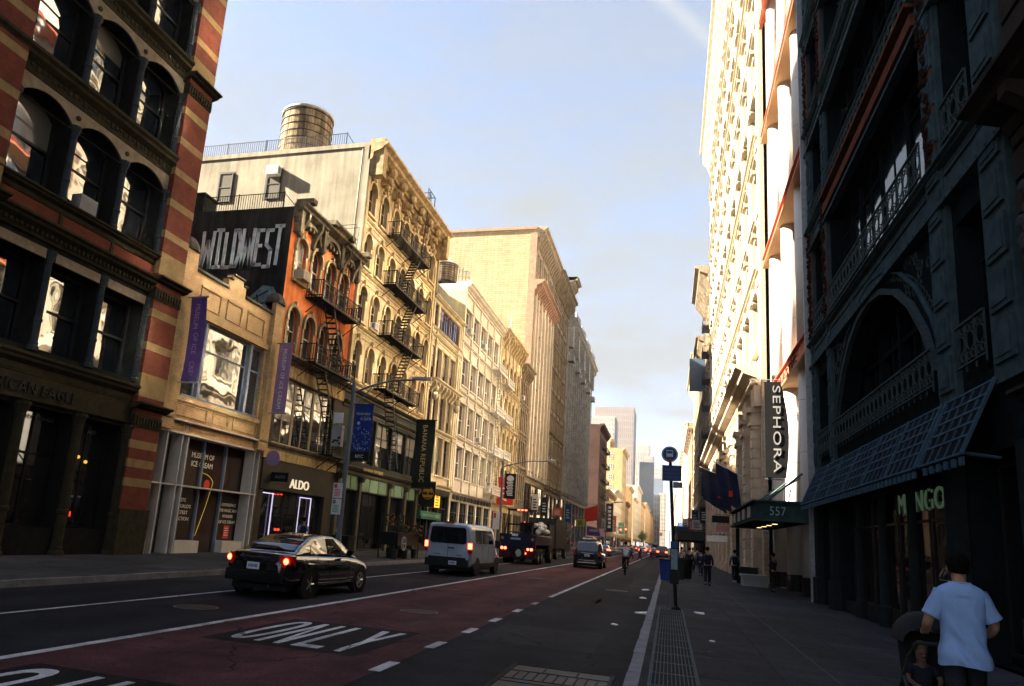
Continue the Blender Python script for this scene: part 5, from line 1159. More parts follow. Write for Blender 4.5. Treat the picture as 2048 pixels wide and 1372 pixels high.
# ---- the rest of the right row
R_ = row_building('corniced_building', 'sunlit corniced building with thick iron balconies just past the ornate white block', Q, 105.5, 122, 42.5, 25, CRY, YBR, [(14 + 4*k, 16.8 + 4*k) for k in range(7)], [107.5 + 2.5*k for k in range(6)], 1.4, 0, DTAN, (2.2, 2.4, 8), 1, (.5,), 0, M_SASH_D, G_WIN, .3, [106, 109, 114, 119, 121.5], True, 10, DTAN, belts=(12.5, 25.5), shopn=3)
fe = MB(); fe.tube(Q.p(107, 10, .9), Q.p(107, 40, .9), .02); fo = fe.build('fire_escape', M_IRON, R_)
for v in (17.7, 21.7, 25.7, 29.7, 33.7): balcony(fo, Q, 106.2, 110.5, v, 1.2)
R_ = row_building('loft_building', 'brownish iron fronted building in the middle of the right row', Q, 122, 150, 36.5, 25, DTAN, YBR, [(8 + 4.2*k, 10.9 + 4.2*k) for k in range(6)], [124 + 2.7*k for k in range(10)], 1.6, 0, DTAN, (1.6, 1.7, 14), 1, (.5,), .4, M_SASH_D, G_WIN, .3, [123, 136, 149], True, 6, DTAN, belts=(19, 27.5), shopn=4)
mb = MB()
for v in (9.5, 13.7, 17.9): 
    for u in (126, 134, 142): mb.hexa([Q.p(u, v, 0), Q.p(u + 3, v, 0), Q.p(u + 3, v, .02), Q.p(u, v, .02), Q.p(u, v - .9, 1.1), Q.p(u + 3, v - .9, 1.1), Q.p(u + 3, v - .85, 1.12), Q.p(u, v - .85, 1.12)])
mb.build('window_awning', M_GREY, R_)
R_ = row_building('pale_loft_building', 'pale loft building with pinkish upper floors at the far end of the right row', Q, 150, 187.5, 41, 25, CRY, YBR, [(7.5 + 4.3*k, 10.4 + 4.3*k) for k in range(7)], [152 + 3*k for k in range(12)], 1.7, 0, CRY, (1.8, 1.7, 16), 1, (.5,), 0, M_SASH_B, G_WIN, .3, None, True, 6, DTAN, belts=(14, 27), shopn=5)
t = thing('blue_banner_box', 'slate blue boxy sign high on the right row past the ornate block', 'sign', (XR - 1.4, 124, 29)); mb = MB(); mb.b(XR - 2.6, XR - .1, 124, 124.4, 27.6, 33.2); mb.build('panel', mat('slate blue panel', (.06, .09, .14), .6, .15, 2, 0), t)
FARW = [mat('far cream wall', (0.384, 0.310, 0.198), .85, .2, .4, .1), mat('far pale wall', (0.434, 0.384, 0.310), .85, .2, .4, .1), mat('far brown wall', (0.186, 0.124, 0.081), .85, .25, .4, .1), mat('far orange wall', (0.322, 0.155, 0.062), .85, .2, .4, .1), mat('far dark brick', (0.062, 0.034, 0.026), .85, .3, .4, .1), mat('far tan brick', (0.360, 0.248, 0.124), .85, .2, .4, .1)]
def far_building(lab, fr, u0, u1, H, m, ms=None, cols=5, rows=6, depth=22, nside=0, corn=True):
    R_ = thing('far_building', lab, 'building', fr.p((u0 + u1)/2, 0, 0)); ms = ms or m
    cw = (u1 - u0) / cols; rh = (H - 6.5) / rows
    spots = [(u0 + (i + .5)*cw, 5.6 + j*rh) for i in range(cols) for j in range(rows)]; w, h = min(1.8, cw*.5), min(2.6, rh*.62)
    b = MB(); wall(b, fr, u0, u1, 5.0, H, [(u - w/2, u + w/2, v, v + h, 0) for u, v in spots], .3); b.build('wall', m, R_)
    b = MB(); wall(b, fr, u0, u1, .1, 5.0, [(u0 + .8, u1 - .8, .4, 4.0, 0)], .4); b.build('lower_wall', FARW[2], R_)
    windows(R_, fr, spots, w, h, 0, .25, 1, (.5,), .1, M_SASH_D, G_WIN, 1); windows(R_, fr, [((u0+u1)/2, .4)], u1 - u0 - 1.64, 3.58, 0, .35, 4, (), .1, M_SASH_D, G_SHOP, .1, 'shop_window')
    shell(R_, fr, u0, u1, H, depth, ms)
    if corn: b = MB(); cornice(b, fr, u0 - .1, u1 + .1, H - 1.0, 1.2, 1.2, 8, .3); b.build('cornice', m, R_); b = MB(); cornice(b, fr, u0, u1, 4.7, .4, .4); b.build('shop_cornice', m, R_)
    if nside:
        N_ = NORTH(u0); x0 = fr.p(u0, 0, 0).x
        windows(R_, N_, [(x0 - 4.6, H - 4.5 - 4.2*j) for j in range(4)] + [(x0 - 9.5, H - 4.5 - 4.2*j) for j in range(4)], 1.8, 2.2, 0, -.03, 2, (.5,), .12, M_SASH_W, G_PALE, .5)
    return R_
R_ = far_building('dark red brick building with fire escapes past the side street on the left', F, 199, 224, 33.5, FARW[4], None, 7, 6)
fe = MB(); fe.tube(F.p(203, 5, .9), F.p(203, 35, .9), .03); fo = fe.build('fire_escape', M_IRON, R_)
for v in (9.5, 14, 18.5, 23, 27.5): balcony(fo, F, 204, 211, v, 1.2); balcony(fo, F, 214, 221, v, 1.2)
far_building('low tan building beyond the dark red brick building', F, 224, 262, 17.5, FARW[0], None, 6, 3)
far_building('low cream building before the taller tan one', F, 262, 300, 20.5, FARW[1], None, 6, 3)
R_ = far_building('tan brick building with white side windows facing the camera far down the left side', F, 300, 330, 40, FARW[0], FARW[5], 5, 7, nside=1)
m = MB(); m.lathe((XL - 5.5, 306, 39.9), [(1.6, 0), (1.6, 3.2), (1.2, 4.4), (.2, 5.0)], 12); tag(m.build('roof_turret', FARW[5]), 'small round capped turret on the far tan brick building roof', 'turret')
far_building('low brown building between the tan and the orange ones', F, 330, 355, 20, FARW[2], None, 4, 3)
far_building('bright orange walled building far down the left side', F, 355, 391, 29, FARW[0], FARW[3], 5, 5)
far_building('far cream corner building beyond the second side street', F, 404, 450, 27, FARW[1], FARW[5], 7, 5)
far_building('far pale taller building fourth beyond the side street', F, 450, 520, 37, FARW[1], FARW[1], 9, 7)
far_building('far tan building near the end of the left row', F, 520, 598, 31, FARW[5], FARW[0], 9, 5)
far_building('farthest cream building at the vanishing end of the left row', F, 612, 760, 36, FARW[1], FARW[0], 10, 6)
far_building('far end pale building closing the left row', F, 760, 1000, 34, FARW[0], FARW[1], 10, 5)
far_building('shaded brown building just past the side street on the right', Q, 199, 250, 33, FARW[2], None, 9, 6)
far_building('pinkish tall building with lit face far down the right side', Q, 250, 300, 43, FARW[1], FARW[5], 9, 8)
far_building('far cream building in the right row', Q, 300, 391, 40, FARW[0], None, 10, 7)
far_building('far pale building right beyond the second side street', Q, 404, 598, 44, FARW[1], None, 10, 7)
far_building('farthest tan building at the vanishing end of the right row', Q, 612, 1000, 44, FARW[5], None, 10, 7)
# towers of downtown
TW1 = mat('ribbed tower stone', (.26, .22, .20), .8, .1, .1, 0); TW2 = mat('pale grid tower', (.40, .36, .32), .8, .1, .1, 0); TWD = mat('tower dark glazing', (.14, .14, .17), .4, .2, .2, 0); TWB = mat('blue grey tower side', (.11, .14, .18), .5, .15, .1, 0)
def tower(lab, x0, x1, y0, d, z1, m, ms, ribs, floors, rw=.35, extra=None, z0=0):
    t = thing('office_tower', lab, 'tower', ((x0+x1)/2, y0, 0)); b = MB(); b.b(x0, x1, y0, y0 + d, z0, z1); b.build('body', TWD if ribs else m, t)
    if ribs:
        r = MB(); p = (x1 - x0) / ribs
        for i in range(ribs + 1): r.b(x0 + i*p - p*rw, x0 + i*p + p*rw, y0 - 1.2, y0, z0, z1 + .5)
        for j in range(floors): z = z0 + (z1 - z0)*(j + 1)/floors; r.b(x0 - .3, x1 + .3, y0 - .8, y0 - .05, z - (z1-z0)/floors*.38, z)
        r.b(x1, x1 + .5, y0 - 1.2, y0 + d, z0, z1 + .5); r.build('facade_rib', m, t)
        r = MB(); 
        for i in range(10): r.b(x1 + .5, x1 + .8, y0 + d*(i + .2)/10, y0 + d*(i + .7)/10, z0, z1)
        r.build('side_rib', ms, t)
    return t

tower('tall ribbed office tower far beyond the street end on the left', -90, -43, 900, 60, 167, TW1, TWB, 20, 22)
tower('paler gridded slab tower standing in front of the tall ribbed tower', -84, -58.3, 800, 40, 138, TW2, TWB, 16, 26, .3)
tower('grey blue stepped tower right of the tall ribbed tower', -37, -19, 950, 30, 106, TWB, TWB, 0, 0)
tower('pale classical tower top with columns behind the grey blue tower', -48, -29, 1100, 30, 147, TW2, TW1, 8, 5, .3)
tower('lower pale column topped tower beside the grey blue tower', -33, -21, 1000, 20, 119, TW2, TW1, 8, 14, .3)
tower('slim pale tower near the vanishing point', -25, -14, 1300, 20, 136, TW2, TWB, 5, 20, .3)
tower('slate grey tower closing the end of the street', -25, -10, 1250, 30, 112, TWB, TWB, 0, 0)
tower('cream block with dark top windows under the grey blue tower', -58, -30, 1015, 20, 94, FARW[1], FARW[0], 8, 12, .32)
tower('low cream block at the street end beside the gap of sky', -30, -13, 1030, 20, 70, FARW[1], FARW[0], 6, 9, .32)
tower('cream slab nearest the sky gap at the street end', -13.5, -5.5, 1100, 30, 78, FARW[1], FARW[0], 4, 14, .32)
tower('stepped tan block with water tanks at the street end', -40, -22, 1012, 10, 60, FARW[5], FARW[0], 7, 10, .32)
LEAF = mat('street tree leaves', (.07, .11, .03), .8, .5, 2, .1)
def tree(x, y, h, lab):
    t = thing('street_tree', lab, 'tree', (x, y, .14)); m = MB(); m.tube((x, y, .1), (x, y, h*.5), .16, .1, 8)
    for k in range(5): a = k*1.3; m.tube((x, y, h*(.35 + .04*k)), (x + 1.2*math.cos(a), y + 1.2*math.sin(a), h*(.62 + .05*k)), .06, .03, 5)
    m.build('trunk', mat('bark', (.06, .045, .03), .9, .4, 6, .4), t); c = MB(); r = random.Random(int(y))
    for k in range(700):
        a, b_ = r.uniform(0, 2*PI), r.uniform(-1, 1); q = r.random()**.4 * (1 + .3*math.sin(3*a + 2*b_)); p = V((x + 2.2*q*math.cos(a)*math.sqrt(1-b_*b_), y + 2.2*q*math.sin(a)*math.sqrt(1-b_*b_), h*.72 + h*.28*q*b_))
        u, v = V((r.uniform(-1,1), r.uniform(-1,1), r.uniform(-1,1))).normalized()*.22, V((r.uniform(-1,1), r.uniform(-1,1), r.uniform(-1,1))).normalized()*.2
        c.face([p - u, p + v, p + u, p - v])
    c.build('crown', LEAF, t)
tree(-14.2, 420, 9, 'small green street tree far down the left pavement'); tree(-14.2, 445, 10, 'second small street tree far down the left pavement')

# ================================================================== STREET FURNITURE
LP = mat('lamp post paint', (.12, .14, .16), .45, .2, 5, .1)
def lamp_post(x, y, h, arm, lab, banner=None):
    t = thing('street_lamp', lab, 'street lamp', (x, y, .14))
    m = MB(); m.lathe((x, y, .14), [(.2, 0), (.2, .5), (.14, .6), (.11, 1.2), (.09, h - .2), (.07, h)], 10); m.build('post', LP, t)
    m = MB(); P_ = [V((x, y, h - .3)), V((x + arm*.3, y + .05, h + .05)), V((x + arm*.65, y + .1, h + .3)), V((x + arm, y + .1, h + .32))]; m.path(P_, .045, 8); m.tube((x, y, h - 1.1), (x + arm*.3, y + .05, h), .02); m.build('arm', LP, t)
    m = MB(); e = P_[-1]; m.loft([[e + V((dx, dy*s, dz)) for dy, dz in ((-.13, 0), (.13, 0), (.1, .12), (-.1, .12))] for dx, s in ((-.15, .6), (.1, 1), (.55, 1), (.7, .4))]); m.build('lamp_head', M_STEEL, t)
    return t
lamp_post(-13.1, 28, 7.6, 2.75, 'steel street lamp with curved arm in front of the black clothes shop')
SIGNW = mat('white sign plate', (.60, .60, .60), .5, .08, 5, 0); REDL = mat('red sign ink', (.55, .04, .04), .6, .05, 4, 0); BLUE = mat('deep blue banner', (.012, .035, .18), .7, .35, 3.5, .1); SPK = mat('pale speckle', (.35, .45, .55), .7, .1, 4, 0)
t = thing('banner', 'deep blue street banner with pale script lettering on the lamp post', 'banner', (-12.4, 28, 4.6))
m = MB(); m.b(-12.93, -12.08, 27.96, 27.99, 4.78, 6.78); m.build('cloth', BLUE, t); m = MB(); m.b(-12.93, -12.08, 27.95, 27.995, 4.38, 4.775); m.build('lower_cloth', M_BLACK, t)
m = MB()
for z in (6.8, 4.36): m.tube((-13.1, 27.98, z), (-12.05, 27.98, z), .02)
m.build('rod', M_IRON, t)
text('lettering', 'Handcrafted', (-12.83, 27.955, 6.33), (1,0,0), (0,0,1), SPK, .62, .13, .003, t); text('lettering', 'in SoHo', (-12.62, 27.955, 6.1), (1,0,0), (0,0,1), SPK, .48, .17, .003, t); text('lettering', 'NYC', (-12.7, 27.945, 4.5), (1,0,0), (0,0,1), SIGNW, .36, .14, .003, t)
m = MB(); m.disc((-12.7, 27.957, 5.98), (0,-1,0), .07, .004, 12)
for k in range(70): px, pz = RND.uniform(-12.9, -12.12), 4.85 + 1.0*RND.random()**1.6; s = RND.uniform(.008, .02); m.b(px - s, px + s, 27.953, 27.957, pz - s, pz + s)
m.build('speckle', SPK, t)
t = thing('parking_sign', 'tall red and white parking sign plates on the lamp post by the black clothes shop', 'sign', (-13.3, 27.85, 2.1))
for z0, z1, sh in ((2.78, 3.4, REDL), (2.1, 2.74, mat('green sign ink', (.03, .25, .12), .6, .05, 4, 0))):
    m = MB(); m.b(-13.5, -13.08, 27.84, 27.86, z0, z1); p = m.build('plate', SIGNW, t); m = MB(); m.b(-13.46, -13.32, 27.832, 27.84, z1 - .2, z1 - .05)
    for k in range(5): m.b(-13.44, -13.14 + .03*(k % 2) - .05, 27.834, 27.84, z1 - .28 - .065*k, z1 - .25 - .065*k)
    m.build('sign_mark', sh, p)
t = thing('pedestrian_signal', 'pale backed signal box with a square white plate on the lamp post', 'signal', (-13.6, 28, 5.2))
m = MB(); m.b(-13.85, -13.42, 27.9, 27.93, 5.95, 6.4); m.build('plate', SIGNW, t); m = MB(); m.b(-13.85, -13.4, 27.85, 28.1, 4.95, 5.85); m.tube((-13.4, 28, 5.7), (-13.1, 28, 5.7), .03); m.build('housing', M_GREY, t)
m = MB()
for k in range(7): m.ball((-13.62 + RND.uniform(-.17, .17), 27.85, 5.4 + RND.uniform(-.35, .35)), .06, .012, .05, 8, 5)
m.build('sticker', M_BLACK, t)
lamp_post(-13.2, 58.5, 7.6, 3.6, 'second pale street lamp farther along the left pavement beyond the van')
t = thing('banner', 'black and white street banner on the second lamp post', 'banner', (-12.6, 58.4, 4.6)); m = MB(); m.b(-12.95, -12.05, 58.36, 58.4, 4.7, 6.75); m.build('cloth', M_BLACK, t); m = MB()
m.ball((-12.5, 58.355, 6.35), .3, .01, .25, 12, 6)
for k in range(9): m.b(-12.8 + .05*(k % 3), -12.25 - .04*(k % 2), 58.35, 58.36, 6.0 - .13*k, 6.08 - .13*k)
m.build('print', SIGNW, t)
t = thing('parking_sign', 'pale pink and white parking plates on the second lamp post', 'sign', (-13.3, 58.3, 2.1)); m = MB(); m.b(-13.75, -13.2, 58.3, 58.33, 2.2, 3.6); m.build('plate', SIGNW, t); m = MB(); m.b(-13.7, -13.5, 58.28, 58.3, 3.1, 3.5); m.build('sign_mark', REDL, t)
t = thing('banner', 'red UQ shop banner hanging from the tan building', 'banner', (-16.8, 78, 6)); m = MB(); m.b(-18.1, -16.3, 78, 78.06, 5.0, 8.0); m.build('cloth', M_POST, t)
text('lettering', 'UQ', (-17.35, 77.98, 7.7), (0,0,-1), (1,0,0), M_WHITE, 2.3, .8, .01, t) if False else [text('lettering', c, (-17.65, 77.98, z), (1,0,0), (0,0,1), M_WHITE, .75, .9, .01, t) for c, z in (('U', 6.7), ('Q', 5.4))]
# big shop banners
GILT = bpy.data.materials['gilt letters']
t = thing('banner', 'long black BANANA REPUBLIC banner standing out from the beige building', 'banner', (-17, 47.5, 4.6))
BX = mat('black green banner cloth', (.012, .018, .014), .7, .3, 2, .1)
m = MB(); rows_ = [(9.7 - 5.0*i/10, .10*math.sin(i*.7)) for i in range(11)]
m.loft([[(XL + .25, 50.2 + s, v), (XL + 1.75, 50.2 + s*1.3, v), (XL + 1.75, 50.23 + s*1.3, v), (XL + .25, 50.23 + s, v)] for v, s in rows_]); m.build('cloth', BX, t)
m = MB(); m.tube((XL, 50.2, 9.72), (XL + 1.9, 50.2, 9.72), .04); m.tube((XL, 50.2, 4.68), (XL + 1.8, 50.2, 4.68), .04); m.build('rod', M_IRON, t)
text('lettering', 'BANANA REPUBLIC', (XL + .88, 50.05, 9.3), (0,0,-1), (1,0,0), GILT, 4.2, .36, .004, t, 1.12)
t = thing('banner', 'black shop banner with a round golden tree emblem beside the food cart', 'banner', (-17, 53, 3.6))
m = MB(); m.b(XL + .1, XL + 1.25, 53.0, 53.05, 3.45, 5.35); m.build('cloth', BX, t)
m = MB(); c = V((XL + .68, 52.99, 4.5)); m.ring(c, (0,-1,0), .44, .47, .005, 24); m.b(c.x - .42, c.x + .42, 52.984, 52.99, c.z - .2, c.z - .13); m.b(c.x - .36, c.x + .36, 52.984, 52.99, c.z - .32, c.z - .22)
m.b(c.x - .045, c.x + .045, 52.982, 52.99, c.z - .2, c.z + .12)
for k in range(11): a = PI*(k + .5)/11; m.ball(c + V((.3*math.cos(a), -.004, .06 + .28*math.sin(a))), .09, .006, .085, 8, 5)
m.ball(c + V((0, -.004, .16)), .18, .006, .14, 8, 5); m.build('emblem', mat('gold emblem', (.50, .30, .05), .5, .1, 4, 0), t)
m = MB(); m.tube((XL, 53, 5.38), (XL + 1.3, 53, 5.38), .025); m.build('rod', M_IRON, t)
t = thing('shop_sign', 'green shop sign strip over the dark shopfront below the gold tree emblem', 'sign', (XL, 55.5, 3)); m = MB(); m.box(F, 52.6, 57.8, 2.55, 3.15, .02, .35); m.build('panel', mat('green fascia', (.02, .10, .06), .6, .2, 3, 0), t); m = MB()
for k in range(9): m.box(F, 53.2 + k*.38, 53.45 + k*.38, 2.75, 2.95, .35, .36)
m.box(F, 56.3, 57.4, 2.7, 3.0, .35, .36); m.build('lettering', GRN, t)
t = thing('shop_sign', 'small orange lit sign square in the upper shop window beside the gold tree emblem', 'sign', (XL, 57.2, 4)); m = MB(); m.box(F, 56.6, 57.9, 3.6, 4.5, .05, .12); m.build('panel', mat('orange lit panel', (.7, .25, .03), .5, .2, 3, 0, emit=(1, .3, .02), estr=.35), t); 
m = MB(); [m.box(F, 56.75, 57.75 - .2*(k % 2), 3.7 + .22*k, 3.82 + .22*k, .12, .125) for k in range(4)]; m.build('print', M_BLACK, t)
# bus stop pole
BSB = mat('bus sign blue', (.030, .075, .19), .6, .2, 5, 0)
t = thing('bus_stop_pole', 'leaning bus stop pole with a round blue bus sign and blue route plate', 'bus stop', (.2, 21.4, .14))
m = MB(); m.tube((.21, 21.4, .14), (.02, 21.4, 4.15), .052, .045, 10); m.lathe((.21, 21.4, .14), [(.13, 0), (.12, .05), (.07, .1)], 12); m.build('pole', M_BLACK, t)
m = MB(); m.tube((.0, 21.38, 4.38), (.0, 21.42, 4.38), .225, .225, 28); d = m.build('round_sign', BSB, t)
m = MB(); m.ring((.0, 21.375, 4.38), (0,-1,0), .19, .205, .004, 28); m.b(-.09, .09, 21.368, 21.378, 4.30, 4.50); m.build('sign_mark', SIGNW, d); m = MB(); m.b(-.075, .075, 21.364, 21.368, 4.40, 4.47); m.b(-.06, -.03, 21.364, 21.368, 4.285, 4.31); m.b(.03, .06, 21.364, 21.368, 4.285, 4.31); m.build('bus_symbol', BSB, d)
m = MB(); m.lathe((.0, 21.4, 4.155), [(.02, 0), (.1, .03), (.06, .07)], 8); m.build('sign_cap', M_POST, d)
m = MB(); m.b(-.20, .33, 21.34, 21.36, 3.62, 4.06); d = m.build('route_plate', BSB, t); m = MB()
for z in (3.72, 3.83, 3.94): m.b(-.14, .24, 21.333, 21.34, z, z + .012)
m.build('sign_mark', mat('dull red stripe', (.30, .06, .09), .6, .1, 4, 0), d)
m = MB(); m.b(.10, .36, 21.34, 21.36, 3.43, 3.60); m.build('small_plate', mat('grey blue plate', (.16, .20, .24), .6, .1, 4, 0), t)
m = MB(); m.b(.05, .26, 21.28, 21.44, 1.05, 1.95); m.b(.04, .28, 21.27, 21.45, .82, 1.05); d = m.build('timetable_box', M_BLACK, t); m = MB(); m.b(.07, .24, 21.262, 21.27, 1.2, 1.75); m.build('timetable', mat('pale timetable', (.20, .26, .28), .4, .3, 9, 0), d); m = MB(); m.b(.06, .25, 21.262, 21.27, 1.78, 1.96); m.build('header', BSB, d)
# bins
def bin_(x, y, w, h, m_, lab, round_=False):
    t = thing('litter_bin', lab, 'bin', (x, y, .14)); b = MB()
    if round_: b.lathe((x, y, .14), [(w*.82, 0), (w, h*.9), (w*1.06, h*.92), (w*1.06, h)], 16)
    else: b.loft([[(x + sx*w*k, y + sy*w*k, z) for sx, sy in ((-1,-1),(1,-1),(1,1),(-1,1))] for z, k in ((.14, .8), (.14 + h, 1))])
    b.build('body', m_, t); b = MB()
    if round_: b.ring((x, y, .14 + h), (0,0,1), w*.8, w*1.1, .06, 18)
    else: b.b(x - w*1.08, x + w*1.08, y - w*1.08, y + w*1.08, .14 + h, .14 + h + .07)
    b.build('lid', M_BLACK, t)
bin_(-.14, 39.9, .3, .98, mat('blue bin plastic', (.018, .045, .20), .5, .15, 4, .1), 'blue litter bin at the kerb behind the bus stop pole')
bin_(.55, 42.2, .36, 1.0, M_DARKIRON, 'dark wire litter bin right behind the bus stop pole', True); bin_(1.0, 44.4, .34, 1.05, M_BLACK, 'black litter bin farthest from the kerb by the passers-by', True)
bin_(-13.45, 29.3, .38, 1.05, M_BLACK, 'black litter bin at the lamp post behind the sedan')
t = thing('litter_bin', 'low black bag-like bin against the rusticated piers by the leaning man', 'bin', (4.4, 47, .14)); m = MB(); m.b(4.0, 5.0, 46.5, 48, .14, .95); m.b(3.95, 5.05, 46.45, 48.05, .95, 1.0); m.build('body', M_DARKIRON, t)
t = thing('stone_planter', 'low dark stone block at the foot of the rusticated piers', 'planter', (4.2, 41.5, .14)); m = MB(); m.b(3.7, 4.9, 41, 42.4, .14, .62); m.build('body', M_GREY, t); m = MB(); m.b(3.62, 4.95, 40.95, 42.45, .62, .72); m.build('coping', M_GREY, t)
# flower and food cart
t = thing('flower_cart', 'dark flower cart with a big wheel and orange blooms', 'cart', (-14, 37.5, .14)); m = MB()
m.b(-14.6, -13.4, 35.8, 39.6, .85, 1.0); m.b(-14.5, -13.5, 36, 39.4, 1.0, 1.5)
for x in (-14.5, -13.5):
    for y in (36, 39.4): m.tube((x, y, .14), (x, y, 2.5), .035)
m.build('frame', M_BLACK, t)
m = MB(); m.ring((-13.38, 36.6, .95), (1,0,0), .30, .36, .06, 24); m.b(-13.36, -13.34, 36.57, 36.63, .62, 1.28); m.b(-13.36, -13.34, 36.3, 36.9, .92, .98); m.build('wheel', M_GREY, t)
fl = MB(); lf = MB()
for k in range(90):
    x, y = RND.uniform(-14.4, -13.3), RND.choice((RND.uniform(37.2, 38.2), RND.uniform(38.6, 39.4), RND.uniform(35.9, 36.4)));  z = RND.uniform(1.35, 1.95) + (.5 if y < 36.5 else 0)
    (fl if RND.random() < .45 else lf).ball((x, y, z), RND.uniform(.05, .10), n=6, m=4)
fl.build('blossom', mat('orange blossom', (.20, .07, .02), .8, .4, 6, 0), t); lf.build('foliage', mat('flower leaves', (.03, .045, .018), .8, .4, 6, 0), t)
for k in range(7): m = MB(); m.lathe((-13.6 - .35*(k % 3), 36 + .5*k, .14), [(.14, 0), (.18, .45), (.18, .5)], 10); m.build('bucket', M_DARKIRON, t)
# newsstand and crates
t = thing('newsstand', 'dark boxy newsstand on the left pavement behind the yellow crates', 'kiosk', (-14.2, 92, .14)); m = MB(); m.b(-15.6, -13.2, 82.5, 104, .14, 2.75); m.build('body', M_DARKIRON, t); m = MB(); m.b(-15.8, -12.9, 82.2, 104.3, 2.75, 3.0); m.build('roof', M_BLACK, t); m = MB(); m.b(-13.21, -13.18, 84, 102, 1.2, 2.4); m.build('window', G_WIN, t)
YC = mat('yellow crate plastic', (.42, .20, .03), .6, .3, 4, .1)
def crate(x, y, z, lab, s=.55, h=.5):
    t = thing('crate', lab, 'crate', (x, y, z), 'yellow crates by the newsstand'); m = MB()
    for a, b_, c, d in ((-s, s, -s, -s + .04), (-s, s, s - .04, s), (-s, -s + .04, -s + .04, s - .04), (s - .04, s, -s + .04, s - .04)): m.b(x + a, x + b_, y + c, y + d, z, z + h)
    m.b(x - s, x + s, y - s, y + s, z, z + .03); m.b(x - s*.9, x + s*.9, y - s*.9, y + s*.9, z + .03, z + h*.8); m.build('box', YC, t); m = MB(); m.b(x - s - .02, x + s + .02, y - s - .02, y - s, z + h - .1, z + h); m.b(x + s, x + s + .02, y - s, y + s, z + h - .1, z + h); m.build('rim', YC, t)
crate(-13.6, 76, .14, 'yellow crate on the pavement, leftmost by the newsstand'); crate(-12.9 - .3, 79, .14, 'yellow crate on the pavement under the stacked ones', .55, .6); crate(-13.2, 79, .75, 'yellow crate in the middle of the stack by the newsstand', .5, .6); crate(-13.2, 79, 1.36, 'yellow crate on top of the stack by the newsstand', .42, .6); crate(-13.3, 81.3, .9, 'orange yellow crate right of the stack on a ledge by the newsstand', .4, .7)
# far crossing: signals, lamps, awning
def signal(x, y, lab, arm=0, z=4.6, lit=True):
    t = thing('traffic_light', lab, 'traffic light', (x, y, .14)); m = MB(); m.tube((x, y, .14), (x, y, z + 1.2), .09); 
    if arm: m.tube((x, y, z + 1), (x + arm, y, z + 1.3), .06)
    m.build('pole', M_DARKIRON, t); m = MB(); m.b(x + arm - .22, x + arm + .22, y - .2, y + .2, z - .2, z + 1.15); d = m.build('housing', M_DARKIRON, t); m = MB(); m.disc((x + arm, y - .21, z + .85), (0,-1,0), .2, .05, 12); m.build('red_light', M_TAIL, d)
signal(-13.2, 187.5, 'traffic light with red lamp at the left corner before the side street', 3); signal(-13.2, 199.5, 'farther left traffic light with red lamp past the side street', 1); signal(.2, 187, 'right corner traffic light seen behind the bus stop pole', -2)
t = thing('street_lamp', 'tall curved street lamp at the far left corner', 'street lamp', (-13.3, 165, .14)); m = MB(); m.path([(-13.3, 165, .14), (-13.3, 165, 8.6), (-12.9, 165, 9.8), (-12.0, 165, 10.5), (-10.4, 165, 10.8)], .1, 8); m.build('post', LP, t); m = MB(); m.b(-10.6, -9.7, 164.8, 165.2, 10.7, 10.9); m.build('lamp_head', M_STEEL, t)
t = thing('awning', 'purple shop awning at the far left corner', 'awning', (-17, 180, 3.4)); m = MB(); m.hexa([(XL, 174, 3.2), (-15.2, 174, 3.2), (-15.2, 187, 3.2), (XL, 187, 3.2), (XL, 174, 5.4), (-15.6, 174, 4.9), (-15.6, 187, 4.9), (XL, 187, 5.4)]); m.build('cloth', mat('purple awning cloth', (.16, .07, .20), .8, .2, 2, .1), t); m = MB(); m.b(XL + .6, -15.8, 173.97, 174.0, 4.1, 4.6); m.build('lettering', SPK, t)
t = thing('banner', 'red banner on the grey corner building above the purple awning', 'banner', (-16.6, 168, 6)); m = MB(); m.hexa([(XL, 168, 6.0), (-15.4, 168, 6.6), (-15.4, 168.1, 6.6), (XL, 168.1, 6.0), (XL, 168, 9.0), (-15.4, 168, 10), (-15.4, 168.1, 10), (XL, 168.1, 9.0)]); m.build('cloth', M_POST, t); m = MB(); m.tube((XL, 168.05, 10.1), (-15.3, 168.05, 10.1), .05); m.build('rod', M_IRON, t)
t = thing('blade_sign', 'black upright shop sign with white letters beyond the far left corner', 'sign', (-17, 226, 6)); m = MB(); m.b(XL + .1, -16.2, 226, 226.3, 5.0, 13.5); m.build('panel', M_BLACK, t); m = MB(); [m.b(-17.7 + .1*(k % 2), -16.8, 225.95, 226, 6.2 + 1.15*k, 6.95 + 1.15*k) for k in range(6)]; m.build('print', M_WHITE, t)
t = thing('pavement_shed', 'long dark pavement shed under the right row behind the pedestrians', 'shed', (3, 110, .14)); m = MB(); m.b(1.2, 5.5, 106, 146, 3.0, 3.25); m.b(1.2, 1.3, 106, 146, 3.25, 4.2); m.b(1.2, 5.5, 106, 106.1, 3.25, 4.2); m.build('deck', M_DARKIRON, t); m = MB()
for y in (107, 116, 125, 134, 143): m.tube((1.4, y, .14), (1.4, y, 3.0), .07); m.tube((5.0, y, .14), (5.0, y, 3.0), .07)
m.build('post', M_DARKIRON, t)
t = thing('blue_awning', 'slate blue board above the far end of the dark pavement shed', 'sign', (2, 150, 4)); m = MB(); m.b(.6, 3.6, 149.5, 150.2, 4.2, 6.0); m.build('panel', bpy.data.materials['slate blue panel'], t); m = MB(); m.tube((3.2, 149.9, .14), (3.2, 149.9, 4.2), .08); m.build('post', M_DARKIRON, t)

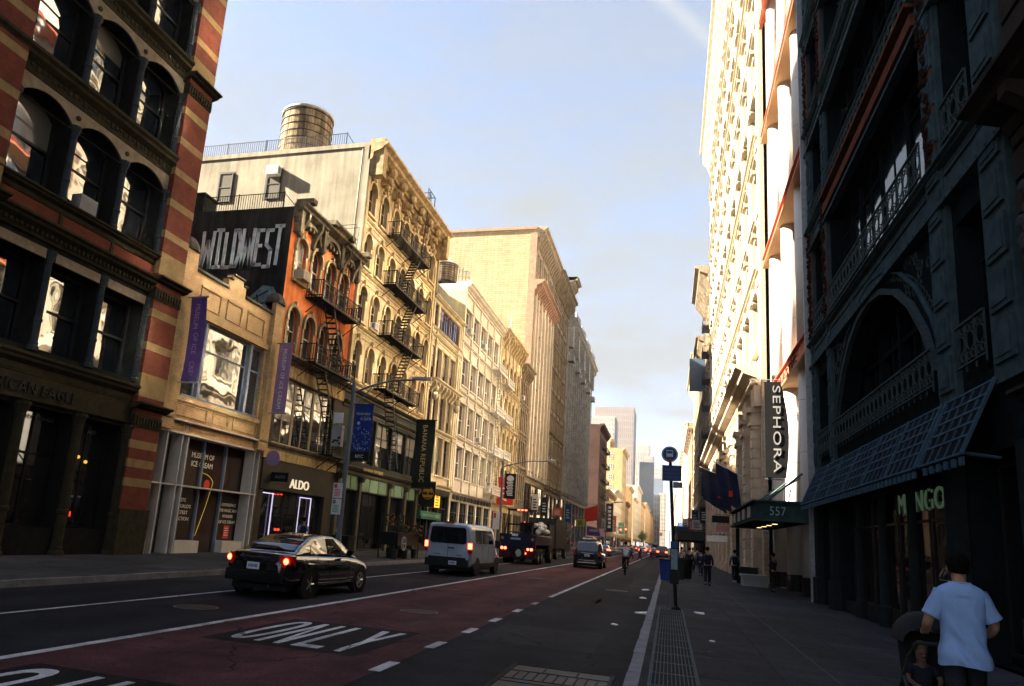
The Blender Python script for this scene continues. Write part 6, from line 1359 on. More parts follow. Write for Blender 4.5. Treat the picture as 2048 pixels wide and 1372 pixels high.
# small signs and flags that crowd the far street
for y, side, z, h, w, c, lab in ((99, 0, 5.2, 2.4, .9, (.50, .48, .44), 'white upright banner on the tall office block'), (107, 0, 5.0, 2.6, .9, (.02, .02, .025), 'black upright banner on the tall office block'), (118, 0, 5.4, 1.4, 1.6, (.45, .10, .04), 'rusty red square shop sign on the brown stone office building'),
        (133, 0, 5.0, 3.0, 1.0, (.02, .06, .16), 'blue upright banner on the grey corner building'), (150, 0, 4.6, 1.6, 1.8, (.40, .36, .10), 'mustard shop sign on the grey corner building'), (208, 0, 5.0, 3.4, 1.2, (.30, .30, .30), 'grey upright banner on the dark red brick building'),
        (245, 0, 5.5, 5.0, 1.6, (.45, .10, .05), 'tall red upright sign on the low tan building'), (282, 0, 5.5, 4.0, 2.0, (.10, .25, .12), 'green upright sign on the low cream building'),
        (110, 1, 5.5, 2.2, 1.0, (.02, .02, .02), 'black upright banner on the sunlit corniced building'), (128, 1, 5.0, 1.6, 1.6, (.45, .42, .38), 'pale square sign on the brownish iron fronted building'), (145, 1, 6.0, 3.0, 1.2, (.03, .05, .12), 'navy upright banner on the brownish iron fronted building'), (160, 1, 5.4, 2.6, 1.4, (.35, .07, .04), 'red upright banner on the pale loft building'),
        (215, 1, 6.0, 4.0, 1.6, (.40, .38, .34), 'pale upright banner on the shaded brown building'), (270, 1, 6.0, 4.5, 2.0, (.05, .10, .25), 'blue upright sign on the pinkish tall building')):
    fr = RIGHT if side else LEFT; N_ = NORTH(y); x0 = fr.p(y, 0, 0).x; d = -1 if side else 1; xa, xb = sorted((x0 + d*.35, x0 + d*(.35 + w)))
    t = thing('blade_sign', lab, 'sign', (x0, y, z)); m = MB(); m.b(xa, xb, y, y + .08, z, z + h); m.build('panel', mat('sign cloth %d%d' % (y, side), c, .8, .2, 2, .1), t)
    m = MB(); m.tube((x0, y + .04, z + h + .06), (x0 + d*(.5 + w), y + .04, z + h + .06), .04); m.tube((x0, y + .04, z - .05), (x0 + d*(.4 + w), y + .04, z - .05), .03); m.build('rod', M_IRON, t)
    m = MB(); k0 = z + h*.2
    for k in range(4): m.b(xa + w*.2, xb - w*(.2 + .12*(k % 2)), y - .02, y, k0 + h*.15*k, k0 + h*.15*k + h*.07)
    m.build('sign_mark', SPK if sum(c) < .7 else M_IRON, t)
# ================================================================== VEHICLES (local axes: +y forward, z up)
def cr(ks, y):
    """smooth interpolation of rows (y, a, b, ...)"""
    n = len(ks)
    if y <= ks[0][0]: return ks[0][1:]
    for i in range(n - 1):
        if ks[i][0] <= y <= ks[i+1][0]:
            t = (y - ks[i][0]) / (ks[i+1][0] - ks[i][0]); t2 = t*t*(3 - 2*t) * .5 + t * .5
            return tuple(a + (b_ - a)*t2 for a, b_ in zip(ks[i][1:], ks[i+1][1:]))
    return ks[-1][1:]
def loft_y(mb, ks, prof, n):
    y0, y1 = ks[0][0], ks[-1][0]; rings = []
    for i in range(n + 1):
        y = y0 + (y1 - y0) * i / n; rings.append(prof(y, cr(ks, y)))
    mb.smooth = True; mb.loft(rings, True, False); mb.smooth = False
    mb.face(rings[0][::-1]); mb.face(rings[-1])
LOW = [(.80, 0), (.93, .05), (.985, .18), (1, .42), (.992, .62), (.965, .82), (.91, .94), (.80, 1.0), (.42, 1.03)]
def low_prof(y, p):
    w, zb, zt = p; P_ = [(a*w, zb + (zt - zb)*f) for a, f in LOW]
    return [V((x, y, z)) for x, z in P_] + [V((-x, y, z)) for x, z in P_[::-1]]
GH = [(1, 0, 0), (.66, .34, .30), (.3, .70, .62), (.05, .95, .88), (-.12, 1.1, .98), (-.9, 1.6, 1.03)]
def gh_prof(y, p):
    wb, wr, zb, zt = p
    P_ = [(wb, zb), (wb*.7 + wr*.3, zb + (zt - zb)*.3), (wb*.35 + wr*.65, zb + (zt-zb)*.64), (wr*1.03, zb + (zt-zb)*.9), (wr*.93, zb + (zt-zb)*.985), (wr*.5, zb + (zt-zb)*1.02)]
    return [V((x, y, z)) for x, z in P_] + [V((-x, y, z)) for x, z in P_[::-1]]
def gpt(ks, y, t, s, o=.012):
    wb, wr, zb, zt = cr(ks, y); return V((s*(wb + (wr - wb)*t + o), y, zb + (zt - zb)*t))
def side_glass(root, ks, pts, m=G_CAR, name='side_window', both=True):
    for s in (1, -1):
        b = MB(); b.face([gpt(ks, y, t, s) for y, t in pts]); b.build(name, m, root)
def wheel(root, x, y, r, w, s):
    b = MB(); pr = [(r*.62, -w/2), (r*.93, -w/2), (r, -w*.3), (r, w*.3), (r*.93, w/2), (r*.62, w/2)]; n = 24
    b.smooth = True; b.loft([[V((x + d, y + q*math.cos(2*PI*i/n), r + q*math.sin(2*PI*i/n))) for i in range(n)] for q, d in pr], True, False); b.smooth = False
    o = b.build('wheel', M_RUBBER, root); b = MB()
    b.tube((x - w*.3*1, y, r), (x + s*w*.36, y, r), r*.64, r*.64, 20); k = x + s*w*.36
    b.ring((k, y, r), (s,0,0), r*.52, r*.64, .02, 20)
    h = b.build('hub', M_BLACK, o); b = MB()
    b.ring((k + s*.004, y, r), (s,0,0), r*.50, r*.62, .025, 24); b.disc((k, y, r), (s,0,0), r*.14, .03, 12)
    for i in range(5):
        a = 2*PI*i/5; b.tube((k + s*.015, y, r), (k + s*.015, y + r*.55*math.cos(a), r + r*.55*math.sin(a)), .035, .028, 5)
    b.build('rim', M_ALLOY, o)
def plate(root, y, z, s, w=.31, x=0, h=.15):
    b = MB(); b.b(x - w/2, x + w/2, y - .012, y, z - h/2, z + h/2); o = b.build('licence_plate', M_PLATE, root)
    b = MB(); [b.b(x - w*.38 + w*.11*k, x - w*.38 + w*.11*k + w*.07, y - .015, y - .012, z - .035, z + .035) for k in range(7)]; b.build('print', mat('plate blue', (.03, .05, .16), .6, 0, 1, 0) if 'plate blue' not in bpy.data.materials else bpy.data.materials['plate blue'], o)
def arch_flare(mb, y, r, x, s): mb.ring((x, y, r*.98), (s,0,0), r*1.0, r*1.22, .012, 28)
def car(name, lab, cat, loc, rz, paint, low, gh, wheels, lamps, extra=None):
    t = thing(name, lab, cat, loc, None, rz, True)
    b = MB(); loft_y(b, low, low_prof, 44); b.build('body', paint, t)
    b = MB(); loft_y(b, gh, gh_prof, 30); b.build('cabin', paint, t)
    w, r, ys, ww = wheels; b = MB()
    for s in (1, -1):
        for y in ys: 
            wheel(t, s*(w - ww/2), y, r, ww, s); arch_flare(b, y, r, s*(cr(low, y)[0] + .002), s)
            b.disc((s*(cr(low, y)[0] - .03), y, r*1.02), (s,0,0), r*1.12, .034, 26)
    b.b(-w*.8, w*.8, low[0][0] + .25, low[-1][0] - .25, .17, .3); b.build('wheel_arch', M_BLACK, t)
    return t
BLK = mat('glossy black car paint', (.006, .006, .006), .08, .05, 3, 0, spec=.6, coat=1.); VAN_SHADE = mat('white van paint with shade blue', (.30, .37, .47), .25, .06, 2, 0, metal=.25, coat=.6); NVY = mat('black suv paint', (.008, .009, .012), .1, .05, 3, 0, coat=1.)  # van: white body with the blue of its shade mixed in
CHR = mat('chrome strip', (.55, .55, .55), .15, .1, 5, 0, metal=1.)
# black sedan
low = [(-2.30, .60, .46, .78), (-2.24, .76, .34, .93), (-2.05, .86, .27, 1.0), (-1.5, .895, .25, 1.0), (-.5, .905, .21, .97), (.6, .905, .21, .945), (1.2, .895, .24, .90), (1.8, .86, .27, .80), (2.14, .76, .30, .67), (2.28, .58, .36, .56)]
gh = [(-1.85, .80, .74, .985, .995), (-1.45, .80, .66, .98, 1.20), (-.95, .80, .60, .97, 1.38), (-.35, .80, .595, .96, 1.44), (.15, .80, .60, .95, 1.425), (.5, .80, .62, .94, 1.34), (.95, .79, .68, .915, 1.08), (1.35, .77, .74, .88, .90)]
t = car('black_sedan', 'glossy black sedan with lit red tail lamps in the near traffic lane', 'car', (-8.85, 17.15, 0), -.03, BLK, low, gh, (.9, .325, (-1.33, 1.38), .21), None)
side_glass(t, gh, [(-1.25, .12), (-.42, .10), (-.40, .84), (-.85, .86), (-1.12, .62)]); side_glass(t, gh, [(-.32, .10), (.62, .12), (.42, .55), (.08, .86), (-.32, .85)])
b = MB(); q = lambda y, x: V((x*cr(gh, y)[1], y - .012, cr(gh, y)[3] + .018 * 1)); ys = [-1.72 + .085*i for i in range(10)]
b.smooth = True; b.loft([[q(y, -.86), q(y, -.4) + V((0,0,.012)), q(y, 0) + V((0,0,.016)), q(y, .4) + V((0,0,.012)), q(y, .86)] for y in ys], False, False); b.build('rear_window', G_CAR, t)
b = MB(); ys = [.22 + .1*i for i in range(11)]; b.smooth = True; b.loft([[q(y, -.88) + V((0,.02,0)), q(y, 0) + V((0,.02,.016)), q(y, .88) + V((0,.02,0))] for y in ys], False, False); b.build('windscreen', G_CAR, t)
for s in (1, -1):
    b = MB(); b.smooth = True; b.loft([[V((s*x, y, z)) for x, y, z in ((.58, -2.275 - .0, z0), (.70, -2.25, z0), (.79, -2.16, z0), (.855, -2.0, z0))] for z0 in (.70, .80, .90, .955)], False, False); d = b.build('tail_lamp', M_TAILOFF, t)
    b = MB(); b.ball((s*.73, -2.235, .84), .075, .03, .07); b.build('lit_bulb', M_TAIL, d)
    b = MB(); b.loft([[V((s*.84, .52, .98)), V((s*.92, .50, .98)), V((s*.92, .50, 1.03)), V((s*.84, .52, 1.03))], [V((s*.93, .42, .96)), V((s*1.05, .40, .97)), V((s*1.05, .40, 1.09)), V((s*.93, .42, 1.1))], [V((s*.93, .55, .97)), V((s*1.04, .55, .98)), V((s*1.04, .55, 1.08)), V((s*.93, .55, 1.09))]]); b.build('wing_mirror', BLK, t)
    b = MB()
    for y in (-.65, .25): b.b(s*.905 - .012, s*.905 + .018, y - .1, y + .1, .80, .825)
    b.build('door_handle', CHR, t)
    b = MB(); b.b(s*.912 - .004, s*.912 + .006, -.95, .95, .52, .535); b.b(s*.905 - .004, s*.905 + .008, -.98, .98, .30, .318); b.build('side_strip', CHR, t)
    b = MB()
    for y in (-1.08, -.36, .70): b.b(s*.906 - .004, s*.906 + .0035, y - .005, y + .005, .32, .93)
    b.build('door_gap', M_BLACK, t)
b = MB(); b.b(-.72, .72, -2.36, -2.16, .36, .60); bp = b.build('bumper', BLK, t); b = MB(); b.b(-.4, .4, -2.335, -2.29, .885, .91); b.build('boot_strip', CHR, t)
plate(t, -2.335, .70, 'FKT4821', .32, -.03); b = MB(); b.b(-.3, .3, -2.30, -2.24, .60, .80); b.build('plate_recess', M_BLACK, t); b = MB(); b.tube((.45, -2.40, .30), (.45, -2.2, .30), .035, n=10); b.build('exhaust', CHR, t)
# white passenger van, the blue of its shade put into the paint
vl = [(-2.74, .92, .50, 2.04), (-2.70, .97, .42, 2.10), (-2.5, 1.0, .34, 2.13), (0, 1.0, .30, 2.14), (1.0, 1.0, .30, 2.10), (1.35, .99, .3, 1.98), (2.0, .97, .3, 1.32), (2.45, .90, .32, 1.10), (2.72, .75, .38, .86), (2.78, .66, .42, .74)]
LV = [(.80, 0), (.95, .02), (1, .08), (1.0, .3), (.995, .48), (.97, .56), (.935, .8), (.89, .95), (.80, .99), (.4, 1.0)]
def van_prof(y, p):
    w, zb, zt = p; P_ = [(a*w, zb + (zt - zb)*f) for a, f in LV]; return [V((x, y, z)) for x, z in P_] + [V((-x, y, z)) for x, z in P_[::-1]]
t = thing('white_van', 'white passenger van, bluish shade tone in its paint, with wide dark rear window and tall lit red tail lamps', 'van', (-8.72, 32.1, 0), None, -.015, True)
b = MB(); loft_y(b, vl, van_prof, 50); b.build('body', VAN_SHADE, t)
def vx(y, z):
    w, zb, zt = cr(vl, y); f = (z - zb)/(zt - zb)
    for (a0, f0), (a1, f1) in zip(LV, LV[1:]):
        if f0 <= f <= f1: return w*(a0 + (a1 - a0)*(f - f0)/(f1 - f0 + 1e-9))
    return w*.8
def round_poly(x0, x1, z0, z1, r, n=5):
    P_ = []
    for cx, cz, a0 in ((x1 - r, z0 + r, -PI/2), (x1 - r, z1 - r, 0), (x0 + r, z1 - r, PI/2), (x0 + r, z0 + r, PI)): P_ += [(cx + r*math.cos(a0 + PI/2*i/n), cz + r*math.sin(a0 + PI/2*i/n)) for i in range(n + 1)]
    return P_
b = MB(); b.loft([[V((x*(.955 if z > 1.7 else 1), y, z)) for x, z in round_poly(-.80, .80, 1.28, 1.95, .13)] for y in (-2.765, -2.735)]); b.build('rear_window', G_CAR, t)
b = MB(); b.b(-.93, .93, -2.86, -2.5, .36, .66); b.b(-.8, .8, -2.83, -2.6, .66, .74); b.build('bumper', mat('black bumper plastic', (.012, .012, .013), .6, .1, 5, .1), t)
plate(t, -2.865, .52, 'T718253', .34, .28)
b = MB(); b.b(-.2, .2, -2.76, -2.66, 2.10, 2.17); b.build('brake_light', M_TAILOFF, t); b = MB(); b.b(.02, .28, -2.775, -2.74, 1.08, 1.13); b.build('door_handle', M_BLACK, t); b = MB(); b.b(-.008, .008, -2.746, -2.73, .72, 1.28); b.build('door_gap', M_BLACK, t); b = MB(); b.b(.42, .62, -2.752, -2.74, .80, .86); b.b(-.62, -.3, -2.752, -2.74, .82, .86); b.build('badge', CHR, t)
for s in (1, -1):
    b = MB(); b.b(min(s*.87, s*1.0), max(s*.87, s*1.0), -2.76, -2.52, .92, 1.36); d = b.build('tail_lamp', M_TAILOFF, t); b = MB(); b.b(min(s*.875, s*1.004), max(s*.875, s*1.004), -2.768, -2.6, 1.10, 1.34); b.build('lit_bulb', M_TAIL, d)
    for a, c in ((-1.95, -.95), (-.85, .12), (.22, 1.15)):
        b = MB(); P_ = [(a, 1.32), (c, 1.32), (c - (.25 if c > 1 else 0), 1.9), (a, 1.9)]; b.face([V((s*(vx(y, z) + .008), y, z)) for y, z in P_]); b.build('side_window', G_CAR, t)
    b = MB()
    for y in (-.9, .17, 1.2): b.b(s*1.0 - .005, s*1.0 + .004, y - .006, y + .006, .45, 1.22)
    b.b(s*1.0 - .004, s*1.0 + .006, -2.2, .1, 1.245, 1.262); b.build('door_gap', M_BLACK, t)
    b = MB(); b.b(min(s*1.0, s*1.26), max(s*1.0, s*1.26), 1.25, 1.38, 1.15, 1.5); b.build('wing_mirror', M_BLACK, t)
    b = MB(); b.b(s*1.0 - .02, s*1.0 + .012, -2.3, 1.4, .32, .52); b.build('sill', M_BLACK, t)
b = MB()
for s in (1, -1):
    for y in (-1.6, 1.75): wheel(t, s*.87, y, .35, .24, s); arch_flare(b, y, .35, s*1.0, s); b.disc((s*.97, y, .36), (s,0,0), .40, .034, 26)
b.b(-.85, .85, -2.5, 2.4, .2, .34); b.build('wheel_arch', M_BLACK, t)
# roll-off truck
TBL = mat('dark blue truck paint', (.004, .008, .030), .35, .2, 4, .05)
t = thing('roll_off_truck', 'dark blue roll-off truck with many red rear lamps and white sacks on its bed', 'truck', (-9.45, 47.4, 0), None, 0, True)
m = MB(); m.b(-1.2, 1.2, 0, .18, .95, 1.9); m.b(-1.2, -.55, -.04, 0, 1.2, 1.85); m.b(.55, 1.2, -.04, 0, 1.2, 1.85); m.b(-1.2, -1.05, .18, 7, 1.3, 1.9); m.b(1.05, 1.2, .18, 7, 1.3, 1.9); m.build('tail_frame', TBL, t)
m = MB(); m.b(-.5, .5, .1, 8.5, .55, 1.0); m.b(-1.2, 1.2, .2, .45, .5, .62); m.b(-1.0, 1.0, .18, 7.0, 1.25, 1.4)
for s in (1, -1): m.tube((s*.9, .1, 1.9), (s*.9, 1.2, 3.5), .06); m.tube((s*.9, 1.2, 3.5), (s*.9, 1.2, 1.9), .05); m.b(s*.9 - .05, s*.9 + .05, 1, 6.5, 2.0, 2.1)
m.b(-1.0, 1.0, 1.15, 1.25, 3.45, 3.58); m.b(-1.0, 1.0, 1.15, 1.25, 2.5, 2.6); m.build('hoist_frame', M_IRON, t)
m = MB(); m.b(-1.1, 1.1, 6.2, 8.6, 1.0, 2.8); m.b(-1.05, 1.05, 6.15, 6.2, 1.5, 2.6); m.build('cab', M_BLACK, t); m = MB(); m.b(-.7, .7, 6.1, 6.14, 2.1, 2.8); m.build('cab_window', G_CAR, t)
for x, z, r in ((-1.0, .98, .09), (-.78, .98, .09), (.72, .98, .08), (.95, .98, .09), (.55, .72, .07)):
    m = MB(); m.disc((x, -.02, z), (0,-1,0), r, .04, 14); m.build('tail_lamp', M_TAIL, t)
for x in (-1.0, 1.0): m = MB(); m.disc((x, -.045, 1.62), (0,-1,0), .10, .03, 14); m.build('marker_lamp', mat('dull orange lens', (.4, .10, .04), .3, 0, 1, 0), t)
for x in (-.25, 0, .25): m = MB(); m.b(x - .07, x + .07, 1.1, 1.15, 3.48, 3.55); m.build('roof_lamp', M_TAIL, t)
m = MB(); m.b(-.38, .02, -.05, -.02, 1.78, 1.92); m.build('licence_plate', M_PLATE, t); m = MB(); m.b(-.45, .2, -.05, -.02, 1.55, 1.68); m.build('sign_plate', mat('pale blue plate', (.25, .35, .42), .6, .1, 4, 0), t)
for y in (1.6, 2.9, 6.9):
    for s in (1, -1): wheel(t, s*.98, y, .52, .4, s)
m = MB(); m.ring((.1, -.12, .72), (0,-1,0), .26, .48, .22, 26); d = m.build('spare_wheel', M_RUBBER, t); m = MB(); m.disc((.2, -.2, .74), (0,-1,0), .24, .04, 20); m.build('rim', M_ALLOY, d)
for a in (-1.2, .5): m = MB(); m.b(a, a + .7, .1, .14, .35, .95); m.build('mud_flap', M_RUBBER, t)
m = MB(); r = random.Random(5)
for k in range(9): m.ball((1.15 + r.uniform(-.3, .2), 2.2 + r.uniform(-1.0, 1.4), 2.15 + r.uniform(-.15, .5)), r.uniform(.18, .28), .28, r.uniform(.14, .22), 9, 6)
m.smooth = True; tagm = m.build('sack', mat('white woven sack', (.55, .52, .48), .85, .3, 3, .4), None); 
for v in tagm.data.vertices: v.co.x += -9.45; v.co.y += 47.4
tag(tagm, 'heap of white woven sacks riding on the side of the roll-off truck', 'sacks')
m = MB(); m.b(.9, 1.45, .8, 5.0, 1.85, 1.93); m.build('side_shelf', M_GREY, t)
# dark box truck ahead
t = thing('box_truck', 'black box truck ahead of the roll-off truck', 'truck', (-10.6, 64, 0), None, 0, True)
m = MB(); m.b(-1.2, 1.2, 0, 6, .95, 3.5); m.build('cargo_box', M_BLACK, t); m = MB(); m.b(-1.1, 1.1, 6.05, 8, .8, 2.6); m.build('cab', M_BLACK, t); m = MB(); m.b(-1.1, 1.1, -.02, 0, 1.0, 3.4); m.build('rear_door', M_DARKIRON, t); m = MB(); m.b(-1.2, 1.2, -.2, 0, .55, .75); m.b(-.5, .5, 0, 8, .5, .95); m.build('chassis', M_IRON, t)
for y in (1.5, 7):
    for s in (1, -1): wheel(t, s*1.0, y, .48, .35, s)
for s in (-1, 1): m = MB(); m.b(s*1.05 - .1, s*1.05 + .1, -.22, -.2, .58, .7); m.build('tail_lamp', M_TAILOFF, t)
# black SUV
low = [(-2.35, .78, .45, 1.0), (-2.28, .9, .36, 1.08), (-2.0, .95, .32, 1.10), (0, .96, .28, 1.06), (1.3, .95, .3, 1.04), (2.0, .9, .34, .98), (2.3, .75, .4, .8), (2.38, .6, .45, .7)]
gh = [(-2.30, .82, .72, 1.05, 1.12), (-2.12, .85, .70, 1.06, 1.58), (-1.9, .86, .69, 1.06, 1.74), (-.5, .87, .69, 1.05, 1.80), (.3, .87, .69, 1.04, 1.77), (.75, .86, .72, 1.03, 1.55), (1.35, .84, .8, 1.0, 1.03)]
t = car('black_suv', 'black sport utility car with roof bundles driving in the red bus lane', 'car', (-5.25, 52.8, 0), .0, NVY, low, gh, (.96, .37, (-1.42, 1.45), .25), None)
side_glass(t, gh, [(-1.95, .15), (-1.05, .12), (-1.05, .85), (-1.8, .82)]); side_glass(t, gh, [(-.95, .12), (-.05, .12), (-.05, .86), (-.95, .86)]); side_glass(t, gh, [(.03, .12), (.85, .14), (.4, .82), (.03, .86)])
b = MB(); b.loft([[V((-.66, -2.30, 1.17)), V((.66, -2.30, 1.17)), V((.58, -2.10, 1.64)), V((-.58, -2.10, 1.64))], [V((-.66, -2.27, 1.17)), V((.66, -2.27, 1.17)), V((.58, -2.07, 1.64)), V((-.58, -2.07, 1.64))]]); b.build('rear_window', G_CAR, t)
for s in (1, -1):
    b = MB(); b.b(min(s*.72, s*.93), max(s*.72, s*.93), -2.37, -2.15, .86, 1.06); b.build('tail_lamp', M_TAILOFF, t); b = MB(); b.b(min(s*.96, s*1.16), max(s*.96, s*1.16), .75, .9, 1.0, 1.2); b.build('wing_mirror', BLK, t)
    b = MB(); b.b(s*.62 - .025, s*.62 + .025, -1.7, .2, 1.80, 1.85); b.build('roof_rail', CHR, t)
b = MB(); b.b(-.85, .85, -2.46, -2.2, .38, .62); b.build('bumper', BLK, t); b = MB(); b.b(-.55, .55, -2.475, -2.46, .52, .55); b.b(-.4, .4, -2.375, -2.34, .99, 1.02); b.b(-.6, .6, -2.47, -2.44, .36, .42); b.build('chrome_strip', CHR, t); plate(t, -2.375, .86, 'HJD7390', .34)
m = MB(); r = random.Random(3)
for k in range(8): m.ball((-5.25 + r.uniform(-.5, .5), 51.9 + r.uniform(-.6, .8), 1.92), r.uniform(.1, .22), .25, .11, 8, 5)
tag(m.build('roof_bundle', mat('pale roof bundle', (.42, .36, .28), .8, .3, 4, .2)), 'pale bundles tied on the roof of the black sport utility car', 'bundles')
# distant traffic
def far_car(lab, x, y, paint, z=1.0, kind='car'):
    low = [(-2.2, .7, .4, .9), (-2.0, .88, .28, 1.0), (0, .9, .25, .97), (1.4, .88, .28, .9), (2.2, .65, .36, .65)]; gh = [(-1.7, .8, .7, .97, 1.0), (-.9, .8, .6, .96, 1.42), (.2, .8, .6, .95, 1.42), (1.1, .78, .7, .9, .95)]
    if z > 1: low = [(a, b_, c, d*1.25) for a, b_, c, d in low]; gh = [(-2.1, .84, .76, 1.15, 1.3), (-1.9, .86, .74, 1.15, 1.9), (.4, .86, .74, 1.15, 1.9), (1.3, .8, .75, 1.05, 1.1)]
    t = car('distant_car', lab, kind, (x, y, 0), 0, paint, low, gh, (.9, .33, (-1.35, 1.35), .22), None)
    for s in (1, -1): b = MB(); b.b(min(s*.5, s*.85), max(s*.5, s*.85), -2.26, -2.0, .78*z, .95*z); b.build('tail_lamp', M_TAIL, t)
    b = MB(); yb = -1.35 if z == 1 else -2.08; b.face([V((-.55, yb - .35*(z == 1), 1.05*z**.5 + .02)), V((.55, yb - .35*(z == 1), 1.05*z**.5 + .02)), V((.5, yb + .1, 1.32*z**1.2)), V((-.5, yb + .1, 1.32*z**1.2))]); b.build('rear_window', G_CAR, t)
REDC = mat('red car paint', (.35, .03, .02), .2, .05, 3, 0, coat=.8); WHC = mat('white car paint', (.6, .6, .6), .2, .05, 3, 0, coat=.8); GRC = mat('grey car paint', (.10, .11, .12), .2, .05, 3, 0, coat=.8)
TEAL = mat('teal truck paint', (.03, .09, .13), .4, .2, 3, .05)
far_car('red car braking far ahead near the crossing', -2.6, 152, REDC); far_car('dark car with a lit lamp stopped far ahead left of the bus stop pole', -1.0, 128, GRC, 1.15); far_car('grey car far down the left lane', -8.5, 104, GRC); far_car('white car just before the far crossing', -5.5, 170, WHC); far_car('dark car waiting in the far left lane', -11.4, 140, BLK)
for k, (x, y, p) in enumerate(((-5.2, 215, WHC), (-8.6, 230, REDC), (-2.3, 250, GRC), (-5.4, 275, BLK), (-8.4, 300, WHC))): far_car(['white car beyond the far crossing', 'red car beyond the far crossing', 'grey car far beyond the crossing', 'black car far beyond the crossing', 'farthest white car down the street'][k], x, y, p, 1.0 if k % 2 else 1.15)
t = thing('parked_van', 'teal panel van parked by the left kerb past the newsstand', 'van', (-11.6, 112, 0), None, 0, True)
m = MB(); loft_y(m, [(a, b_, c, d*1.18) for a, b_, c, d in vl], van_prof, 30); m.build('body', TEAL, t); m = MB(); m.b(-.75, .75, -2.77, -2.745, 1.5, 2.2); m.build('rear_window', G_CAR, t)
for y in (-1.6, 1.75):
    for s in (1, -1): wheel(t, s*.87, y, .35, .24, s)
for s in (1, -1): m = MB(); m.b(min(s*.8, s*.97), max(s*.8, s*.97), -2.775, -2.7, 1.0, 1.3); m.build('tail_lamp', M_TAILOFF, t)
t = thing('city_bus', 'dark blue city bus far down the street near the vanishing point', 'bus', (-5.6, 330, 0), None, 0, True)
m = MB(); m.b(-1.25, 1.25, 0, 12, .4, 3.1); m.build('body', TEAL, t); m = MB(); m.b(-1.0, 1.0, -.03, 0, 1.6, 2.7); m.build('rear_window', G_CAR, t); m = MB(); m.b(-1.1, 1.1, -.03, 0, 2.75, 3.0); m.build('sign_board', SIGNW, t)
for y in (2, 9):
    for s in (1, -1): wheel(t, s*1.1, y, .5, .3, s)

# ================================================================== PEOPLE
SKIN = mat('skin', (.36, .20, .13), .6, .08, 8, .05); HAIRM = mat('dark hair', (.007, .0055, .0045), .8, .3, 30, .3, fine=120, spec=.02)
_cl = {}
def cloth(c):
    if c not in _cl: _cl[c] = mat('cloth %d' % len(_cl), c, .85, .18, 5, .25, fine=30)
    return _cl[c]
def skin_obj(name, nodes, edges, root_i, m, parent, sub=1):
    """one continuous skinned surface grown on a skeleton; node = (x, y, z, rx[, ry])"""
    me = bpy.data.meshes.new(name); me.from_pydata([n[:3] for n in nodes], edges, []); me.materials.append(m)
    o = link(name, me, parent); md = o.modifiers.new('Skin', 'SKIN'); md.use_smooth_shade = True; md.branch_smoothing = .4
    for i, n in enumerate(nodes):
        s = me.skin_vertices[0].data[i]; s.radius = (n[3], n[4] if len(n) > 4 else n[3]); s.use_root = (i == root_i)
    if sub: sd = o.modifiers.new('Sub', 'SUBSURF'); sd.levels = sub; sd.render_levels = sub
    return o
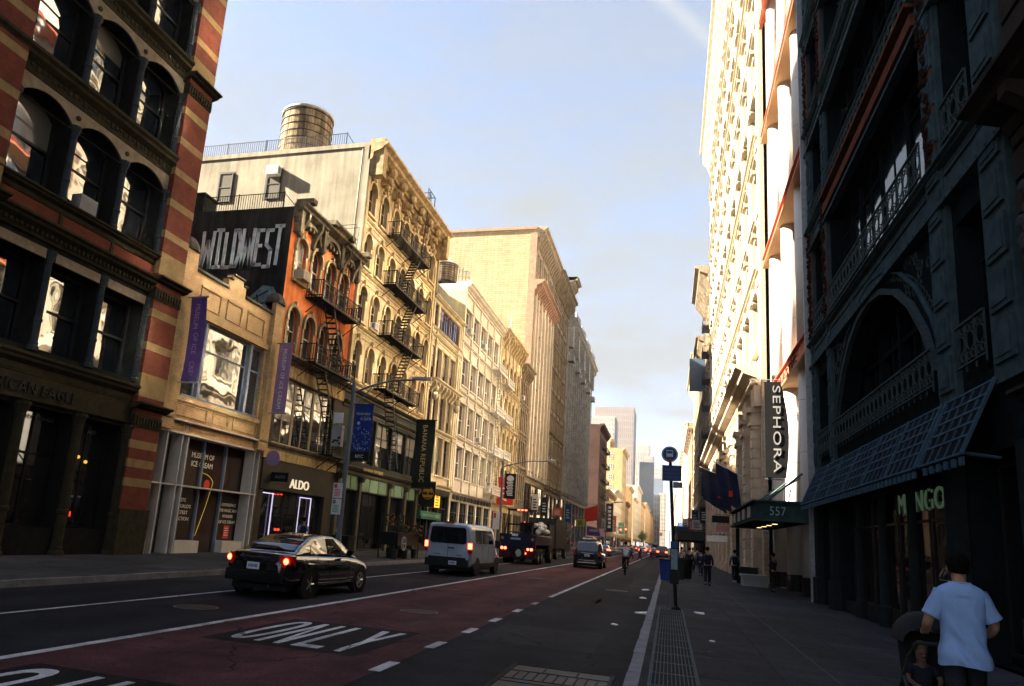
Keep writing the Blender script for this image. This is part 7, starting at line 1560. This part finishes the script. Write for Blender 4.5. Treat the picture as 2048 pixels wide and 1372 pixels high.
def person(lab, x, y, h=1.74, rz=0, top=(.05,.06,.09), legs=(.02,.02,.03), stride=.22, sleeve='long', bag=None, hair=HAIRM, z=.14, arms=(0, 0), hat=None, shoes=(.02,.02,.02), cat='person', skirt=False, skin=SKIN, seat=None, name='person'):
    t = thing(name, lab, cat, (x, y, z), None, rz, True); k = h / 1.75
    if seat is None:
        hipz = .93; la = [(0, .5 - 0, .50), (0, 0, .09)]
        lf = {1: ((.09, stride*.55, .50), (.095, stride*.95, .09)), -1: ((.09, -stride*.05, .49), (.095, -stride*1.1, .12))}
    else:
        hipz = seat; lf = {1: ((.14, .36, seat - .12), (.13, .22, seat - .62)), -1: ((.14, .30, seat - .42), (.13, .10, seat - .80))}
    lean = .0 if seat is None else .16
    N = []; E_ = []
    def nd(p, r, r2=None, par=None):
        N.append((p[0]*k, p[1]*k, p[2]*k, r*k, (r2 or r)*k)); 
        if par is not None: E_.append((par, len(N) - 1))
        return len(N) - 1
    dz = hipz - .93
    pel = nd((0, 0, .95 + dz), .125, .10); wa = nd((0, .01 + lean*.3, 1.10 + dz), .115, .09, pel); ch = nd((0, .01 + lean*.8, 1.30 + dz), .135, .10, wa); nb = nd((0, lean, 1.46 + dz), .06, .055, ch); nk = nd((0, .02 + lean, 1.53 + dz), .052, .052, nb)
    h1 = nd((0, .035 + lean, 1.61 + dz), .074, .082, nk); h2 = nd((0, .03 + lean, 1.69 + dz), .078, .088, h1); nd((0, .025 + lean, 1.735 + dz), .05, .055, h2)
    hands = {}
    for s in (1, -1):
        a = arms[0] if s == 1 else arms[1]; sw = -s * stride * .5 if seat is None else 0
        sh = nd((s*.155, lean, 1.41 + dz), .062, .058, ch)
        if a == 0: el, wr = (s*.225, -.03 + sw*.4, 1.14 + dz), (s*.235, .06 + sw, .91 + dz)
        elif a == 1: el, wr = (s*.25, .02 + lean, 1.15 + dz), (s*.14, .30 + lean, 1.15 + dz)      # forearm held forward
        elif a == 3: el, wr = (s*.24, .05, 1.15 + dz), (-s*.04, .18, 1.20 + dz)                     # folded arms
        else: el, wr = (s*.22, .26 + lean, 1.24 + dz), (s*.20, .50 + lean*1.1, 1.10 + dz)           # reaching to a bar
        e = nd(el, .043, None, sh); w = nd(wr, .030, None, e); d = (V(wr) - V(el)).normalized(); hd = V(wr) + d*.055; pm = nd(hd, .034, .02, w)
        px = d.cross(V((1, 0, 0)) if abs(d.x) < .6 else V((0, 1, 0))).normalized()
        for f, L in ((-.026, .062), (-.009, .075), (.009, .07), (.026, .055)):
            m1 = nd(hd + px*f + d*.035, .0095, None, pm); nd(hd + px*f*1.1 + d*(.035 + L*.8) + V((-s*.012, 0, 0)), .008, None, m1)
        nd(hd + px*(-.045) + d*.02, .011, None, pm); hands[s] = hd
    hips = {}
    for s in (1, -1):
        kn, an = lf[s]; hp = nd((s*.085, 0, .90 + dz), .088, .09, pel); k1 = nd((s*kn[0], kn[1], kn[2]), .058, None, hp); a1 = nd((s*an[0], an[1], an[2]), .036, None, k1); nd((s*an[0], an[1] + .15, an[2] - .05), .034, .022, a1); hips[s] = (kn, an)
    skin_obj('body', N, E_, pel, skin, t)
    # shirt
    N2 = []; E2 = []
    def n2(p, r, r2=None, par=None):
        N2.append((p[0]*k, p[1]*k, p[2]*k, r*k, (r2 or r)*k))
        if par is not None: E2.append((par, len(N2) - 1))
        return len(N2) - 1
    a = n2((0, 0, .90 + dz), .152, .118); b_ = n2((0, .01 + lean*.3, 1.10 + dz), .142, .112, a); c = n2((0, .01 + lean*.8, 1.30 + dz), .16, .122, b_); n2((0, lean*.95, 1.455 + dz), .072, .066, c)
    idx = 8
    for s in (1, -1):
        av = arms[0] if s == 1 else arms[1]; sw = -s*stride*.5 if seat is None else 0
        if av == 0: el, wr = (s*.225, -.03 + sw*.4, 1.14 + dz), (s*.235, .06 + sw, .91 + dz)
        elif av == 1: el, wr = (s*.25, .02 + lean, 1.15 + dz), (s*.14, .30 + lean, 1.15 + dz)
        elif av == 3: el, wr = (s*.24, .05, 1.15 + dz), (-s*.04, .18, 1.20 + dz)
        else: el, wr = (s*.22, .26 + lean, 1.24 + dz), (s*.20, .50 + lean*1.1, 1.10 + dz)
        S_ = n2((s*.16, lean, 1.40 + dz), .078, .075, c)
        if sleeve == 'long': e = n2(el, .058, None, S_); n2(V(el).lerp(V(wr), .92), .044, None, e)
        else: n2(V((s*.16, lean, 1.40 + dz)).lerp(V(el), .75), .066, None, S_)
    skin_obj('shirt', N2, E2, 0, cloth(top), t)
    N3, E3 = [], []
    N3.append((0, 0, .93*k + dz*k, .142*k, .115*k))
    for s in (1, -1):
        kn, an = hips[s]; i = len(N3); N3 += [(s*.085*k, 0, (.86 + dz)*k, .10*k, .10*k), (s*kn[0]*k, kn[1]*k, kn[2]*k, .078*k, .078*k), (s*an[0]*k, an[1]*k, (an[2] + .04)*k, .06*k, .062*k)]; E3 += [(0, i), (i, i+1), (i+1, i+2)]
    skin_obj('trousers', N3, E3, 0, cloth(legs), t)
    b = MB(); b.smooth = True
    for s in (1, -1):
        an = hips[s][1]; b.ball((s*an[0]*k, (an[1] + .07)*k, max(.045, (an[2] - .035)*k)), .05*k, .14*k, .05*k, 10, 6)
    b.build('shoes', cloth(shoes), t)
    b = MB(); b.smooth = True; hz = (1.695 + dz)*k; hy = (.012 + lean)*k; b.ball((0, hy, hz), .094*k, .108*k, .098*k, 14, 9); b.build('hair', hair, t)
    b = MB()
    for s in (1, -1): b.ball((s*.083*k, (.03 + lean)*k, (1.645 + dz)*k), .012*k, .022*k, .03*k, 7, 5)
    b.ball((0, (.125 + lean)*k, (1.635 + dz)*k), .014*k, .018*k, .022*k, 7, 5); b.build('ears_and_nose', skin, t)
    if hat: b = MB(); b.smooth = True; b.ball((0, hy, hz + .03*k), .10*k, .115*k, .08*k, 12, 7); b.b(-.07*k, .07*k, hy + .08*k, hy + .19*k, hz + .0, hz + .02); b.build('cap', cloth(hat), t)
    if bag:
        col, kind = bag[:2]
        B_ = thing('backpack' if kind == 'pack' else 'shopping_bag', bag[2], 'bag', (x, y, z), None, rz, True); b = MB()
        if kind == 'pack':
            b.loft([[V((sx*.14*q*k, (-.11 - (.13*q if sy < 0 else 0))*k, zz*k)) for sx, sy in ((-1,1),(1,1),(1,-1),(-1,-1))] for zz, q in ((.98 + dz, .75), (1.05 + dz, 1), (1.32 + dz, 1), (1.42 + dz, .7))]); b.build('pack', cloth(col), B_); b = MB()
            for s in (1, -1): b.path([V((s*.1*k, -.12*k, 1.4*k)), V((s*.115*k, -.02*k, 1.475*k)), V((s*.11*k, .12*k, 1.38*k))], .022*k, 5)
            b.build('strap', cloth(col), B_)
        else:
            hd = hands[-1]*k; b.loft([[V((hd.x + sx*.05, hd.y + sy*.14, hd.z + zz)) for sx, sy in ((-1,-1),(1,-1),(1,1),(-1,1))] for zz in (-.42, -.10)]); b.build('sack', cloth(col), B_); b = MB(); b.path([hd + V((0, -.1, -.1)), hd + V((0, 0, -.02)), hd + V((0, .1, -.1))], .008, 4); b.build('handle', cloth(col), B_)
    return t
person('person in dark jacket and backpack walking away, nearest of the pavement walkers', 1.79, 37.3, 1.78, 0, (.02,.025,.05), (.012,.012,.016), .18, 'long', ((.015,.015,.02), 'pack', 'dark backpack on the back of the walker in the dark jacket'))
person('person in a teal jacket with a black backpack walking by the rusticated piers', 3.53, 43.85, 1.76, .05, (.03,.08,.10), (.015,.015,.018), .26, 'long', ((.008,.008,.01), 'pack', 'black backpack on the back of the walker in the teal jacket'), shoes=(.4,.4,.4))
person('person in white shirt and white cap carrying an orange bag', 1.69, 56.6, 1.76, 0, (.55,.56,.58), (.02,.02,.03), .24, 'short', ((.6,.14,.05), 'bag', 'orange bag in the hand of the white shirted walker'), hat=(.75,.75,.72))
person('person all in navy walking beside the white shirted one', 2.0, 50.2, 1.62, 0, (.02,.03,.08), (.015,.02,.05), .22)
person('dark clothed person leaning by the 557 canopy looking at a phone', 4.6, 36.6, 1.72, .9, (.014,.013,.013), (.012,.012,.012), .05, 'long', arms=(3, 3))
person('person in a beige top behind the dark litter bins', .9, 55, 1.72, .3, (.35,.30,.24), (.03,.03,.04), .2)
person('person in pale blue cap waiting behind the bus stop pole', .45, 58, 1.74, 0, (.22,.24,.30), (.02,.02,.03), .15, hat=(.3,.38,.5))
person('person with a tall dark coat next to the black bin', 1.25, 48, 1.70, 0, (.012,.012,.014), (.01,.01,.012), .1)
person('person in pale blue shirt with a dark rucksack outside the shoe shop', -15.6, 29.6, 1.72, .5, (.22,.34,.55), (.03,.03,.05), .15, 'short', ((.015,.02,.04), 'pack', 'dark rucksack on the person outside the shoe shop'))
for (x, y, c, l) in ((-3.4, 96, (.02,.02,.025), 'person in black crossing the street far ahead of the cyclist'), (-4.6, 99, (.05,.09,.16), 'person in blue crossing behind the cyclist'), (-2.2, 104, (.30,.26,.22), 'person in tan crossing far ahead of the cyclist'), (2.6, 75, (.05,.05,.06), 'small dark figure farther along the right pavement'), (3.2, 90, (.4,.38,.36), 'small pale figure farther along the right pavement'), (1.4, 82, (.10,.04,.04), 'small maroon figure farther along the right pavement')):
    person(l, x, y, 1.74, RND.uniform(-.6, .6) if x > 0 else 1.4, c, (.02,.02,.03), .25, z=.14 if x > 0 else 0)
t = person('mannequin in a red top and yellow green trousers in the black shop window', -18.55, 38.8 - 0, 1.78, -PI/2, (.40,.03,.02), (.28,.26,.03), .02, 'short', cat='mannequin', name='mannequin', z=.45, skin=mat('mannequin skin', (.30, .22, .10), .5, .1, 4, 0))
# cyclist
rd = person('person in pale blue shirt cycling away in the kerb lane', -2.45, 45.2, 1.76, 0, (.42,.46,.58), (.03,.03,.035), .1, 'long', z=.12, arms=(2, 2), seat=.95)
t = thing('bicycle', 'dark bicycle ridden away in the kerb lane', 'bicycle', (-2.45, 45.2, 0), None, 0, True)
m = MB(); rr = .34
m.path([(0, -.48, rr), (0, -.12, .9), (0, .42, .88), (0, .5, rr)], .02, 6); m.path([(0, -.48, rr), (0, .02, .32), (0, -.12, .9)], .018, 6); m.tube((0, .02, .32), (0, .42, .8), .02); m.tube((0, -.14, .9), (0, -.17, 1.0), .016); m.build('frame', M_BLACK, t)
for y in (-.48, .52):
    m = MB(); m.ring((-.02, y, rr), (1,0,0), rr - .035, rr, .04, 28); m.ring((-.006, y, rr), (1,0,0), .02, .04, .012, 10)
    for i in range(10): a = 2*PI*i/10; m.tube((0, y, rr), (0, y + (rr - .02)*math.cos(a), rr + (rr - .02)*math.sin(a)), .003, n=3)
    m.build('wheel', M_RUBBER, t)
m = MB(); m.path([(-.26, .34, 1.02), (0, .42, 1.0), (.26, .34, 1.02)], .014, 5); m.build('handlebar', M_BLACK, t); m = MB(); m.ball((0, -.2, 1.02), .08, .14, .035, 10, 5); m.build('saddle', M_BLACK, t)
m = MB(); m.tube((-.12, .02, .2), (.12, .02, .44), .012); m.b(-.2, -.1, -.03, .08, .19, .21); m.b(.1, .2, -.03, .08, .43, .45); m.build('pedal', M_BLACK, t)

# ---- the man with the stroller in the right foreground
t = thing('person', 'dark haired man in a white t-shirt tinted blue as in shade pushing a stroller in the right foreground', 'person', (2.57, 7.9, .14), None, -.05, True)
N, E_ = [], []
def nd(p, r, r2=None, par=None):
    N.append((*p, r, r2 or r))
    if par is not None: E_.append((par, len(N) - 1))
    return len(N) - 1
pel = nd((0, 0, .97), .11, .09); wa = nd((0, .01, 1.12), .12, .095, pel); ch = nd((0, .01, 1.34), .14, .105, wa); nb = nd((0, -.005, 1.48), .062, .058, ch); nk = nd((0, .012, 1.55), .056, .056, nb); h1 = nd((0, .03, 1.625), .072, .082, nk); h2 = nd((0, .025, 1.70), .078, .09, h1); nd((0, .02, 1.755), .05, .058, h2)
for s in (1, -1):
    sh = nd((s*.165, 0, 1.44), .062, .058, ch); e = nd((s*.262, .03, 1.155), .046, None, sh); mid = nd((s*.25, .15, 1.08), .042, None, e); w = nd((s*.215, .30, 1.05), .029, None, mid); hd = nd((s*.20, .365, 1.05), .036, .022, w)
    for f, L in ((-.028, .03), (-.009, .036), (.010, .034), (.028, .026)):
        a = nd((s*.20 + f, .405, 1.055), .0095, None, hd); b_ = nd((s*.20 + f, .43, 1.035), .009, None, a); nd((s*.20 + f, .415, 1.008), .0085, None, b_)
    a = nd((s*.155, .375, 1.045), .011, None, hd); nd((s*.145, .41, 1.03), .0095, None, a)
    hp = nd((s*.085, 0, .90), .07, .075, pel); k1 = nd((s*.095, .10*s, .51), .06, None, hp); a1 = nd((s*.10, .18*s - .04, .09), .038, None, k1); nd((s*.10, .18*s + .12, .04), .036, .024, a1)
skin_obj('body', N, E_, pel, SKIN, t, 2)
TEE = mat('white cotton t-shirt with shade blue', (.24, .36, .60), .9, .06, 4, .25, fine=90)  # white cotton; the blue cast of open shade sits in its colour
m = MB(); m.smooth = True; rings = []; nS = 56
secs = [(.795, .204, .160, 0), (.81, .207, .162, 0), (.90, .198, .154, 0), (.99, .178, .132, .0), (1.08, .172, .124, 0), (1.17, .174, .122, 0), (1.27, .184, .126, 0), (1.35, .196, .128, 0), (1.41, .200, .122, 0), (1.455, .186, .110, 0), (1.485, .155, .095, 0), (1.508, .108, .080, -.004), (1.522, .082, .074, -.006)]
def sec(z):
    for a, b_ in zip(secs, secs[1:]):
        if a[0] <= z <= b_[0]:
            q = (z - a[0])/(b_[0] - a[0]); return [x + (y_ - x)*q for x, y_ in zip(a, b_)]
    return secs[-1]
for i in range(47):
    z = .795 + (1.522 - .795) * (i/46)**.9; _, a, b_, o = sec(z); ring = []
    low_ = max(0, min(1, (1.34 - z)/.3))
    for j in range(nS):
        th = 2*PI*j/nS; c, s = math.cos(th), math.sin(th); ex = .82
        x = a*math.copysign(abs(c)**ex, c); y = b_*math.copysign(abs(s)**ex, s) + o
        back = max(0, -s)
        f = (math.sin(26*(x*.75 + z) + 5*x) * .020 + math.sin(41*(x*.9 + z*.8) + 1.3 + 3*math.sin(9*x)) * .012) * low_ + math.sin(17*(x - .35*z) + 2)*.004*(1 - low_*.4)*(z < 1.42)
        spine = -.014 * math.exp(-(x/.05)**2) * back * (1.05 < z < 1.4)
        r = 1 + (f - 0)*6*(.35 + .65*back); ring.append(V((x*(1 + f*1.2), (y)*r - spine, z + (.012*math.sin(3*th + 1) if i < 2 else 0))))
    rings.append(ring)
m.loft(rings, True, False)
for s in (1, -1):
    rs = []; A, B_ = V((s*.128, .0, 1.425)), V((s*.245, .018, 1.205)); d = (B_ - A).normalized(); px = d.cross(V((0, 1, 0))).normalized()
    for i in range(13):
        q = i/12; cpt = A.lerp(B_, q); r = .092 - .012*q + (.004 if i > 10 else 0); rs.append([cpt + px*r*(.92 + .03*math.sin(9*q + 3*2*PI*j/18))*math.cos(2*PI*j/18) + V((0,1,0))*r*1.0*math.sin(2*PI*j/18) for j in range(18)])
    m.loft(rs, True, False)
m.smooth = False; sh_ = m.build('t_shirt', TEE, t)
bm_ = MB(); bm_.smooth = True
for i in range(24):
    a0, a1 = 2*PI*i/24, 2*PI*(i+1)/24
    bm_.tube((.080*math.cos(a0), -.006 + .073*math.sin(a0), 1.522), (.080*math.cos(a1), -.006 + .073*math.sin(a1), 1.522), .008, n=6)
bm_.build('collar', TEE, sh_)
N3 = [(0, 0, .94, .125, .10)]; E3 = []
for s in (1, -1): i = len(N3); N3 += [(s*.085, 0, .80, .092, .092), (s*.095, .10*s, .51, .085, .085), (s*.10, .18*s - .04, .13, .066, .066)]; E3 += [(0, i), (i, i+1), (i+1, i+2)]
skin_obj('trousers', N3, E3, 0, cloth((.014, .014, .018)), t, 2)
m = MB(); m.smooth = True
for s in (1, -1): m.ball((s*.10, .18*s + .04, .05), .052, .145, .052, 12, 7)
m.build('shoes', cloth((.03, .03, .03)), t)
m = MB(); m.smooth = True; n = 22; rs = []
for j in range(13):
    ph = -PI*.30 + (PI*.80) * j/12; ring = []
    for i in range(n):
        th = 2*PI*i/n; front = max(0, math.sin(th)); k = 1 + .035*math.sin(5*th + 3*ph) + .02*math.sin(11*th + 7*ph)
        zz = math.sin(ph)*.108
        if zz < .03: zz = zz*(1 - front) + .03*front
        ring.append(V((.090*k*math.cos(ph)*math.cos(th), .016 + .104*k*math.cos(ph)*math.sin(th), 1.688 + zz)))
    rs.append(ring)
m.loft(rs); r = random.Random(8)
for k in range(420):
    th, ph = r.uniform(0, 2*PI), r.uniform(-.75, 1.5); front = max(0, math.sin(th))
    if front > .3 and ph < .5: continue
    p_ = V((.090*math.cos(ph)*math.cos(th), .016 + .104*math.cos(ph)*math.sin(th), 1.688 + .108*math.sin(ph))); d = V((p_.x, p_.y - .016, (p_.z - 1.72)*.6)).normalized()
    e = p_ + d*r.uniform(.006, .018) + V((r.uniform(-.012, .012), r.uniform(-.012, .012), -.016)); m.tube(p_ - d*.01, e, .006, .0015, 4, False)
m.build('hair', HAIRM, t)
m = MB(); m.smooth = True
for s in (1, -1): m.ball((s*.084, .03, 1.645), .012, .022, .032, 9, 7)
m.build('ears', SKIN, t)
# stroller with a child facing back
t = thing('stroller', 'dark stroller pushed by the man in the white t-shirt', 'stroller', (2.53, 8.65, .14), None, 0, True)
m = MB()
for s in (1, -1):
    m.path([(s*.22, -.38, .92), (s*.24, -.15, .78), (s*.24, .25, .35), (s*.24, .4, .14)], .018, 7); m.path([(s*.24, .05, .56), (s*.24, -.35, .14)], .018, 7)
m.path([(-.22, -.38, .92), (.22, -.38, .92)], .02, 7); m.path([(-.24, -.1, .3), (.24, -.1, .3)], .014, 6); m.build('frame', M_DARKIRON, t)
for x, y in ((-.24, .42), (.24, .42), (-.24, -.37), (.24, -.37)):
    m = MB(); m.ring((x - .02, y, .11), (1,0,0), .07, .11, .04, 18); m.disc((x - .012, y, .11), (1,0,0), .07, .024, 14); m.build('wheel', M_RUBBER, t)
FAB = mat('black stroller fabric', (.012, .012, .014), .85, .2, 8, .2)
m = MB(); m.loft([[V((x, y, z)) for x, y, z in ((-.21, -.18, .42), (.21, -.18, .42), (.21, -.16, .47), (-.21, -.16, .47))], [V((x, y, z)) for x, y, z in ((-.22, .16, .40), (.22, .16, .40), (.22, .16, .46), (-.22, .16, .46))], [V((x, y, z)) for x, y, z in ((-.22, .34, .98), (.22, .34, .98), (.22, .29, .98), (-.22, .29, .98))]]); m.build('seat', FAB, t)
m = MB(); m.smooth = True; m.loft([[V((.24*math.cos(a)*1.0, .30 - .34*math.sin(b_)*1.0, .86 + .30*math.cos(b_)*math.sin(a) + .02)) for a in [PI*i/12 for i in range(13)]] for b_ in [-.5 + 1.5*j/8 for j in range(9)]], False, False); m.build('hood', FAB, t)
m = MB(); m.b(-.2, .2, -.2, .2, .2, .34); m.build('basket', FAB, t)
CSK = mat('child skin shade tone', (.13, .075, .055), .6, .06, 8, .05)  # skin darkened in colour so the face sinks into shade
c = thing('person', 'small child sitting in the stroller and looking back', 'person', (2.47, 8.70, .03), None, PI, True)
N, E_ = [], []
pel = nd((0, -.02, .52), .085, .075); ch = nd((0, -.06, .70), .09, .07, pel); nb = nd((0, -.06, .79), .04, .04, ch); h1 = nd((0, -.045, .845), .058, .066, nb); h2 = nd((0, -.05, .92), .066, .076, h1); nd((0, -.055, .96), .045, .05, h2)
for s in (1, -1):
    sh = nd((s*.10, -.06, .76), .036, None, ch); e = nd((s*.15, .0, .64), .028, None, sh); w = nd((s*.10, .10, .60), .02, None, e); hd = nd((s*.09, .14, .60), .022, .015, w)
    for f in (-.015, -.005, .005, .015): a = nd((s*.09 + f, .165, .60), .006, None, hd); nd((s*.09 + f, .185, .592), .0055, None, a)
    nd((s*.07, .15, .605), .007, None, hd)
    hp = nd((s*.06, .02, .50), .055, None, pel); kn = nd((s*.08, .24, .50), .042, None, hp); an = nd((s*.08, .26, .30), .028, None, kn); nd((s*.08, .33, .28), .024, None, an)
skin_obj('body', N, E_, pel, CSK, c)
skin_obj('shirt', [(0, -.02, .50, .10, .09), (0, -.06, .70, .105, .085), (0, -.06, .775, .05, .05), (.10, -.06, .755, .046, .046), (.14, -.015, .67, .042, .042), (-.10, -.06, .755, .046, .046), (-.14, -.015, .67, .042, .042)], [(0,1), (1,2), (1,3), (3,4), (1,5), (5,6)], 0, cloth((.012, .013, .02)), c)
skin_obj('trousers', [(0, 0, .50, .095, .08), (.06, .04, .49, .066, .066), (.08, .24, .50, .052, .052), (.08, .26, .34, .042, .042), (-.06, .04, .49, .066, .066), (-.08, .24, .50, .052, .052), (-.08, .26, .34, .042, .042)], [(0,1), (1,2), (2,3), (0,4), (4,5), (5,6)], 0, cloth((.16, .20, .28)), c)
m = MB(); m.smooth = True; m.ball((0, -.075, .945), .075, .08, .07, 12, 8); m.build('hair', mat('light brown hair', (.10, .06, .03), .6, .2, 30, .3), c)
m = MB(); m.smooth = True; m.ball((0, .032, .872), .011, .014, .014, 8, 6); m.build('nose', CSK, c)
m = MB()
for s in (1, -1): m.ball((s*.026, .022, .897), .009, .006, .007, 8, 6)
m.build('eyes', M_BLACK, c); m = MB(); m.ball((0, .025, .840), .018, .006, .006, 8, 5); m.build('mouth', mat('lips', (.35, .10, .08), .5, .05, 4, 0), c)

# ================================================================== UNSEEN SHADE BLOCK, LIGHT, SKY, CAMERA
t = thing('shade_block', 'unseen tall brick block added behind the left row to cast shade', 'building', (-41, 25, 0)); m = MB(); m.b(-44, -33, 14, 26.5, 0, 49); m.build('wall', YBR, t); m = MB(); m.b(-44.1, -32.9, 13.9, 26.6, 49, 49.4); m.build('roof', M_ROOF, t)  # out of view, sized and placed to shadow the right side facades
hzm = bpy.data.materials.new('thin air'); hzm.use_nodes = True; hn = hzm.node_tree
for n in list(hn.nodes):
    if n.type == 'BSDF_PRINCIPLED': hn.nodes.remove(n)
pv = hn.nodes.new('ShaderNodeVolumePrincipled'); pv.inputs['Density'].default_value = HAZE; pv.inputs['Color'].default_value = (.88, .92, 1, 1); pv.inputs['Anisotropy'].default_value = .2
hn.links.new(pv.outputs[0], hn.nodes['Material Output'].inputs['Volume'])
if HAZE: hm_ = MB(); hm_.b(-3100, 3100, -700, 5100, -2, 175); ho = hm_.build('haze', hzm); ho['kind'] = 'stuff'; bm0 = bmesh.new(); bm0.from_mesh(ho.data); bmesh.ops.recalc_face_normals(bm0, faces=bm0.faces); bm0.to_mesh(ho.data); bm0.free()
w = bpy.data.worlds.new('World'); SC.world = w; w.use_nodes = True; nt = w.node_tree; L = nt.links; bg = nt.nodes['Background']
S = V((1, .22, -.585)).normalized(); el = math.asin(-S.z); azr = math.atan2(-S.x, -S.y)
sky = _n(nt, 'ShaderNodeTexSky'); sky.sky_type = 'NISHITA'; sky.sun_disc = False; sky.sun_elevation = el; sky.sun_rotation = azr; sky.air_density = .7; sky.dust_density = .4; sky.ozone_density = 1.5
tc = _n(nt, 'ShaderNodeTexCoord'); mp = _n(nt, 'ShaderNodeMapping'); mp.inputs['Scale'].default_value = (1.2, 2.4, 4.0); mp.inputs['Rotation'].default_value = (.2, .1, .5); L.new(tc.outputs['Generated'], mp.inputs[0])
nz = _n(nt, 'ShaderNodeTexNoise'); nz.inputs['Scale'].default_value = 3.0; nz.inputs['Detail'].default_value = 9; nz.inputs['Roughness'].default_value = .62; nz.inputs['Distortion'].default_value = .4; L.new(mp.outputs[0], nz.inputs['Vector'])
rp = _n(nt, 'ShaderNodeMapRange'); rp.inputs[1].default_value = .36; rp.inputs[2].default_value = .60; rp.inputs[3].default_value = .62; rp.inputs[4].default_value = 1.0; L.new(nz.outputs[0], rp.inputs[0])
sp = _n(nt, 'ShaderNodeSeparateXYZ'); L.new(tc.outputs['Generated'], sp.inputs[0]); hz = _n(nt, 'ShaderNodeMapRange'); hz.inputs[1].default_value = .42; hz.inputs[2].default_value = .95; hz.inputs[3].default_value = 1; hz.inputs[4].default_value = .12; L.new(sp.outputs[2], hz.inputs[0])
hm = _n(nt, 'ShaderNodeMath', operation='MULTIPLY'); L.new(rp.outputs[0], hm.inputs[0]); L.new(hz.outputs[0], hm.inputs[1])
# contrail: a thin band around a great circle
dt = _n(nt, 'ShaderNodeVectorMath', operation='DOT_PRODUCT'); L.new(tc.outputs['Generated'], dt.inputs[0]); dt.inputs[1].default_value = (CT if 'CT' in globals() else (1, 0, 0))
ab = _n(nt, 'ShaderNodeMath', operation='ABSOLUTE'); L.new(dt.outputs['Value'], ab.inputs[0])
cm_ = _n(nt, 'ShaderNodeMapRange'); cm_.inputs[1].default_value = .002; cm_.inputs[2].default_value = .013; cm_.inputs[3].default_value = .6; cm_.inputs[4].default_value = 0; L.new(ab.outputs[0], cm_.inputs[0])
d2 = _n(nt, 'ShaderNodeVectorMath', operation='DOT_PRODUCT'); L.new(tc.outputs['Generated'], d2.inputs[0]); d2.inputs[1].default_value = CTD
c2 = _n(nt, 'ShaderNodeMapRange'); c2.inputs[1].default_value = .90; c2.inputs[2].default_value = .97; L.new(d2.outputs['Value'], c2.inputs[0])
mu_ = _n(nt, 'ShaderNodeMath', operation='MULTIPLY'); L.new(cm_.outputs[0], mu_.inputs[0]); L.new(c2.outputs[0], mu_.inputs[1])
mx_ = _n(nt, 'ShaderNodeMath', operation='MAXIMUM'); L.new(mu_.outputs[0], mx_.inputs[0]); L.new(hm.outputs[0], mx_.inputs[1])
mix = _n(nt, 'ShaderNodeMixRGB'); L.new(mx_.outputs[0], mix.inputs[0]); L.new(sky.outputs[0], mix.inputs[1]); mix.inputs[2].default_value = CLOUD
mx2 = _n(nt, 'ShaderNodeMixRGB'); L.new(mu_.outputs[0], mx2.inputs[0]); L.new(mix.outputs[0], mx2.inputs[1]); mx2.inputs[2].default_value = tuple(c*1.28 for c in CLOUD[:3]) + (1,); L.new(mx2.outputs[0], bg.inputs['Color']); bg.inputs['Strength'].default_value = SKYS
su = bpy.data.lights.new('Sun', 'SUN'); su.energy = SUNS; su.angle = rad(.55); su.color = (1, .88, .71)
so = bpy.data.objects.new('Sun', su); COL.objects.link(so); so.rotation_euler = S.to_track_quat('-Z', 'Y').to_euler(); so.location = (-60, -20, 60)
cam = bpy.data.cameras.new('Camera'); co = bpy.data.objects.new('Camera', cam); COL.objects.link(co); SC.camera = co
cam.sensor_width = 36; cam.lens = 1441/2048*36; cam.shift_x = 115/2048; cam.shift_y = 78/2048; cam.clip_start = .1; cam.clip_end = 6000
co.matrix_world = CAMM
SC.view_settings.view_transform = 'Standard'; SC.view_settings.look = 'None'; SC.view_settings.gamma = 1; SC.view_settings.use_curve_mapping = False; SC.view_settings.exposure = EXPO
SC.cycles.max_bounces = 8; SC.cycles.diffuse_bounces = 5; SC.cycles.glossy_bounces = 4; SC.cycles.use_denoising = True; SC.cycles.caustics_reflective = True; SC.cycles.blur_glossy = .05; SC.cycles.sample_clamp_indirect = 300
